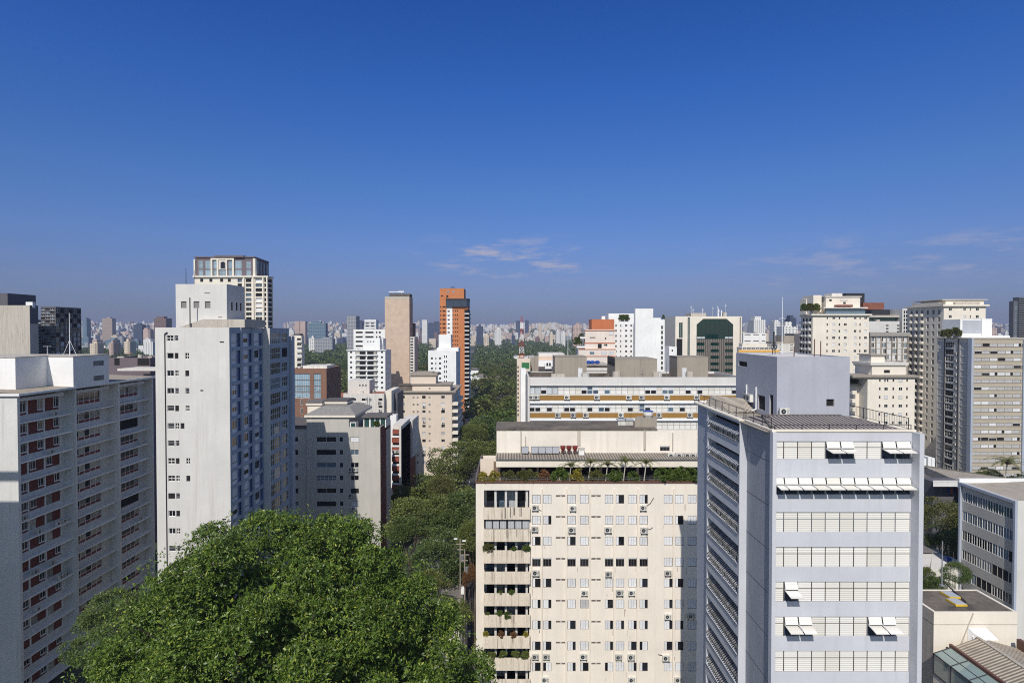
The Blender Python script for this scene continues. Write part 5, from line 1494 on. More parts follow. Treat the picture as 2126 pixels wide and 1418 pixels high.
# thin cream balcony tower beside the white block
t, x0, x1, d, zt = tower('cream_strip_tower', 'thin cream tower with stacked balconies and a dark side, beside the blue panelled wall', 'apartment tower', 290, 608, 626, 697, 632, mats=('cream_pale', 'slate', 'dark_wall'), cols=[(617, 625.5)], rows=prow(702, 10.8, 4.6, 14), style=lambda i, j: ['void', 'dark2', 'shut', 'shut', 'void'][j % 5])
for j in range(12): part('balcony', MB().box(X(616, 289), X(627, 289), 289, 290.1, Z(710.5 + 10.8 * j, 289), Z(706.5 + 10.8 * j, 289)), 'white_old', t)
part('roof_planting_box', MB().box(X(611, 292), X(623, 292), 292, 297, zt - .5, Z(693, 292)), 'dark_wall', t)

# far left glass buildings
t, x0, x1, d, zt = tower('dark_glass_building', 'dark glass office building at the far left edge, beside a beige blank wall', 'office building', 206, 85, 116, 637, 169, mats=('dark_wall', 'slate', 'glass_navy'), cols=[(86 + 10 * k, 95.5 + 10 * k) for k in range(3)], rows=prow(640, 6.4, 3.8, 16), style=lambda i, j: ['blue2', 'void', 'dark2', 'blue2'][(j * 3 + i) % 4], parapet=.3,
    sides=[(1, lambda D, z: [(D * k / 6 + .12, D * (k + 1) / 6 - .12, z - .5 - 1.65 * (r + 1), z - .6 - 1.65 * r, (['dark2', 'void'][(k + r) % 2] if r < 3 else ['dark2', 'beige', 'beige', 'curt', 'void', 'beige', 'dark2'][(k * 3 + r * 5 + k * r) % 7])) for k in range(6) for r in range(13)])])  # lower panes: beige and curtain colours imitate reflected sunlit buildings
for j in range(14): part('spandrel', MB().box(X(62, 205.8), X(86, 205.8), 205.85, 206.1, Z(672 + 6.6 * j, 205), Z(669.5 + 6.6 * j, 205)), 'silver_panel', t)
part('banded_wall', MB().box(X(40, 206), x0 - .03, 206.05, 209, -60, Z(664, 206)), 'glass_navy', t)
t, x0, x1, d, zt = tower('beige_blank_building', 'beige grey blank walled building at the far left edge', 'office building', 196, -60, 62, 634, 80, mats=('old_concrete', 'slate', 'dark_wall'), base=-60)
part('dark_side', MB().box(x1 - .02, x1 + .06, 196.05, 196 + d - .05, Z(672, 196), zt + .02), 'dark_wall', t)
part('dark_top', MB().box(X(-60, 200), X(19, 200), 199.9, 199.9 + 11.9, zt - 2, Z(609, 200)), 'dark_wall', t)
part('roof_cabin', MB().box(X(56, 197), X(70, 197), 197, 198.2, zt - .8, Z(627, 197)), 'bright_white', t)
t, x0, x1, d, zt = tower('dark_low_building', 'low dark grey building with black glass panels behind the left block roof', 'building', 160, 224, 312, 743, None, 14, mats=('mauve_wall', 'slate'), cols=[(238, 249), (286, 311)], rows=[(744.5, 759)], style='void')
part('white_ledge', MB().box(X(244, 150), X(330, 150), 150, 158, Z(770, 150), Z(765.5, 150)), 'white_old', t)

# salmon building with the orange roof house
t, x0, x1, d, zt = tower('salmon_building', 'salmon building with orange bands and a big orange roof house', 'apartment building', 270, 1215, 1277, 684, None, 14, mats=('salmon_wall', 'concrete_dark'), parapet=.3)
part('orange_roof_house', MB().box(X(1228, 273), X(1275, 273), 273, 283, zt - .3, Z(663, 273)), 'orange_paint', t)
part('chimney', MB().box(X(1249, 276), X(1256, 276), 276, 279, Z(663, 276) - .2, Z(656.5, 276)), 'white_paint', t)
part('lower_wing', MB().box(X(1201, 268), X(1216, 268), 268.2, 280, -60, Z(725, 268)).box(X(1201, 269.4), X(1278, 269.4), 268, 269.9, -60, Z(726, 268)), 'salmon_wall', t)
for y in (685.5, 711.5, 724.5, 739): part('orange_band', MB().box(x0 - (.3 if y < 720 else 3.0), x1 + .1, 269.75 if y < 720 else 267.85, 270.05 if y < 720 else 268.05, Z(y + 1.4, 268), Z(y, 268)), 'orange_paint', t)
for a in (1205, 1212): part('garden_balcony', MB().box(X(a - 8, 271), X(1216, 271), 270.5, 274, Z(703 if a > 1210 else 722, 271), Z(700 if a > 1210 else 719, 271)), 'white_paint', t)
for a, b_, c, e, s in ((1224, 1236, 700, 701.6, 'void'), (1241, 1249, 714, 723, 'void'), (1254, 1261, 714, 718.5, 'dark2'), (1264, 1273, 689, 695, 'shut'), (1256, 1258, 700.5, 705, 'void'), (1224, 1234, 730, 736, 'blue2'), (1248, 1259, 730, 736, 'shut'), (1264, 1273, 730, 736, 'shut')): stick(t, s, a, b_, c, e, 269.95 if c < 725 else 267.95)
# white small window block and its tall neighbour
t, x0, x1, d, zt = tower('white_dotted_tower', 'white tower with small square windows and planted roof, right of the orange roof house', 'apartment tower', 285, 1275, 1315, 668, None, 14, mats=('bright_white', 'concrete'), cols=[(1277, 1280.5), (1287.5, 1289.5), (1297.5, 1302), (1308.3, 1312)], rows=prow(674, 10.7, 4.6, 11), style=lambda i, j: 'void' if i == 1 else 'dark2')
part('roof_storey', MB().box(X(1263, 289), X(1317, 289), 289, 298, zt - 1, Z(651, 289)), 'bright_white', t)
t, x0, x1, d, zt = tower('white_slab_tower', 'tall blank white slab tower with one column of dark windows on its right edge', 'apartment tower', 260, 1319, 1356, 641, 1316, mats=('bright_white', 'concrete'))
part('right_wing', MB().box(x1 + .02, X(1371, 261), 261, 274, -60, Z(660, 261)).box(X(1371, 261) + .02, X(1379.5, 262), 262, 274, -60, Z(664, 262)), 'bright_white', t)
for j in range(10): stick(t, 'dark2', 1371.8, 1376.2, 676 + 10.5 * j, 683.5 + 10.5 * j, 262)
t, x0, x1, d, zt = tower('low_pale_building', 'low pale building between the white slab and the green glass building', 'building', 240, 1389, 1405, 720, 1380, mats=('bright_white', 'concrete'), cols=[(1394, 1397)], rows=prow(726, 15, 4, 3), style='void')

# cream building with the green glass arch
def green_glass():
    Y = 300; r = 720
    x0, x1, zt = X(1402, Y, r), X(1540, Y, r), Z(657, Y)
    t = thing('green_glass_building', 'cream building with a large chamfered green glass bay and roof aerials', 'office building', ((x0 + x1) / 2, 310, -60))
    cx0, cx1 = X(1446, Y, r) - x0, X(1522, Y, r) - x0
    o = [(cx0, cx1, -58, Z(662, Y), None, .5), (X(1409, Y) - x0, X(1417, Y) - x0, Z(702, Y), Z(670, Y), 'teal2', .3), (X(1427, Y) - x0, X(1432, Y) - x0, -58, Z(659, Y), 'teal2', .3), (X(1535, Y) - x0, X(1537, Y) - x0, -58, Z(659, Y), 'void', .5), (X(1404, Y) - x0, X(1416.5, Y) - x0, Z(742, Y), Z(703.5, Y), 'void', .3)]
    body(t, rect(x0, x1, Y, 322), -60, zt, {0: o}, ('cream_pale', 'old_concrete'), parapet=.4, win='glass_slot')
    Yg = Y + .3
    g = MB(); P_ = lambda px, py: (X(px, Yg, r), Yg, Z(py, Yg))
    g.poly([P_(1446, 800), P_(1522, 800), P_(1522, 674), P_(1508, 662), P_(1460, 662), P_(1446, 674)])
    bay = part('glass_bay', g, 'glass_green', t)
    for a in (((1446, 661.5), (1446, 674), (1460.5, 661.5)), ((1522, 661.5), (1507.5, 661.5), (1522, 674))):
        c = MB(); c.poly([(X(p, Y - .03, r), Y - .03, Z(q, Y - .03)) for p, q in a]); c.poly([(X(p, Y, r), Y + .4, Z(q, Y)) for p, q in a]); part('arch_corner', c, 'cream_pale', t)
    fr = MB()
    for k in range(1, 8): px = 1446 + 9.5 * k; fr.box(X(px, Yg, r) - .08, X(px, Yg, r) + .08, Yg - .1, Yg - .02, Z(705, Yg), Z(663 if 1 < k < 7 else 670, Yg))
    for py in (675, 690): fr.box(X(1446, Yg, r), X(1522, Yg, r), Yg - .09, Yg - .01, Z(py + .6, Yg), Z(py, Yg))
    part('glazing_bar', fr, 'metal_dark', bay)
    for k in range(6):
        y = 704 + 13.6 * k
        part('stone_band', MB().box(X(1446, Yg, r) + .1, X(1522, Yg, r) - .1, Yg - .25, Yg - .02, Z(y + 7.5, Yg), Z(y, Yg)), 'stone_band', bay)
    for a, b_ in ((1462, 1475), (1492, 1504)): part('stone_pier', MB().box(X(a, Yg, r), X(b_, Yg, r), Yg - .4, Yg - .2, Z(790, Yg), Z(704, Yg)), 'stone_band', bay)
    part('pale_panes', MB().box(X(1447, Yg, r), X(1463, Yg, r), Yg - .06, Yg - .02, Z(703, Yg), Z(699.5, Yg)).box(X(1505, Yg, r), X(1521, Yg, r), Yg - .06, Yg - .02, Z(703, Yg), Z(699.5, Yg)), 'curtain_cloth', bay)
    part('roof_house', MB().box(X(1434, 304), X(1465, 304), 304, 314, zt - .5, Z(650, 304)).box(X(1501, 304), X(1508, 304), 304, 308, zt - .5, Z(649, 304)), 'old_concrete', t)
    for i, (px, py, w) in enumerate(((1434, 634, .08), (1438, 640, .12), (1458, 640, .15), (1479, 636, .08), (1489, 634, .08), (1491, 641, .3), (1497, 644, .3), (1505, 630, .06))):
        x = X(px, 303); q = MB().tube((x, 303, zt - .4), (x, 303, Z(py, 303)), w, w * .7, 6)
        q.box(x - .5, x + .5, 302.8, 303.2, Z(py + 5, 303), Z(py + 4, 303))
        single('roof_aerial', q, 'white_metal', f'pale aerial on the roof above the green glass bay, {ORD[i]} from the left', 'antenna', 'aerials above the green glass bay')
green_glass()

# white roof garden building at right
def roof_garden():
    Y = 265
    t, x0, x1, d, zt = tower('roof_garden_tower', 'white apartment tower with a bushy roof garden behind the blue grey roof house', 'apartment tower', Y, 1687, 1804, 655, 1663, mats=('cream_pale', 'old_concrete'), parapet=.8,
        cols=[(1715, 1717.6), (1727, 1733), (1740, 1743), (1751, 1757), (1771.5, 1777), (1783, 1785.6), (1793, 1799)], rows=prow(657.5, 13.75, 5.4, 9), style=lambda i, j: 'void' if i in (0, 2, 5) else ['shut', 'dark2', 'shut', 'shut', 'dark2'][(j + i) % 5],
        sides=[(3, lambda D, z: sgrid(D, 3, 1.6, [z - 1.2 - 2.94 * k for k in range(9)], 2.2, 'void', .8, .8))])
    part('cornice', MB().box(x0 - 1.0, x1 + .8, Y - .9, Y + d + .5, zt + .02, zt + .6).box(x0 - .5, x1 + .4, Y - .4, Y + d + .2, zt - .4, zt + .02), 'cream_pale', t)
    for k in range(8):
        for q in range(3): part('side_balcony', MB().box(x0 - 1.0, x0 + .05, Y + 1.6 + q * d / 3.2, Y + 4.0 + q * d / 3.2, zt - 3.6 - 2.94 * k, zt - 2.7 - 2.94 * k), 'white_wall', t)
    pb = part('penthouse', MB().box(X(1713, 268), X(1784, 268), 268, 280, zt, Z(617, 268)).box(X(1687, 270), X(1704, 270), 270, 280, zt, Z(613, 270)).box(X(1672, 276), X(1690, 276), 276, 282, zt, Z(621, 276)), 'cream_pale', t)
    part('penthouse_roof', MB().box(X(1712, 268) - .2, X(1786, 268), 267.6, 280.4, Z(617, 268), Z(615, 268)).box(X(1725, 271), X(1747, 271), 271, 278, Z(615, 271), Z(609, 271)), 'white_old', t)
    part('dark_plant_room', MB().box(X(1754, 282), X(1793, 282), 282, 290, zt, Z(609, 282)), 'metal_dark', t)
    part('terrace_glazing', MB().box(X(1713, 266.5), X(1795, 266.5), 266.6, 267.5, zt, Z(641, 266)), 'glass_blue', t)
    part('terrace_roof', MB().box(X(1708, 265.5), X(1800, 265.5), 265.4, 268, Z(640.5, 266), Z(638, 266)), 'white_old', t)
    part('terracotta_canopy', MB().box(X(1735, 266), X(1767, 266), 265.2, 267.9, Z(637.5, 266), Z(633, 266)), 'terracotta', t)
    part('red_tile_roof', MB().prism([(X(1785, 276), 274), (X(1828, 276), 274), (X(1822, 276), 288), (X(1790, 276), 288)], Z(643, 276), Z(629, 276)), 'terracotta', t)
    for a, c in ((1720, 621.5), (1749, 627)): stick(t, 'void', a, a + 5, c, c + 4, 267.95)
    stick(t, 'blind', 1743, 1758, 621, 624.5, 267.95)
roof_garden()
t, x0, x1, d, zt = tower('white_terrace_building', 'white stepped building with a dark top floor behind the roof garden tower', 'apartment building', 330, 1800, 1867, 667, None, 14, mats=('white_wall', 'concrete'), cols=[(1838, 1843.5), (1861, 1866)], rows=prow(674.5, 6.4, 2.8, 3), style='void')
part('glass_storey', MB().box(X(1804, 333), X(1857, 333), 333, 342, zt - .3, Z(659, 333)), 'glass_green', t)
part('storey_roof', MB().box(X(1800, 332.5), X(1866, 332.5), 332.5, 342.5, Z(659, 333), Z(654.5, 333)), 'old_concrete', t)
part('upper_dark', MB().box(X(1808, 337), X(1846, 337), 337, 345, Z(655, 337), Z(643, 337)), 'metal_dark', t)
# pale grid façade building
t, x0, x1, d, zt = tower('grid_front_building', 'pale building with a grid front of blue shutters and brown posts', 'apartment building', 280, 1806, 1886, 698, None, 14, mats=('white_old', 'old_concrete'), cols=[(1808.5 + 6.2 * k, 1814 + 6.2 * k) for k in range(12)], rows=prow(699.5, 12.4, 9.5, 6), style=lambda i, j: ['blue2', 'shut', 'dark2', 'shut', 'blue2', 'shut', 'shut'][(i * 3 + j * 2) % 7])
for k in range(8): part('post', MB().box(X(1806 + 11 * k, 279.7), X(1807.8 + 11 * k, 279.7), 279.6, 280.1, -40, zt), 'concrete', t)
part('roof', MB().box(x0 - .4, x1 + .2, 279.2, 294, zt + .02, Z(690, 280)), 'paving', t)
# small cream building with arched windows
def arch_building():
    Y = 200
    t, x0, x1, d, zt = tower('arched_window_building', 'cream building with small arched windows and layered cornices left of the balconied tower', 'apartment building', Y, 1801, 1899, 783, 1769, mats=('cream_pale', 'concrete_dark'), parapet=0)
    rows = prow(786, 17.6, 6.4, 8)
    for j, (a, b_) in enumerate(rows):
        for i, px in enumerate((1826.5, 1839.5, 1854.5, 1869.5, 1883)):
            w = 2.6 if i % 2 == 0 else 3.8
            y = a
            if j == 0 and i == 1:
                stick(t, 'arch', 1835.5, 1838.8, y, b_, Y); stick(t, 'arch', 1841, 1844.3, y, b_, Y); continue
            if i % 2 == 0: stick(t, 'arch' if j or i != 0 else 'arch', px - 1.8, px + 1.8, y, b_, Y)
            else: stick(t, ['dark2', 'shut', 'dark2', 'shut'][(i + j) % 4], px - 3.8, px + 3.8, y, b_ + .6, Y)
    part('cornice', MB().box(x0 - 5.5, x1 + .9, Y - .7, Y + d, zt + .02, Z(779, Y)).box(x0 - 5.2, x1 + .5, Y - .35, Y + d, zt - .45, zt + .02), 'concrete', t)
    part('attic', MB().box(X(1810, 202), X(1880, 202), 202, 212, Z(780, 202), Z(758, 202)), 'cream_pale', t)
    part('attic_cornice', MB().box(X(1805, 202), X(1884, 202), 201.4, 212.4, Z(758, 202), Z(753, 202)), 'white_old', t)
    part('water_house', MB().box(X(1808, 204), X(1836, 204), 204, 211, Z(754, 204), Z(738, 204)), 'cream_pale', t)
    part('water_house_roof', MB().box(X(1805, 204), X(1838, 204), 203.5, 211.5, Z(738, 204), Z(736, 204)), 'concrete', t)
    stick(t, 'void', 1835, 1847, 768, 774, 201.95)
    part('left_wing', MB().box(X(1766, 208), x0 + .2, 205, 218, -55, Z(801, 205)), 'cream_pale', t)
    part('left_cornice', MB().box(X(1766, 203), X(1814, 203), 203.5, 206, Z(801, 204), Z(797, 204)), 'concrete', t)
    part('terrace_shade', MB().box(X(1766, 207), X(1801, 207), 207, 214, Z(797, 207), Z(782, 207)), 'dark_wall', t)
    for j in range(6): part('balcony', MB().box(X(1768, 204), X(1777, 204), 203.4, 205.1, Z(818 + 17.6 * j, 204), Z(811 + 17.6 * j, 204)), 'cream_pale', t)
    for j in range(6): stick(t, 'dark2', 1783, 1788, 804 + 17.6 * j, 813 + 17.6 * j, 204.97)
arch_building()
# tall cream tower with balconies on its side
def balcony_tower():
    Y = 262
    t, x0, x1, d, zt = tower('cream_balcony_tower', 'tall cream tower with curved balconies all down its left side', 'apartment tower', Y, 1959, 2046, 636, 1883, mats=('cream_pale', 'old_concrete'), parapet=.5,
        cols=[(1968, 1974.5), (1998, 2003.5), (2011.5, 2013.5), (2024, 2030.5)], rows=prow(639.5, 15.1, 6.0, 18), style=lambda i, j: 'void' if i == 2 else ['dark2', 'dark2', 'shut'][(i + j) % 3],
        sides=[(3, lambda D, z: sgrid(D, 6, 1.5, [z - 1.4 - 3.19 * k for k in range(19)], 2.1, lambda i, j: 'dark2', 1.2, 1.0))])
    part('cornice', MB().box(x0 - .9, x1 + 1.0, Y - .9, Y + d + .5, zt + .02, zt + .7), 'cream_pale', t)
    n = 0
    for k in range(19):
        for q in range(3):
            c = (d - 2.2) * (q + .5) / 6 + 1.0
            yb = Y + d - c
            m = MB(); 
            for s in range(6):
                a0, a1 = pi * s / 6, pi * (s + 1) / 6
                p0, p1 = (x0 - .95 * sin(a0), yb + 1.3 * cos(a0)), (x0 - .95 * sin(a1), yb + 1.3 * cos(a1))
                z0_, z1_ = zt - 4.0 - 3.19 * k, zt - 2.95 - 3.19 * k
                m.quad((*p1, z0_), (*p0, z0_), (*p0, z1_), (*p1, z1_)); m.poly([(*p0, z0_ + .2), (*p1, z0_ + .2), (x0, yb, z0_ + .2)])
            part('balcony', m, 'cream_pale', t)
    part('attic', MB().box(X(1961, 264), X(2040, 264), 264, 280, zt, Z(623, 264)).box(x0 + .8, X(1962, 264), 266, 284, zt, Z(627, 266)), 'cream_pale', t)
    part('attic_roof', MB().box(x0 + .3, X(2041, 264) + 1, 263.3, 285, Z(623, 264), Z(621.5, 264)), 'white_old', t)
    part('attic_terrace', MB().box(X(1912, 284), X(1960, 284), 262.6, 265.8, zt + .7, zt + 1.9), 'old_concrete', t)
    stick(t, 'dark2', 2024, 2031, 633 - 1, 637.5 - 1, 263.9) if False else stick(t, 'dark2', 2024, 2031, 627, 632.5, 263.9)
balcony_tower()
t, x0, x1, d, zt = tower('dark_frame_tower', 'slim white framed tower just left of the cream balconied tower', 'apartment tower', 330, 1873, 1884, 641, None, 12, mats=('white_wall', 'slate'), cols=[(1874.5, 1877.5), (1879.3, 1882.5)], rows=prow(645, 8.2, 6, 6), style='void')
# banded slab at right
def banded_slab():
    Y = 205
    t = thing('banded_apartment_slab', 'long slab of sand coloured bands and grey windows at the right edge', 'apartment building', (X(2090, Y), 215, -59))
    x0, x1, zt = X(2017, Y), X(2190, Y), Z(704, Y); D = x0 * F / (1946 - CX) - Y
    cols = [(2022.5 + 16.3 * k, 2037.5 + 16.3 * k) for k in range(10)]
    rows = prow(713, 15.0, 6.6, 19)
    rn = random.Random(8)
    sel = {(i, j): rn.choices(['shutg', 'shut', 'third', 'void', 'glasspair'], [6, 2, 1.5, .6, .6])[0] for i in range(10) for j in range(19)}
    sides = [(.5, 3.2, z - 2.1, z, 'shutg', .1) for z in [zt - 1.2 - 2.48 * k for k in range(19)]]
    so = [(D - b_, D - a, z - 2.0, z, s, .12) for z in [zt - 1.2 - 2.48 * k for k in range(19)] for a, b_, s in ((1.2, 5.3, 'shutg'), (8.5, 12.6, rn.choice(['grid', 'glasspair', 'grid'])), (13.0, D - .5, 'shutg'))]
    body(t, rect(x0, x1, Y, Y + D), -59, zt, {0: fgrid(x0, Y, cols, rows, lambda i, j: sel[(i, j)]), 3: so}, ('sand_band', 'old_concrete', 'white_old'), edge_mi={3: 2}, rec=.12)
    for j in range(19): part('floor_line', MB().box(x0, x1, Y - .12, Y + .02, Z(720.4 + 15 * j, Y), Z(719.8 + 15 * j, Y)), 'concrete', t)
    part('corner_pier', MB().box(x0 - .5, x0 + .25, Y - .5, Y + 1.2, -59, zt + .3), 'blue_grey_wall', t)
    part('corner_pier', MB().box(X(2122, Y), X(2126, Y), Y - .5, Y + .3, -59, zt), 'blue_grey_wall', t)
    part('side_post', MB().box(x0 - .25, x0 + .1, Y + 6.0, Y + 6.3, -59, zt).box(x0 - .25, x0 + .1, Y + 12.7, Y + 13.0, -59, zt), 'metal_dark', t)
    part('roof_edge', MB().box(x0 - .4, x1, Y - .25, Y + D, zt + .02, zt + .4), 'old_concrete', t)
    for j in range(16): ac((x0 - .02, Y + 7.2, zt - 3.2 - 2.48 * j - 2.48), radians(-90), f'air conditioner on the banded slab side, {["first","second","third","fourth","fifth","sixth","seventh","eighth","ninth","tenth","eleventh","twelfth","thirteenth","fourteenth","fifteenth","sixteenth"][j]} from the top of its column', 'air conditioners on the banded slab side', 1.2)
    part('roof_house', MB().box(X(1992, 215), X(2040, 215), 215, 224, zt, Z(663, 215)).box(X(2030, 216), X(2051, 216), 214.5, 224, zt, Z(662, 216)).box(X(1988, 212), X(2095, 212), 212, 214.4, zt, Z(697, 212)), 'bright_white', t)
    part('grey_panel', MB().box(X(1997, 214.9), X(2036, 214.9), 214.93, 215.02, Z(692, 215), Z(665, 215)), 'silver_panel', t)
banded_slab()
t, x0, x1, d, zt = tower('dark_glass_tower', 'dark blue glass tower cut by the right edge of the view', 'office tower', 620, 2104, 2112, 625, 2094, mats=('dark_wall', 'slate'), cols=[(2104.5, 2111.5)], rows=prow(627, 4.6, 3.3, 17), style='blue2')
body(t, rect(x1, X(2150, 618), 618, 626), -60, Z(617, 618), {0: fgrid(x1, 618, [(2113, 2148)], prow(620, 4.6, 3.3, 18), 'dark2')}, ('dark_wall', 'slate'), name='taller_half')

# yellow banded low office seen over the blue grey roof
t, x0, x1, d, zt = tower('yellow_band_office', 'low office with an orange yellow band just above the blue grey roof house', 'office building', 175, 1540, 1618, 721, None, 4, mats=('white_old', 'paving'), cols=[(1541.5 + 9 * k, 1549.8 + 9 * k) for k in range(8)], rows=[(722, 725.8)], style='blue2', parapet=.2, base=-59)
part('yellow_band', MB().box(x0 - 1, x1, 174.9, 175.05, Z(731.5, 175), Z(726.3, 175)), 'orange_yellow', t)
t, x0, x1, d, zt = tower('white_long_hall', 'long white flat hall with thin dark window slots right of the cream building', 'building', 330, 1543, 1590, 692, None, 20, mats=('bright_white', 'concrete'), cols=[(1545, 1558), (1563, 1575), (1581, 1588)], rows=prow(694, 13.5, 1.8, 2), style='void')
t, x0, x1, d, zt = tower('cream_low_hall', 'low cream hall in front of the long white hall', 'building', 250, 1541, 1596, 713, None, 4, mats=('cream_pale', 'concrete'), cols=[(1547, 1555), (1588, 1594)], rows=[(714.5, 716)], style='void')
t, x0, x1, d, zt = tower('pale_stepped_building', 'pale stepped building left of the roof garden tower', 'building', 240, 1614, 1648, 714, None, 18, mats=('white_old', 'concrete'), cols=[(1618, 1621), (1640, 1646)], rows=prow(716, 5, 1.5, 3), style='void')
part('upper_step', MB().box(X(1611, 245), X(1649, 245), 245, 255, -40, Z(710, 245)).box(X(1626, 250), X(1648, 250), 250, 258, -40, Z(697, 250)), 'concrete', t)
t, x0, x1, d, zt = tower('dark_side_building', 'dark grey building wedged against the roof garden tower', 'building', 275, 1649, 1663, 693, None, 10, mats=('dark_wall', 'slate'))

# ---------------------------------------------------------------- lower right corner
def grey_office():
    Y = 86; r = 1100
    x0 = X(2111, Y, r); D = x0 * F / (2000 - CX) - Y; zt = Z(1040, Y); x1 = x0 + 16
    t = thing('grey_ribbon_office', 'grey office building with ribbons of windows along its shaded side, at the right edge', 'office building', (x0 + 6, 90, -57))
    so = []
    for k in range(8):
        z = zt - 1.35 - 3.15 * k
        for i in range(10):
            u = .35 + (D - .7) * i / 10
            s = 'teal2' if k == 0 and i > 4 else ['blue2', 'void', 'dark2', 'dark2'][(k + (i // 3)) % 4] if k > 1 else 'blue2'
            so.append((u + .02, u + (D - .7) / 10 - .02, z - 1.6, z, s, .07))
    body(t, rect(x0, x1, Y, Y + D), -57, zt, {3: so}, ('white_wall', 'corrugated_y', 'grey_wall'), edge_mi={3: 2}, rec=.16, parapet=.35)
    part('side_frame', MB().box(x0 - .35, x0 + .02, Y - .1, Y + .25, -57, zt).box(x0 - .35, x0 + .02, Y + D - .25, Y + D + .1, -57, zt).box(x0 - .35, x0 + .02, Y + .25, Y + D - .25, zt - .4, zt), 'blue_grey_wall', t)
    part('roof_sheet', (lambda m: m.quad((x0 + .4, Y + .4, zt - .2), (x1, Y + .4, zt - .2), (x1, Y + D - .4, zt + .5), (x0 + .4, Y + D - .4, zt - .2)) or m)(MB()), 'corrugated_pale', t)
    part('back_parapet', MB().box(x0 - .3, x1, Y + D, Y + D + .4, zt - 1, zt + .55), 'bright_white', t)
grey_office()
def corner_building():
    Y = 58; r = 1300
    x0, x1 = X(1938.5, Y, r), X(2112, Y, r); D = x1 * F / (2036 - CX) - Y; zt = Z(1270, Y)
    t = thing('white_flat_roof_building', 'white building with a dark stained flat roof at the lower right', 'building', ((x0 + x1) / 2, 62, -57))
    body(t, rect(x0, x1, Y, Y + D), -57, zt, {}, ('cream_pale', 'concrete_dark', 'old_concrete'), parapet=.08, edge_mi={3: 2})
    part('wall_joint', MB().box(x0, x1, Y - .015, Y + .02, zt - 1.26, zt - 1.21).box(x0 - .015, x0 + .02, Y, Y + D, zt - 1.26, zt - 1.2), 'concrete', t)
    part('drain_pipe', MB().tube((X(2020, Y, 1270), Y - .06, zt - .1), (X(1995, Y, 1330), Y - .06, Z(1335, Y)), .05, n=6), 'old_concrete', t)
    h = MB(); a, b_ = X(2009, Y, 1315), X(2046, Y, 1315); zz, zy = Z(1302, Y), Z(1331, Y)
    h.quad((a, Y - .02, zz), (a + .7, Y - 1.0, zz - .75), (b_ + .5, Y - 1.0, zz - .75), (b_, Y - .02, zz)); h.quad((a, Y - .02, zz), (a, Y - .02, zy), (a + .4, Y - .5, zy), (a + .7, Y - 1.0, zz - .75)); h.box(a + .2, b_, Y - .45, Y - .01, zy, zz - .7)
    part('wall_hood', h, 'bright_white', t)
    for i, (xa, ya) in enumerate(((1974, 61.6), (1987, 59.9))):
        q = MB(); x = X(xa, ya, 1240); q.box(x - .55, x + .6, ya - .6, ya + .8, zt - .06, zt + .12, 0); q.box(x - .5, x + .55, ya - .55, ya + .75, zt + .12, zt + .16, 1)
        part('skylight', q, ['yellow_paint', 'silver_panel'], t)
    part('roof_ridge', MB().tube((X(1950, 66, 1230), 66, zt + .06), (X(1955, 60, 1230) + 2.5, 60, zt + .06), .06, n=5), 'metal_dark', t)
    x = X(1955, 64, 1250); q = MB().tube((x, 64, zt), (x, 64, Z(1123, 64)), .07, .05, 8); q.box(x - .2, x + .2, 63.8, 64.2, zt, zt + .12)
    for dx, dy in ((-2.0, 1), (2.6, 1.5)): q.tube((x + dx, 64 + dy, zt), (x, 64, Z(1180, 64)), .012, n=3)
    single('flag_pole', q, 'metal_grey', 'grey guyed pole standing on the stained flat roof at lower right', 'pole')
    # conservatory with a ribbed roof in front of it
    g = thing('conservatory', 'glazed lean to beside a ribbed pale roof in the lower right corner', 'conservatory', (X(2010, 50), 52, -57))
    Yb, Yf = 57.2, 46.0
    xa = X(1938, Yb, 1360); za = Z(1356, Yb)
    part('low_wall', MB().box(xa, xa + .25, Yf, Yb, -57, za - 1.9), 'cream_pale', g)
    rf = MB(); xm = X(1974, Yb, 1345) ; zm = za + .55
    rf.quad((xa, Yf, za), (xm, Yf, zm), (xm, Yb, zm), (xa, Yb, za)); part('glass_roof', rf, 'glass_clear', g)
    sg = MB(); sg.quad((xa + .02, Yb, za - 1.9), (xa + .02, Yf, za - 1.9), (xa + .02, Yf, za), (xa + .02, Yb, za)); part('side_glass', sg, 'glass_clear', g)
    fr = MB()
    for k in range(6): y = Yb - (Yb - Yf) * k / 5; fr.tube((xa, y, za + .02), (xm, y, zm + .02), .05, n=5); fr.tube((xa, y, za - 1.9), (xa, y, za), .05, n=5)
    fr.tube((xa, Yf, za), (xa, Yb, za), .06, n=5); fr.tube((xa, Yf, za - 1.9), (xa, Yb, za - 1.9), .07, n=5); xx = (xa + xm) / 2; fr.tube((xx, Yf, (za + zm) / 2), (xx, Yb, (za + zm) / 2), .04, n=5)
    part('frame', fr, 'metal_dark', g)
    k_ = thing('ribbed_roof_shed', 'shed with a pale ribbed pitched roof in the lower right corner', 'shed', (X(2060, 51), 51, -57))
    rr = MB(); xr = X(2030, Yb, 1340); zr = zm + 1.0; xe = X(2078, Yb, 1345)
    rr.quad((xm + .25, Yf, zm + .12), (xr, Yf, zr), (xr, Yb, zr), (xm + .25, Yb, zm + .12)); rr.quad((xr, Yf, zr), (xe + 1.5, Yf, zm), (xe + 1.5, Yb, zm), (xr, Yb, zr))
    part('roof', rr, 'corrugated_y', k_)
    part('ridge_cap', MB().tube((xr, Yf, zr + .03), (xr, Yb, zr + .03), .14, n=6), 'old_concrete', k_)
    part('gutter', MB().box(xm - .02, xm + .24, Yf, Yb + .2, zm - .1, zm + .3), 'rail_brown', k_)
    part('wall', MB().box(xm + .3, xe + 1.4, Yf, Yb, -57, zm - .12), 'cream_pale', k_)
    part('side_parapet', MB().box(xe + 1.5, xe + 1.9, Yf, Yb, -57, zm + .9), 'rail_brown', k_)
corner_building()
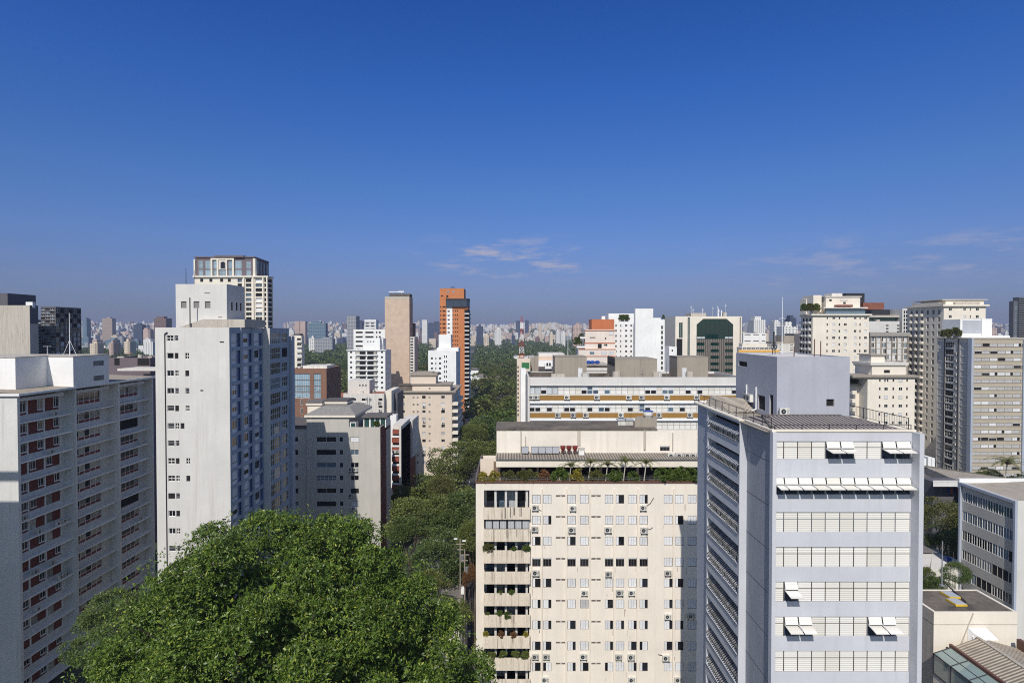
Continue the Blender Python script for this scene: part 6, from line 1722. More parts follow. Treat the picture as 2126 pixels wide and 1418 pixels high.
# low grey roofs between the tower and the banded slab
def roofs():
    t = thing('long_grey_shed', 'long low shed with a grey sheet roof behind the blue grey tower', 'shed', (X(1990, 150), 150, -58))
    Y = 128; Yb = 176
    x0, x1 = X(1915, Y, 990), X(2200, Y, 990); z0, z1 = Z(1008, Y), Z(965, Yb)
    r = MB(); r.quad((X(2010, Y, 1000), Y, z0), (x1, Y, z0), (x1, Yb, z1), (X(1914, Yb, 960), Yb, z1)); part('roof', r, 'corrugated_pale', t)
    w = MB(); w.quad((X(1914, Yb, 960), Yb, -58), (X(2010, Y, 1000), Y, -58), (X(2010, Y, 1000), Y, z0 - .05), (X(1914, Yb, 960), Yb, z1 - .05)); part('wall', w, 'old_concrete', t)
    h = thing('pink_villa', 'small pinkish villa with a brown hipped roof above the right hand trees', 'house', (X(1928, 140), 142, -58))
    part('wall', MB().box(X(1905, 140), X(1942, 140), 140, 148, -58, Z(996, 140)), 'peach_wall', h)
    q = MB(); a, b_ = X(1902, 139.5), X(1944, 139.5); z = Z(996, 139.5)
    q.quad((a, 139.4, z), (b_, 139.4, z), (b_ - 1.5, 144, z + 1.6), (a + 1.5, 144, z + 1.6)); q.quad((b_, 139.4, z), (b_, 148.5, z), (b_ - 1.5, 144.1, z + 1.6), (b_ - 1.5, 144, z + 1.6)); part('hip_roof', q, 'slate', h)
    stick(h, 'void', 1924, 1931, 1015, 1025, 139.98)
    a = thing('white_awning_shop', 'low shop front with a white awning and a blue and orange mural under it', 'shop', (X(1970, 134), 136, -58))
    part('wall', MB().box(X(1940, 135), X(2003, 135), 135, 139, -58, Z(1000, 135)), 'dark_wall', a)
    q = MB(); q.quad((X(1940, 132), 132, Z(1010, 132)), (X(2003, 132), 132, Z(1010, 132)), (X(2003, 136), 136, Z(997, 136)), (X(1940, 136), 136, Z(997, 136))); part('awning', q, 'white_old', a)
    m = MB()
    for k, px in enumerate((1970, 1976, 1983, 1990)): m.box(X(px, 134.9), X(px + 6, 134.9), 134.9, 134.97, Z(1022 + 3 * (k % 2), 135), Z(1011, 135), k % 2)
    part('mural', m, ['blue_plastic', 'orange_paint'], a)
    t2 = thing('white_utility_boxes', 'white stepped roof boxes with dark openings beside the balconied tower foot', 'building', (X(1925, 180), 182, -50))
    part('wall', MB().box(X(1914, 180), X(1925, 180), 180, 186, -58, Z(952, 180)).box(X(1929, 184), X(1936, 184), 184, 188, -58, Z(949, 184)).box(X(1937, 184), X(1943, 184), 184, 188, -58, Z(951, 184)), 'bright_white', t2)
    d = thing('thatched_house', 'house with a brown pyramid roof among the trees at lower right', 'house', (X(1915, 104), 106, -57))
    q = MB(); xa, xb = X(1880, 101, 1150), X(1948, 101, 1150); z = Z(1147, 101); c = ((xa + xb) / 2 - .5, 106, Z(1112, 106))
    for p0, p1 in (((xa, 101), (xb, 101)), ((xb, 101), (xb, 111)), ((xb, 111), (xa, 111)), ((xa, 111), (xa, 101))): q.poly([(*p0, z), (*p1, z), c])
    part('roof', q, 'slate', d); part('wall', MB().box(xa + .6, xb - .6, 101.6, 110.4, -57, z - .02), 'white_wall', d)
    e = thing('white_patio_house', 'flat white patio roofs with a blue tarpaulin among the trees at lower right', 'house', (X(1955, 96), 98, -57))
    part('roof', MB().box(X(1925, 95, 1180), X(1990, 95, 1180), 95, 104, -57, Z(1180, 95)).box(X(1935, 100, 1165), X(2003, 100, 1165), 100.5, 108, -57, Z(1165, 101)), 'white_old', e)
    part('tarpaulin', MB().box(X(1963, 101, 1165), X(1973, 101, 1165), 100.7, 101.4, Z(1165, 101) + .02, Z(1161, 101) + .3), 'blue_plastic', e)
roofs()
# small house and utility poles in the street gap
def street_gap():
    h = thing('dark_tiled_house', 'low house with a dark tiled roof in the street gap left of the cream block', 'house', (X(940, 103), 105, -57))
    xa, xb = X(912, 100, 1230), X(962, 100, 1230); za, zb = Z(1236, 100), Z(1190, 109)
    q = MB(); q.quad((xa, 99, za), (xb, 99, za), (X(968, 109, 1190), 110, zb), (X(932, 109, 1190), 110, zb)); part('roof', q, 'slate', h)
    part('wall', MB().box(xa + .3, xb - .3, 99.3, 109, -57, za - .02), 'white_old', h)
    part('skylight', MB().box(X(957, 100, 1225), X(963, 100, 1225), 100, 101.5, Z(1228, 101), Z(1223, 101) + .3).box(X(955, 106, 1190), X(960, 106, 1190), 106, 107.5, Z(1196, 107), Z(1190, 107) + .3), 'bright_white', h)
    for i, (px, a, b_) in enumerate(((955.5, 1118, 1330), (965, 1140, 1330), (969, 1270, 1400))):
        Yq = 95 - 3 * i; q = thing('utility_pole', f'{("tall lamp topped", "plain", "nearest stubby")[i]} pale utility pole in the street gap by the cream block', 'utility pole', (X(px, Yq, 1250), Yq, -57), 'utility poles in the street gap')
        x = X(px, Yq, 1250); zt = Z(a, Yq)
        part('pole', MB().tube((x, Yq, -57), (x, Yq, zt), .12, .08, 8), 'concrete', q)
        part('cross_arm', MB().box(x - .7, x + .7, Yq - .06, Yq + .06, zt - .9, zt - .8), 'concrete', q); part('cross_arm', MB().box(x - .5, x + .5, Yq - .06, Yq + .06, zt - 1.8, zt - 1.7), 'concrete', q)
        if i == 0:
            part('lamp_head', MB().box(x - 1.0, x - .45, Yq - .15, Yq + .15, zt - .1, zt + .05).box(x + .35, x + .9, Yq - .15, Yq + .15, zt - .4, zt - .26), 'white_metal', q)
        part('transformer', MB().tube((x + .35, Yq - .2, zt - 3.6), (x + .35, Yq - .2, zt - 2.7), .28, n=8), 'metal_grey', q)
street_gap()
# the neighbour behind the left edge whose shade falls across the left block's end wall
def shade_neighbour():
    t = thing('neighbour_tower', 'pale apartment tower standing left of the viewpoint', 'apartment tower', (-96, 48, -47))
    zt = Z(1022, 88.6) + 28.6 / (cos(SUN_AZ)) - 1.35
    w = rect(-118, -76.5, 42, 60)
    body(t, w, -47, zt, {1: sgrid(18, 5, 1.5, [zt - 2 - 3 * k for k in range(14)], 1.4, 'dark2')}, ('cream_pale', 'concrete_dark'))
    part('roof_pergola', MB().box(-118, -76.4, 58.9, 59.6, zt + 4.1, zt + 4.9).box(-118, -117.4, 59, 59.5, zt - .7, zt + 4.1).box(-92, -91.4, 59, 59.5, zt - .7, zt + 4.1), 'concrete', t)
shade_neighbour()

# ================================================================ ground, street
def terrain():
    xs = np.concatenate([np.linspace(-7000, -600, 40), np.linspace(-500, 500, 41), np.linspace(600, 7000, 40)])
    ys = np.concatenate([np.linspace(-300, 2300, 66), np.linspace(2400, 9000, 67)])
    v = [(x, y, ground_z(x, y)) for y in ys for x in xs]
    n = len(xs); f = [(j * n + i, j * n + i + 1, (j + 1) * n + i + 1, (j + 1) * n + i) for j in range(len(ys) - 1) for i in range(n - 1)]
    me = bpy.data.meshes.new('ground'); me.from_pydata([tuple(map(float, p)) for p in v], [], f)
    m, nt, p = new_mat('ground_mat')
    co = objco(nt, (1, 1, 1))
    big = noise(nt, co, 0.004, 4); mid = noise(nt, co, 0.02, 4); fine = noise(nt, co, 0.12, 3)
    g = mixc(nt, fine, (0.018, 0.030, 0.016), (0.045, 0.06, 0.028))
    c = mixc(nt, fine, (0.10, 0.09, 0.085), (0.24, 0.20, 0.17))
    lk(nt, mixc(nt, remap(nt, mth(nt, 'ADD', mth(nt, 'MULTIPLY', big, .6), mth(nt, 'MULTIPLY', mid, .4)), .52, .62), g, c), p.inputs['Base Color'])
    p.inputs['Roughness'].default_value = .95
    me.materials.append(m)
    o = bpy.data.objects.new('ground', me); COL.objects.link(o); o['kind'] = 'structure'
    road, pave, line = MB(), MB(), MB()
    xc = lambda y: -9.5 - (y - 60) * .041
    st = [60 + 20 * k for k in range(20)]
    for a, b in zip(st[:-1], st[1:]):
        def strip(mb, d0, d1, h, mi=0):
            za, zb = ground_z(0, a) + h, ground_z(0, b) + h
            mb.quad((xc(a) + d0, a, za), (xc(a) + d1, a, za), (xc(b) + d1, b, zb), (xc(b) + d0, b, zb), mi)
        strip(road, -4.5, 4.5, .06)
        for s in (-1, 1):
            strip(pave, *(sorted((s * 4.5, s * 7.5))), .18)
            za, zb = ground_z(0, a), ground_z(0, b); k = s * 4.5
            pave.quad((xc(a) + k, a, za + .05), (xc(b) + k, b, zb + .05), (xc(b) + k, b, zb + .18), (xc(a) + k, a, za + .18))
        za, zb = ground_z(0, a) + .07, ground_z(0, b) + .07
        m0, m1 = a + 4, a + 10; zm = lambda y: ground_z(0, y) + .066
        line.quad((xc(m0) - .08, m0, zm(m0)), (xc(m0) + .08, m0, zm(m0)), (xc(m1) + .08, m1, zm(m1)), (xc(m1) - .08, m1, zm(m1)))
    structure('road', road, 'asphalt'); structure('pavement', pave, 'paving'); structure('road_marking', line, 'line_white')
terrain()

# ================================================================ foliage
leafmat('leaf_big', (0.034, 0.072, 0.011), (0.180, 0.275, 0.036), (0.48, 0.50, 0.09), 0.35)
leafmat('leaf_street', (0.050, 0.072, 0.019), (0.19, 0.225, 0.056), (0.28, 0.27, 0.09), .25)
leafmat('leaf_olive', (0.055, 0.066, 0.02), (0.165, 0.17, 0.05), (0.26, 0.21, 0.07), .25)
leafmat('leaf_dark', (0.034, 0.062, 0.020), (0.135, 0.185, 0.050), (0.20, 0.23, 0.07), .25)
leafmat('leaf_bright', (0.055, 0.10, 0.018), (0.11, 0.16, 0.03), (0.22, 0.20, 0.04))
leafmat('leaf_yellow', (0.20, 0.20, 0.03), (0.36, 0.30, 0.04), (0.40, 0.20, 0.04))
leafmat('leaf_rust', (0.14, 0.07, 0.03), (0.22, 0.10, 0.04), (0.10, 0.10, 0.03))
def unit(a): return a / np.maximum(1e-6, np.linalg.norm(a, axis=1, keepdims=True))
def leaf_mesh(name, base, direc, length, width, mat, rng, fold=0.0):
    n = len(base)
    d = unit(direc); r = unit(rng.normal(size=(n, 3)) * .75 + np.array([-.1, -.5, .9])); w = unit(np.cross(d, r))
    L = length[:, None]; W = width[:, None]
    nn = np.cross(w, d)
    v = np.stack([base, base + d * L * .5 + w * W * .5, base + d * L - nn * L * fold, base + d * L * .5 - w * W * .5], 1).reshape(-1, 3)
    me = bpy.data.meshes.new(name)
    me.vertices.add(4 * n); me.vertices.foreach_set('co', v.astype(np.float32).ravel())
    me.loops.add(4 * n); me.loops.foreach_set('vertex_index', np.arange(4 * n, dtype=np.int32))
    me.polygons.add(n); me.polygons.foreach_set('loop_start', np.arange(0, 4 * n, 4, dtype=np.int32))
    me.polygons.foreach_set('loop_total', np.full(n, 4, np.int32))
    me.update(calc_edges=True)
    me.materials.append(M[mat])
    return me
def crown_mesh(name, seed, mat, nlobe=26, per=170, leaf=.06, flat_=.75):
    """a crown of unit radius: clumps of leaves on branch ends, with gaps between"""
    rng = np.random.default_rng(seed)
    u = unit(rng.normal(size=(nlobe * 3, 3))); u = u[u[:, 2] > -.45][:nlobe]
    c = u * rng.uniform(.5, .86, (len(u), 1)) * np.array([1, 1, flat_])
    base, dr = [], []
    for k in range(len(c)):
        r = rng.uniform(.18, .36)
        q = unit(rng.normal(size=(per, 3)) + u[k] * .7 + np.array([0, 0, .3]))
        base.append(c[k] + q * r * rng.uniform(.55, 1.05, (per, 1)) * np.array([1, 1, .8])); dr.append(q + rng.normal(size=(per, 3)) * .7)
    base = np.concatenate(base); dr = np.concatenate(dr)
    n = len(base)
    return leaf_mesh(name, base, dr, rng.uniform(.7, 1.3, n) * leaf, rng.uniform(.5, .9, n) * leaf, mat, rng)
def trunk_mesh(seed, mat='bark'):
    rnd = random.Random(seed); b = MB()
    b.tube((0, 0, -1.55), (.02, .01, -.6), .055, .035, 7)
    for k in range(6):
        a = k * 1.05 + rnd.random(); e = .45 + .25 * rnd.random()
        b.tube((.02, .01, -.65), (e * cos(a), e * sin(a), -.05 + .35 * rnd.random()), .026, .008, 5, caps=False)
    return b.mesh('trunk', [mat])
CROWN = {}
TRUNKS = [trunk_mesh(s) for s in range(3)]
def crown(kind, var):
    k = (kind, var)
    if k not in CROWN:
        if kind.startswith('far'): CROWN[k] = crown_mesh('crown', 50 + var, 'leaf_' + kind[4:], 16, 46, .17)
        else: CROWN[k] = crown_mesh('crown', 10 + var, 'leaf_' + kind, 40, 330, .046)
    return CROWN[k]
def tree(name, label, x, y, ztop, R, kind, var, group=None, hs=.85, cat='tree'):
    """crown radius R, top at ztop, trunk reaching the ground"""
    g = ground_z(x, y); zc = ztop - R * hs
    t = thing(name, label, cat, (x, y, g), group)
    c = bpy.data.objects.new('crown', crown(kind, var)); COL.objects.link(c); c.parent = t
    c.location = (0, 0, zc - g); c.scale = (R, R, R * hs); c.rotation_euler = (0, 0, var * 1.7 + x)
    k = bpy.data.objects.new('trunk', TRUNKS[var % 3]); COL.objects.link(k); k.parent = t
    k.location = (0, 0, zc - g); s = max(.3, (zc - g) / 1.55); k.scale = (min(R, 9), min(R, 9), s)
    return t
def tpx(label, px, pytop, Y, wpx, kind, var, hs=.85, name='street_tree', group=None):
    return tree(name, label, X(px, Y, pytop), Y, Z(pytop, Y), wpx / 2 * Y / F * 1.06, kind, var, group, hs)

def big_tree():
    rng = np.random.default_rng(11)
    cx, cy = X(588, 60, 1250), 60.0; zt = Z(1076, 60); H = 19.5; zc = zt - H
    t = thing('spreading_tree', 'huge spreading broadleaf tree with glossy green leaves filling the foreground', 'tree', (cx, cy, -57))
    base, dr, ln, wd = [], [], [], []
    lobes = []
    n = 128; ga = pi * (3 - sqrt(5))
    for k in range(n):
        z = 1 - (k + .5) / n * 1.12; r = sqrt(max(0, 1 - z * z)); a = k * ga
        u = np.array([r * cos(a), r * sin(a), z]); u = u + rng.normal(size=3) * .07
        lobes.append((u, rng.uniform(.83, 1.0), rng.uniform(1.7, 3.5)))
    R = np.array([17.7, 15.0, H - 1.9])
    for u, s, lr in lobes:
        c = np.array([cx, cy, zc]) + u * R * s
        out = u / R; out /= np.linalg.norm(out)
        m = int(96 * lr)
        q = unit(rng.normal(size=(m, 3)) + out * .9 + np.array([0, 0, .35]))
        tips = c + q * lr * rng.uniform(.55, 1.06, (m, 1)) * np.array([1, 1, .82])
        for rep in range(8):
            ax = unit(q + rng.normal(size=(m, 3)) * .35)
            rad = unit(np.cross(ax, rng.normal(size=(m, 3))))
            ph = rng.uniform(.6, 1.5, (m, 1))
            base.append(tips + rng.normal(size=(m, 3)) * .10); dr.append(ax * np.cos(ph) + rad * np.sin(ph))
    # loose sprays of leaves that break the outline
    m = 900
    uu = unit(rng.normal(size=(m, 3))); uu[:, 2] = np.abs(uu[:, 2])
    tips = np.array([cx, cy, zc]) + uu * (R + 1.7) * rng.uniform(.97, 1.07, (m, 1))
    for rep in range(9):
        ax = unit(uu + rng.normal(size=(m, 3)) * .5); rad = unit(np.cross(ax, rng.normal(size=(m, 3)))); ph = rng.uniform(.4, 1.5, (m, 1))
        base.append(tips - uu * rng.uniform(0, 1.1, (m, 1)) + rng.normal(size=(m, 3)) * .16); dr.append(ax * np.cos(ph) + rad * np.sin(ph))
    # inner leaves
    m = 15000
    uu = unit(rng.normal(size=(m, 3))); uu[:, 2] = np.abs(uu[:, 2]) - .1
    base.append(np.array([cx, cy, zc]) + uu * R * rng.uniform(.62, .93, (m, 1))); dr.append(uu + rng.normal(size=(m, 3)))
    n_in = m
    base = np.concatenate(base); dr = np.concatenate(dr); n = len(base)
    me = leaf_mesh('crown', base - np.array([cx, cy, -57]), dr, np.where(np.arange(n) < n - n_in, rng.uniform(.24, .42, n), rng.uniform(.6, 1.0, n)), np.where(np.arange(n) < n - n_in, rng.uniform(.10, .18, n), rng.uniform(.3, .5, n)), 'leaf_big', rng, .12)
    o = bpy.data.objects.new('crown', me); COL.objects.link(o); o.parent = t
    b = MB(); rnd = random.Random(3)
    b.tube((cx, cy, -57), (cx + .5, cy, -40), 1.5, 1.1, 12)
    br = MB()
    for k in range(13):
        a = k * 2.4; e = 7 + 9 * rnd.random(); p1 = (cx + e * cos(a) * .42, cy + e * sin(a) * .4, zc + 1 + 3 * rnd.random())
        br.tube((cx + .5, cy, -40.5), p1, .55, .3, 7, caps=False)
        for q in range(4):
            a2 = a + rnd.uniform(-.7, .7); e2 = e * .8 + rnd.uniform(1, 3)
            br.tube(p1, (cx + e2 * cos(a2), cy + e2 * .8 * sin(a2), p1[2] + rnd.uniform(2, 11)), .22, .05, 5, caps=False)
    part('trunk', b, 'bark', t); part('branch', br, 'bark', t)
big_tree()

SG = 'trees along the street canyon'
for a in (
    ('olive green street tree in front of the beige round windowed building, broad flat top', 905, 966, 165, 195, 'street', 0, .8),
    ('dark street tree under the watermark free middle of the canyon, left of the cream block corner', 880, 1010, 130, 170, 'street', 1, .8),
    ('dense street tree against the left edge of the cream block', 965, 1000, 128, 150, 'dark', 2, .9),
    ('deep shaded street tree low in the canyon between the brick wall and the cream block', 930, 1085, 108, 160, 'dark', 3, .9),
    ('small olive tree beside the dark tiled house roof', 893, 1178, 92, 78, 'olive', 4, .85),
    ('dark tree hugging the lower cream block corner with rust coloured leaves nearby', 985, 1060, 103, 70, 'street', 0, 1.5),
    ('rounded street tree right of the beige building, below the brick tower', 965, 897, 205, 145, 'street', 2, .85),
    ('broad dark street tree behind the cream penthouse corner', 1030, 845, 265, 150, 'dark', 1, .8),
    ('tall street tree in the gap left of the cream penthouse', 1010, 905, 190, 100, 'street', 4, 1.0),
    ('thin topped young tree poking up before the beige building', 915, 975, 150, 60, 'olive', 3, 1.2),
    ('small dark tree at the foot of the red brick building', 850, 1060, 118, 90, 'dark', 0, .9),
    ('street tree hiding the foot of the orange brick tower', 985, 868, 250, 70, 'street', 3, .9),
    ('bright tree beside the street gap at the big tree edge', 935, 1235, 84, 90, 'street', 1, .9),
    ('feathery dark tree between the left block and the big tree, lower left', 235, 1215, 84, 140, 'dark', 4, .9),
    ('second feathery dark tree at the lower left, nearer the left block', 205, 1290, 76, 120, 'dark', 2, .8),
):
    l = a[0].replace('under the watermark free middle of the canyon, ', 'in the canyon ')
    tpx(l, *a[1:], group=SG)
tpx('rust tinged bush tree by the lower left corner of the cream block', 981, 1165, 92, 44, 'rust', 2, 1.6, group=SG)
RG = 'trees right of the office tower'
for a in (
    ('large sunlit tree between the office tower and the grey ribbon office', 1955, 1022, 118, 130, 'olive', 1, .85),
    ('dark lower tree beside the grey ribbon office windows', 1975, 1085, 106, 90, 'dark', 3, .9),
    ('dark tree by the white patio roofs at lower right', 1945, 1188, 84, 70, 'dark', 0, .9),
    ('dark tree against the foot of the grey ribbon office', 1985, 1160, 88, 60, 'dark', 2, 1.0),
    ('small tree behind the patio roofs, left of the blue tarpaulin', 1918, 1170, 95, 50, 'street', 4, 1.0),
    ('small bright green roundish tree under the banded slab', 2035, 975, 178, 40, 'bright', 2, .7),
    ('dark bushy tree at the right edge under the banded slab', 2120, 980, 172, 60, 'dark', 1, .8),
    ('leafy tree left of the palm under the banded slab', 2058, 968, 176, 42, 'street', 3, .9),
    ('little green tree by the white utility boxes', 1922, 942, 190, 34, 'street', 1, .8),
): tpx(*a, name='garden_tree', group=RG)

# palms
def palm_parts(seed, nfr=13, L=2.2, droop=1.0, mat='leaf_olive'):
    rnd = random.Random(seed); b = MB()
    for k in range(nfr):
        a = 2 * pi * k / nfr + rnd.random() * .4; e0 = rnd.uniform(.5, 1.35); pts = []
        for s in range(7):
            f = s / 6; r = L * (f * cos(e0 * (1 - f * .4))); z = L * (sin(e0) * f - droop * .75 * f * f)
            pts.append((r * cos(a), r * sin(a), z))
        for s in range(6):
            w0 = .24 * L * (1 - s / 7) * (.6 if s == 0 else 1)
            for side in (-1, 1):
                for q in range(3):
                    f0 = q / 3; p = [pts[s][i] + (pts[s + 1][i] - pts[s][i]) * f0 for i in range(3)]; p2 = [pts[s][i] + (pts[s + 1][i] - pts[s][i]) * (f0 + .30) for i in range(3)]
                    tip = (p[0] * 1.08 - sin(a) * side * w0, p[1] * 1.08 + cos(a) * side * w0, p[2] - .25 * w0)
                    b.poly([p, p2, tip])
    return b.mesh('fronds', [mat])
PALM = [palm_parts(s) for s in range(3)]
def palm(label, x, y, z, h, s, var, group=None, name='palm_tree', tr=.09):
    t = thing(name, label, 'palm', (x, y, z), group)
    b = MB()
    for k in range(4): b.tube((0.03 * k * h, 0, h * k / 4), (.03 * (k + 1) * h, 0, h * (k + 1) / 4), tr * (1.25 - .1 * k), tr * (1.15 - .1 * k), 7)
    o = bpy.data.objects.new('trunk', b.mesh('trunk', ['old_concrete'])); COL.objects.link(o); o.parent = t
    f = bpy.data.objects.new('fronds', PALM[var]); COL.objects.link(f); f.parent = t; f.location = (.12 * h, 0, h); f.scale = (s, s, s); f.rotation_euler = (0, 0, x)
    return t
SH = {}
def shrub(label, x, y, z, r, kind, group=None, hs=1.0, name='shrub', cat='plant'):
    k = kind
    if k not in SH: SH[k] = crown_mesh('foliage', 90 + len(SH), 'leaf_' + kind, 26, 95, .17, 1.0)
    t = thing(name, label, cat, (x, y, z), group)
    f = bpy.data.objects.new('foliage', SH[k]); COL.objects.link(f); f.parent = t; f.location = (0, 0, r * hs * .8); f.scale = (r, r, r * hs); f.rotation_euler = (0, 0, x * 3)
    return t
Yt = CREAM_Y + 1.0; zft = Z(1000, CREAM_Y) - 1.0
for i, px in enumerate((1181, 1221, 1257, 1294, 1337)):
    h = Z([968, 961, 966, 959, 962][i], Yt) - zft
    palm(f'{ORD[i]} from the left of five slim palms on the cream block terrace', X(px, Yt), Yt + .2, zft, h, 1.0, i % 3, 'palms on the cream block terrace', 'terrace_palm', .08)
TS = 'shrubs on the cream block terrace'
for i, (px, r, k, w) in enumerate(((1003, .8, 'yellow', 'yellow shrub at the left corner of the terrace'), (1026, .85, 'yellow', 'spiky yellowish shrub right of the terrace corner shrub'), (1056, .9, 'olive', 'tall olive shrub on the left part of the terrace'), (1084, .9, 'olive', 'loose olive shrub beside the left terrace doors'), (1102, .95, 'olive', 'wide olive shrub left of the orange tinted terrace shrub'), (1129, .9, 'rust', 'orange tinted shrub on the left half of the terrace'), (1160, 1.15, 'bright', 'broad bright green shrub left of the first terrace palm'), (1198, .95, 'yellow', 'orange yellow shrub between the first and second terrace palms'), (1237, .95, 'olive', 'yellow green low shrub between the second and third terrace palms'), (1275, 1.0, 'bright', 'green shrub between the third and fourth terrace palms'), (1316, .85, 'bright', 'fresh green shrub between the fourth and fifth terrace palms'), (1068, .5, 'bright', 'low green tuft in front of the left terrace doors'), (1375, 1.1, 'bright', 'leafy banana like plant at the right part of the terrace, leftmost of four'), (1394, 1.05, 'bright', 'leafy banana like plant on the terrace, second of four'), (1415, 1.15, 'bright', 'leafy banana like plant on the terrace, third of four'), (1436, 1.1, 'bright', 'leafy banana like plant on the terrace, nearest the office tower'))):
    shrub(w, X(px, Yt), Yt - .25 + .1 * (i % 3), zft + .35, r * 1.15, k, TS, 1.1)
BP = 'balcony plants on the cream block'
for px, py, r, k, w in ((1014, 1138, .62, 'olive', 'large overhanging plant on the left end of the third balcony'), (1066, 1136, .36, 'bright', 'small plant in the middle of the third balcony'), (1092, 1137, .5, 'bright', 'plant at the right end of the third balcony'), (1038, 1226, .32, 'bright', 'left plant on the fifth balcony'), (1062, 1226, .38, 'bright', 'right round plant on the fifth balcony'), (1012, 1270, .3, 'street', 'plant at the left end of the sixth balcony'), (1036, 1270, .42, 'bright', 'plant left of the trailing vine on the sixth balcony'), (1054, 1275, .5, 'bright', 'trailing vine hanging over the sixth balcony'), (1009, 1312, .36, 'yellow', 'yellowish plant on the left of the seventh balcony'), (1040, 1314, .42, 'rust', 'brownish plant on the seventh balcony, left of middle'), (1066, 1314, .4, 'rust', 'brownish plant on the seventh balcony, right of middle'), (1091, 1312, .34, 'yellow', 'yellow plant at the right end of the seventh balcony'), (1022, 1357, .45, 'street', 'plant at the left of the overgrown eighth balcony'), (1045, 1356, .5, 'street', 'plant in the middle of the overgrown eighth balcony'), (1070, 1356, .48, 'street', 'plant right of middle on the overgrown eighth balcony'), (1090, 1358, .5, 'street', 'drooping plant at the right of the overgrown eighth balcony'), (1087, 1048, .22, 'bright', 'tiny plant row on the top balcony')):
    shrub(w, X(px, CREAM_Y, py), CREAM_Y - .25, Z(py + 8, CREAM_Y), r * 1.25, k, BP, 1.0)
RGp = 'roof garden plants'
for i, px in enumerate((1667, 1672, 1678, 1684, 1690, 1697)):
    shrub(f'{ORD[i]} bush from the left on the roof garden tower', X(px, 268), 267.5 + (i % 2) * 1.5, Z(648, 267), 1.7, ['dark', 'street', 'olive'][i % 3], RGp, 1.25, 'roof_bush')
for i, px in enumerate((1288, 1293, 1298, 1302)):
    shrub(f'{ORD[i]} roof bush from the left on the white tower with small square windows', X(px, 286), 286, Z(668, 286), 1.2, 'dark', 'bushes on the white dotted tower roof', 1.6, 'roof_bush')
shrub('round tree in a pot on the salmon building balcony', X(1200, 271), 272, Z(719, 271), 2.2, 'dark', None, 1.1, 'potted_tree', 'plant')
shrub('dark bush on the second garden balcony of the salmon building', X(1207, 271), 272.5, Z(700, 271), 1.2, 'dark', None, .8, 'potted_bush', 'plant')
shrub('conical shrub on the right end of the white slab tower', X(1376.5, 264), 264, Z(664, 264), .7, 'dark', None, 1.8, 'roof_bush')
for px, w in ((1962, 'left'), (1978, 'right')): shrub(f'{w} of two bushes on the banded slab roof corner', X(px, 212), 212, Z(704, 210), 2.0 if w == 'left' else 2.5, 'olive', 'bushes on the banded slab roof', .9, 'roof_bush')
for i, px in enumerate((1775, 1783, 1791, 1798)): shrub(f'{ORD[i]} hedge bush from the left on the arched window building terrace', X(px, 206), 206, Z(798, 206), 1.1, 'street', 'hedge on the arched window building terrace', .9, 'hedge_bush')
shrub('palm like bush in a planter in the glazed roof room of the grey building', X(782, 143), 143, Z(886, 143), .8, 'bright', None, 1.0, 'potted_plant')
palm('single palm tree with a dark trunk under the banded slab', X(2077, 172), 172, ground_z(0, 172) , Z(962, 172) - ground_z(0, 172), 3.0, 1, None, 'palm_tree', .2)

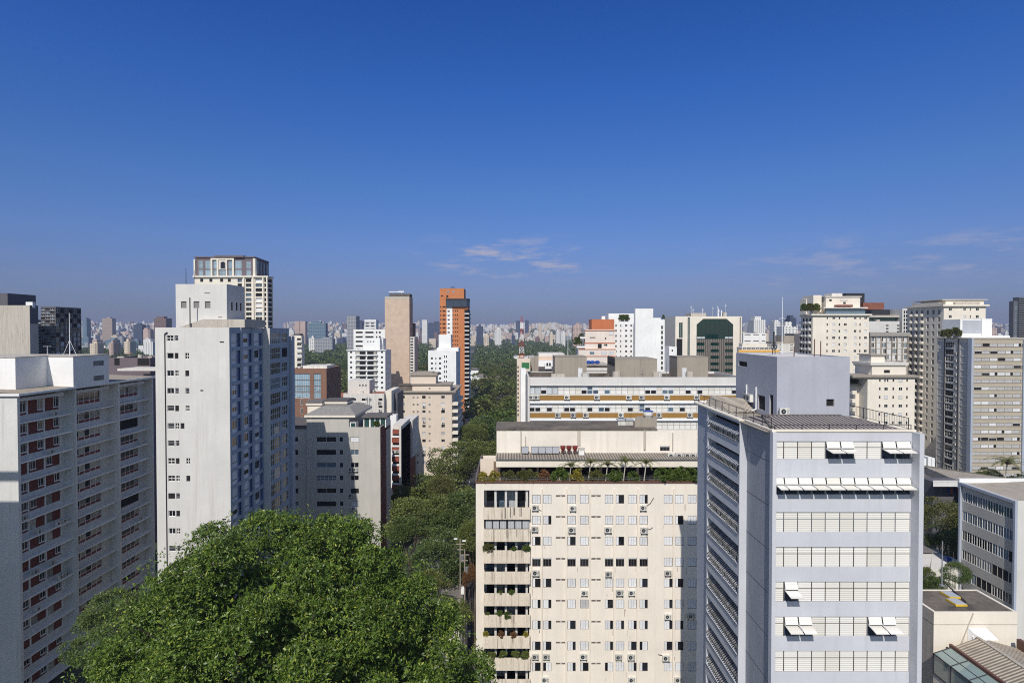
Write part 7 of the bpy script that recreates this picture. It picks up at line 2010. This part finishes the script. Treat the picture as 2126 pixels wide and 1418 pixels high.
# ---------------------------------------------------------------- the park: single trees near, one mass of woods far
def park():
    rnd = random.Random(21); rng = np.random.default_rng(21)
    near, far = [], []
    wins = [(622, 726, 420), (868, 893, 500), (990, 1088, 335), (1080, 1225, 620), (160, 330, 900)]
    pts = []
    for a, b, ymin in wins:
        y = ymin
        while y < 2250:
            step = 12 + y * .006
            w = (b - a) * y / F; n = max(1, int(w / step))
            for k in range(n):
                px = a + (b - a) * (k + rnd.random()) / n
                yy = y + rnd.uniform(-.5, .5) * step
                pts.append((X(px, yy, 740), yy))
            y += step
    pts.sort(key=lambda p: p[1])
    near, far = pts[:290], pts[290:]
    kinds = ['far_dark', 'far_street', 'far_olive', 'far_street', 'far_bright', 'far_dark', 'far_street', 'far_olive']
    word = {'far_dark': 'dark green', 'far_street': 'mid green', 'far_olive': 'olive green', 'far_bright': 'bright green'}
    for i, (x, y) in enumerate(near):
        k = rnd.choice(kinds)
        px = CX + x / y * F
        where = 'right of the orange brick tower' if px > 960 else ('right of the tan tower' if px > 800 else 'above the brown brick box')
        R = rnd.uniform(6.0, 11.5); H = rnd.uniform(12, 20)
        t = tree('park_tree', f'{word[k]} round tree in the park {where}', x, y, ground_z(x, y) + H, R, k, rnd.randrange(4), f'{word[k]} park trees {where}', rnd.uniform(.7, .95))
    B, D, Ls, Ws = [], [], [], []
    for x, y in far:
        n = 42; R = rnd.uniform(7, 13); H = rnd.uniform(11, 21); c = np.array([x, y, ground_z(x, y) + H - R * .7])
        q = unit(rng.normal(size=(n, 3)) + np.array([0, -.25, .5]))
        B.append(c + q * np.array([R, R, R * .75]) * rng.uniform(.7, 1.05, (n, 1))); D.append(q + rng.normal(size=(n, 3)) * .8)
        Ls.append(rng.uniform(2.4, 4.6, n)); Ws.append(rng.uniform(2.2, 4.0, n))
    # wooded slopes of the far hills
    for k in range(5200):
        y = rnd.uniform(2300, 5200); px = rnd.uniform(590, 1680); x = X(px, y, 700)
        if sin(x / 210.0) + sin(y / 330.0 + 1) + rnd.uniform(-.6, .6) < .1: continue
        n = 12; R = rnd.uniform(9, 18); c = np.array([x, y, ground_z(x, y) + 5])
        q = unit(rng.normal(size=(n, 3)) + np.array([0, -.4, .5]))
        B.append(c + q * np.array([R, R, R * .55])); D.append(q + rng.normal(size=(n, 3)) * .7); Ls.append(rng.uniform(7, 12, n)); Ws.append(rng.uniform(6, 10, n))
    me = leaf_mesh('park_woods', np.concatenate(B), np.concatenate(D), np.concatenate(Ls), np.concatenate(Ws), 'leaf_dark', rng)
    o = bpy.data.objects.new('park_woods', me); COL.objects.link(o); o['kind'] = 'stuff'
    t = tree('conical_tree', 'dark narrow conical tree standing alone in the park right of the orange brick tower', X(1012, 560, 770), 560, Z(758, 560), 3.6, 'far_dark', 1, None, 2.6)
    for i, (px, py, Y) in enumerate(((985, 812, 480), (1002, 826, 450), (1030, 815, 470), (1040, 832, 445))):
        x = X(px, Y, py); palm(f'{ORD[i]} from the left of the tall park palms near the street end', x, Y, ground_z(x, Y), Z(py, Y) - ground_z(x, Y), 3.2, i % 3, 'tall park palms', 'park_palm', .3)
    # houses among the trees
    hs = [(985, 768, 640, 'white', 'pale villa with a dark roof among the park trees right of the orange brick tower'), (1000, 782, 590, 'white', 'small white house low among the park trees right of the orange brick tower'), (1036, 786, 580, 'peach', 'pinkish house in the park trees left of the lattice mast'), (985, 842, 470, 'terracotta', 'small red roofed house at the park edge by the street end'), (1010, 733, 1250, 'white', 'far white house in the park left of the lattice mast'), (264, 735, 1000, 'terracotta', 'red roofed house in the trees left of the white block'), (300, 733, 1060, 'white', 'white roofed house in the trees left of the white block'), (715, 824, 400, 'terracotta', 'brown roofed house at the park edge left of the white balcony tower')]
    for px, py, Y, kind, l in hs:
        x, z = X(px, Y, py), Z(py, Y); g = ground_z(x, Y)
        t = thing('park_house', l, 'house', (x, Y, g))
        w = rnd.uniform(3.5, 5.5)
        part('wall', MB().box(x - w, x + w, Y, Y + 8, g, z), 'bright_white' if kind != 'peach' else 'peach_wall', t)
        q = MB(); q.quad((x - w - .6, Y - .6, z), (x + w + .6, Y - .6, z), (x + w - 2, Y + 4, z + 2.4), (x - w + 2, Y + 4, z + 2.4)); q.quad((x - w - .6, Y + 8.6, z), (x - w - .6, Y - .6, z), (x - w + 2, Y + 4, z + 2.4), (x - w + 2, Y + 4.05, z + 2.4)); q.quad((x + w + .6, Y - .6, z), (x + w + .6, Y + 8.6, z), (x + w - 2, Y + 4.05, z + 2.4), (x + w - 2, Y + 4, z + 2.4))
        part('roof', q, 'terracotta' if kind == 'terracotta' else 'slate', t)
park()

# ---------------------------------------------------------------- the far city
farwall('far_white', (0.74, 0.73, 0.70), (0.16, 0.17, 0.20), 3.4, 3.0, .42, .45)
farwall('far_cream', (0.70, 0.60, 0.46), (0.14, 0.12, 0.12), 3.0, 3.0, .45, .45)
farwall('far_pink', (0.56, 0.42, 0.36), (0.12, 0.09, 0.09), 3.2, 3.0, .5, .45)
farwall('far_tan', (0.46, 0.36, 0.28), (0.09, 0.08, 0.08), 3.0, 3.0, .5, .5)
farwall('far_brown', (0.20, 0.12, 0.10), (0.07, 0.06, 0.07), 3.2, 3.2, .5, .5)
farwall('far_grey', (0.34, 0.35, 0.37), (0.10, 0.11, 0.13), 3.0, 3.0, .6, .5)
farwall('far_navy', (0.05, 0.07, 0.12), (0.02, 0.035, 0.07), 4.0, 3.4, .8, .6)
farwall('far_glass', (0.16, 0.24, 0.30), (0.06, 0.11, 0.16), 4.0, 3.6, .8, .6)
FW = {'far_white': 'white', 'far_cream': 'cream', 'far_pink': 'pinkish', 'far_tan': 'tan', 'far_brown': 'brown', 'far_grey': 'grey', 'far_navy': 'dark blue', 'far_glass': 'blue glass'}
def far_box(x, y, w, d, zt, mat, rnd):
    g = ground_z(x, y) - 3; b = MB(); s = rnd.random()
    if s < .25:
        k = w * .22; b.prism([(x - w / 2 + k, y), (x + w / 2 - k, y), (x + w / 2, y + k), (x + w / 2, y + d), (x - w / 2, y + d), (x - w / 2, y + k)], g, zt)
    else: b.box(x - w / 2, x + w / 2, y, y + d, g, zt)
    if s < .8: rw = w * rnd.uniform(.3, .6); o = rnd.uniform(-.15, .15) * w; b.box(x + o - rw / 2, x + o + rw / 2, y + d * .2, y + d * .8, zt, zt + rnd.uniform(2.5, 6))
    return b
def city():
    rnd = random.Random(77)
    place = [(596, 'above the blue panelled wall'), (722, 'between the cream strip tower and the white balcony tower'), (800, 'behind the white balcony tower'), (915, 'between the tan tower and the orange brick tower'), (1225, 'between the orange brick tower and the salmon building'), (1405, 'left of the green glass building'), (1680, 'between the green glass building and the roof garden tower'), (2126, 'left of the dark glass tower at the right edge')]
    def where(px):
        if px < 330: return 'between the far left glass building and the white block'
        for a, s in place:
            if px < a: return s
        return place[-1][1]
    rows = []
    # windows of the view: (px from, px to, first distance, nearest-row tops, farthest-row tops)
    for a, b, y0, top0, top1, st in ((162, 330, 1350, 722, 672, 330), (596, 730, 2000, 706, 672, 340), (728, 805, 2100, 698, 674, 420), (858, 914, 2150, 704, 676, 400), (972, 1225, 2250, 706, 685, 420), (1380, 1406, 2200, 704, 684, 500), (1541, 1664, 1500, 706, 676, 430), (2046, 2100, 1700, 700, 676, 420)):
        y = y0; nrow = 0; ymax = 4700
        while y < ymax:
            f = (y - y0) / (ymax - y0)
            px = a + rnd.uniform(0, 6)
            while px < b:
                wpx = max(3.5, rnd.uniform(14, 30) * F / y)
                top = top0 + (top1 - top0) * f ** .7 + rnd.uniform(-9, 10) * (1.1 - .6 * f)
                gy = CY - F * tan(atan2(ground_z(X(px, y, 700), y), y) + TH)
                if top < gy - 3: rows.append((y + rnd.uniform(-120, 120), px + wpx / 2, wpx * .88, top))
                px += wpx * rnd.uniform(.85, 1.6)
            y += st * .72
    rows.sort()
    mats = ['far_white'] * 7 + ['far_cream'] * 6 + ['far_pink'] * 3 + ['far_tan'] * 2 + ['far_grey'] * 4 + ['far_navy'] * 2 + ['far_glass'] * 2 + ['far_brown']
    rest = {}
    for i, (y, px, wpx, top) in enumerate(rows):
        mat = rnd.choice(mats); x = X(px, y, 690); w = wpx * y / F
        bx = far_box(x, y, w, rnd.uniform(14, 26), Z(top, y), mat, rnd)
        if i < 265:
            wh = where(px)
            single('distant_tower', bx, mat, f'small {FW[mat]} far tower {wh}', 'tower', f'{FW[mat]} far towers {wh}')
        else: rest.setdefault('all', []).append((bx, mats.index(mat)))
    # the ridge of the farthest city, too small to count
    ms = sorted(set(mats)); b = MB(); mi = []
    allb = [(bx, ms.index(mats[m])) for bx, m in rest.get('all', [])]
    for k in range(3000):
        y = rnd.uniform(4200, 6400) if k % 3 else rnd.uniform(2700, 4200); px = rnd.choice((rnd.uniform(160, 335), rnd.uniform(590, 920), rnd.uniform(970, 1230), rnd.uniform(970, 1230), rnd.uniform(1380, 1670), rnd.uniform(2040, 2126)))
        x = X(px, y, 690); wob = 3 * sin(px / 37) + 2.5 * sin(px / 11 + 1)
        gz = ground_z(x, y); zt_ = Z(rnd.uniform(670, 684) + wob * .7 + (2 if px > 960 else 0), y) if k % 3 else gz + rnd.uniform(8, 38) ** 1.0
        if zt_ < gz + 3 or (k % 3 == 0 and 960 < px < 1240 and rnd.random() < .6): continue
        allb.append((far_box(x, y, rnd.uniform(12, 24), 16, zt_, None, rnd), ms.index(rnd.choice(mats[:16]))))
    for bx, m in allb:
        n = len(b.v); b.v += bx.v; b.f += [tuple(n + i for i in q) for q in bx.f]; b.m += [m] * len(bx.f)
    structure('distant_city', b, ms, 'stuff')
    # towers one can tell apart
    sp = [(640, 676, 671, 1500, 'far_glass', 18, 'wide teal glass slab on the skyline right of the white block'), (720, 739.5, 656, 1300, 'far_grey', 30, 'tall grey skyline tower with a dark red edge left of the white office block'), (739, 752, 667, 1900, 'far_navy', 20, 'dark blue tower behind the tall grey skyline tower'), (612, 622, 667, 1900, 'far_pink', 20, 'left of a pair of pinkish towers right of the white block'), (623, 634, 667, 1900, 'far_pink', 20, 'right of a pair of pinkish towers right of the white block'), (654, 690, 703, 1250, 'far_grey', 20, 'long grey low block at the park edge'), (641, 653, 702, 1260, 'far_white', 18, 'small white fronted block at the park edge left of the long grey low block'), (876, 887, 664, 2100, 'far_white', 20, 'tall white square tower between the tan and orange towers'), (887, 916, 670, 2600, 'far_navy', 22, 'wide dark blue block behind the tall white square tower'), (989, 1002, 677, 1750, 'far_navy', 24, 'round shouldered dark blue tower right of the orange brick tower'), (1071, 1080, 666, 2900, 'far_navy', 20, 'left one of the twin dark striped towers by the lattice mast'), (1090, 1098, 666, 2900, 'far_navy', 20, 'right one of the twin dark striped towers by the lattice mast'), (1118, 1125, 673, 2300, 'far_cream', 18, 'slender cream tower alone on the wooded slope right of the lattice mast'), (1190, 1206, 675, 1500, 'far_pink', 22, 'pinkish tower close left of the salmon building'), (1141, 1148, 692, 1750, 'far_cream', 18, 'left cream tower at the park edge, of the cluster left of the salmon building'), (1154, 1163, 687, 1750, 'far_white', 18, 'white tower in the middle of the park edge cluster left of the salmon building'), (1164, 1174, 690, 1700, 'far_white', 18, 'right white tower of the park edge cluster left of the salmon building'), (1004, 1015, 696, 1650, 'far_cream', 20, 'cream tower at the park edge right of the dark blue round shouldered tower'), (1027, 1041, 684, 1750, 'far_white', 22, 'wide white tower at the park edge left of the lattice mast'), (1062, 1070, 697, 1700, 'far_navy', 18, 'dark blue low tower just left of the lattice mast'), (212, 233, 661, 2300, 'far_tan', 22, 'broad tan tower with banded front right of the far left glass building'), (172, 180, 662, 2000, 'far_glass', 20, 'blue rounded tower hard against the far left glass building'), (277, 295, 674, 1900, 'far_navy', 20, 'dark glass tower with pale stripes left of the white block'), (295, 310, 684, 1700, 'far_pink', 20, 'pinkish tower close left of the white block'), (320, 345, 661, 1500, 'far_brown', 26, 'wide brown tower half hidden by the white block'), (298, 317, 710, 950, 'far_white', 18, 'white octagonal block with a dark centre stripe left of the white block'), (255, 268, 709, 1000, 'far_cream', 18, 'cream block in the trees left of the white octagonal block'), (224, 234, 712, 1000, 'far_pink', 20, 'sunlit peach block in the trees right of the far left glass building'), (183, 200, 713, 1000, 'far_cream', 18, 'cream block near the far left glass building at the tree line'), (1565, 1589, 664, 900, 'far_white', 24, 'white gridded office tower with a blue side right of the green glass building'), (1607, 1620, 668, 1100, 'far_white', 20, 'pale tower with a flat cap above the blue grey roof house'), (1640, 1653, 660, 1100, 'far_navy', 22, 'dark tower left of the roof garden tower'), (1628, 1656, 678, 700, 'far_white', 20, 'white framed office block left of the roof garden tower'), (2052, 2070, 680, 1500, 'far_pink', 20, 'pinkish grey block left of the dark glass tower')]
    for a, b_, top, y, mat, d, l in sp:
        x = X((a + b_) / 2, y, 690); single('distant_tower', far_box(x, y, (b_ - a) * y / F, d, Z(top, y), mat, rnd), mat, l, 'tower')
city()
flush_windows()

# ---------------------------------------------------------------- the air
def haze():
    b = MB().box(-7400, 7400, -420, 9300, -62.5, 84)
    m = bpy.data.materials.new('haze'); m.use_nodes = True; nt = m.node_tree; nt.nodes.clear()
    v = nt.nodes.new('ShaderNodeVolumePrincipled'); o = nt.nodes.new('ShaderNodeOutputMaterial')
    v.inputs['Color'].default_value = (0.46, 0.52, 0.74, 1); v.inputs['Density'].default_value = HAZE
    lk(nt, v.outputs[0], o.inputs['Volume'])
    M['haze'] = m
    structure('haze', b, 'haze', 'stuff')
HAZE = 1.3e-4
haze()
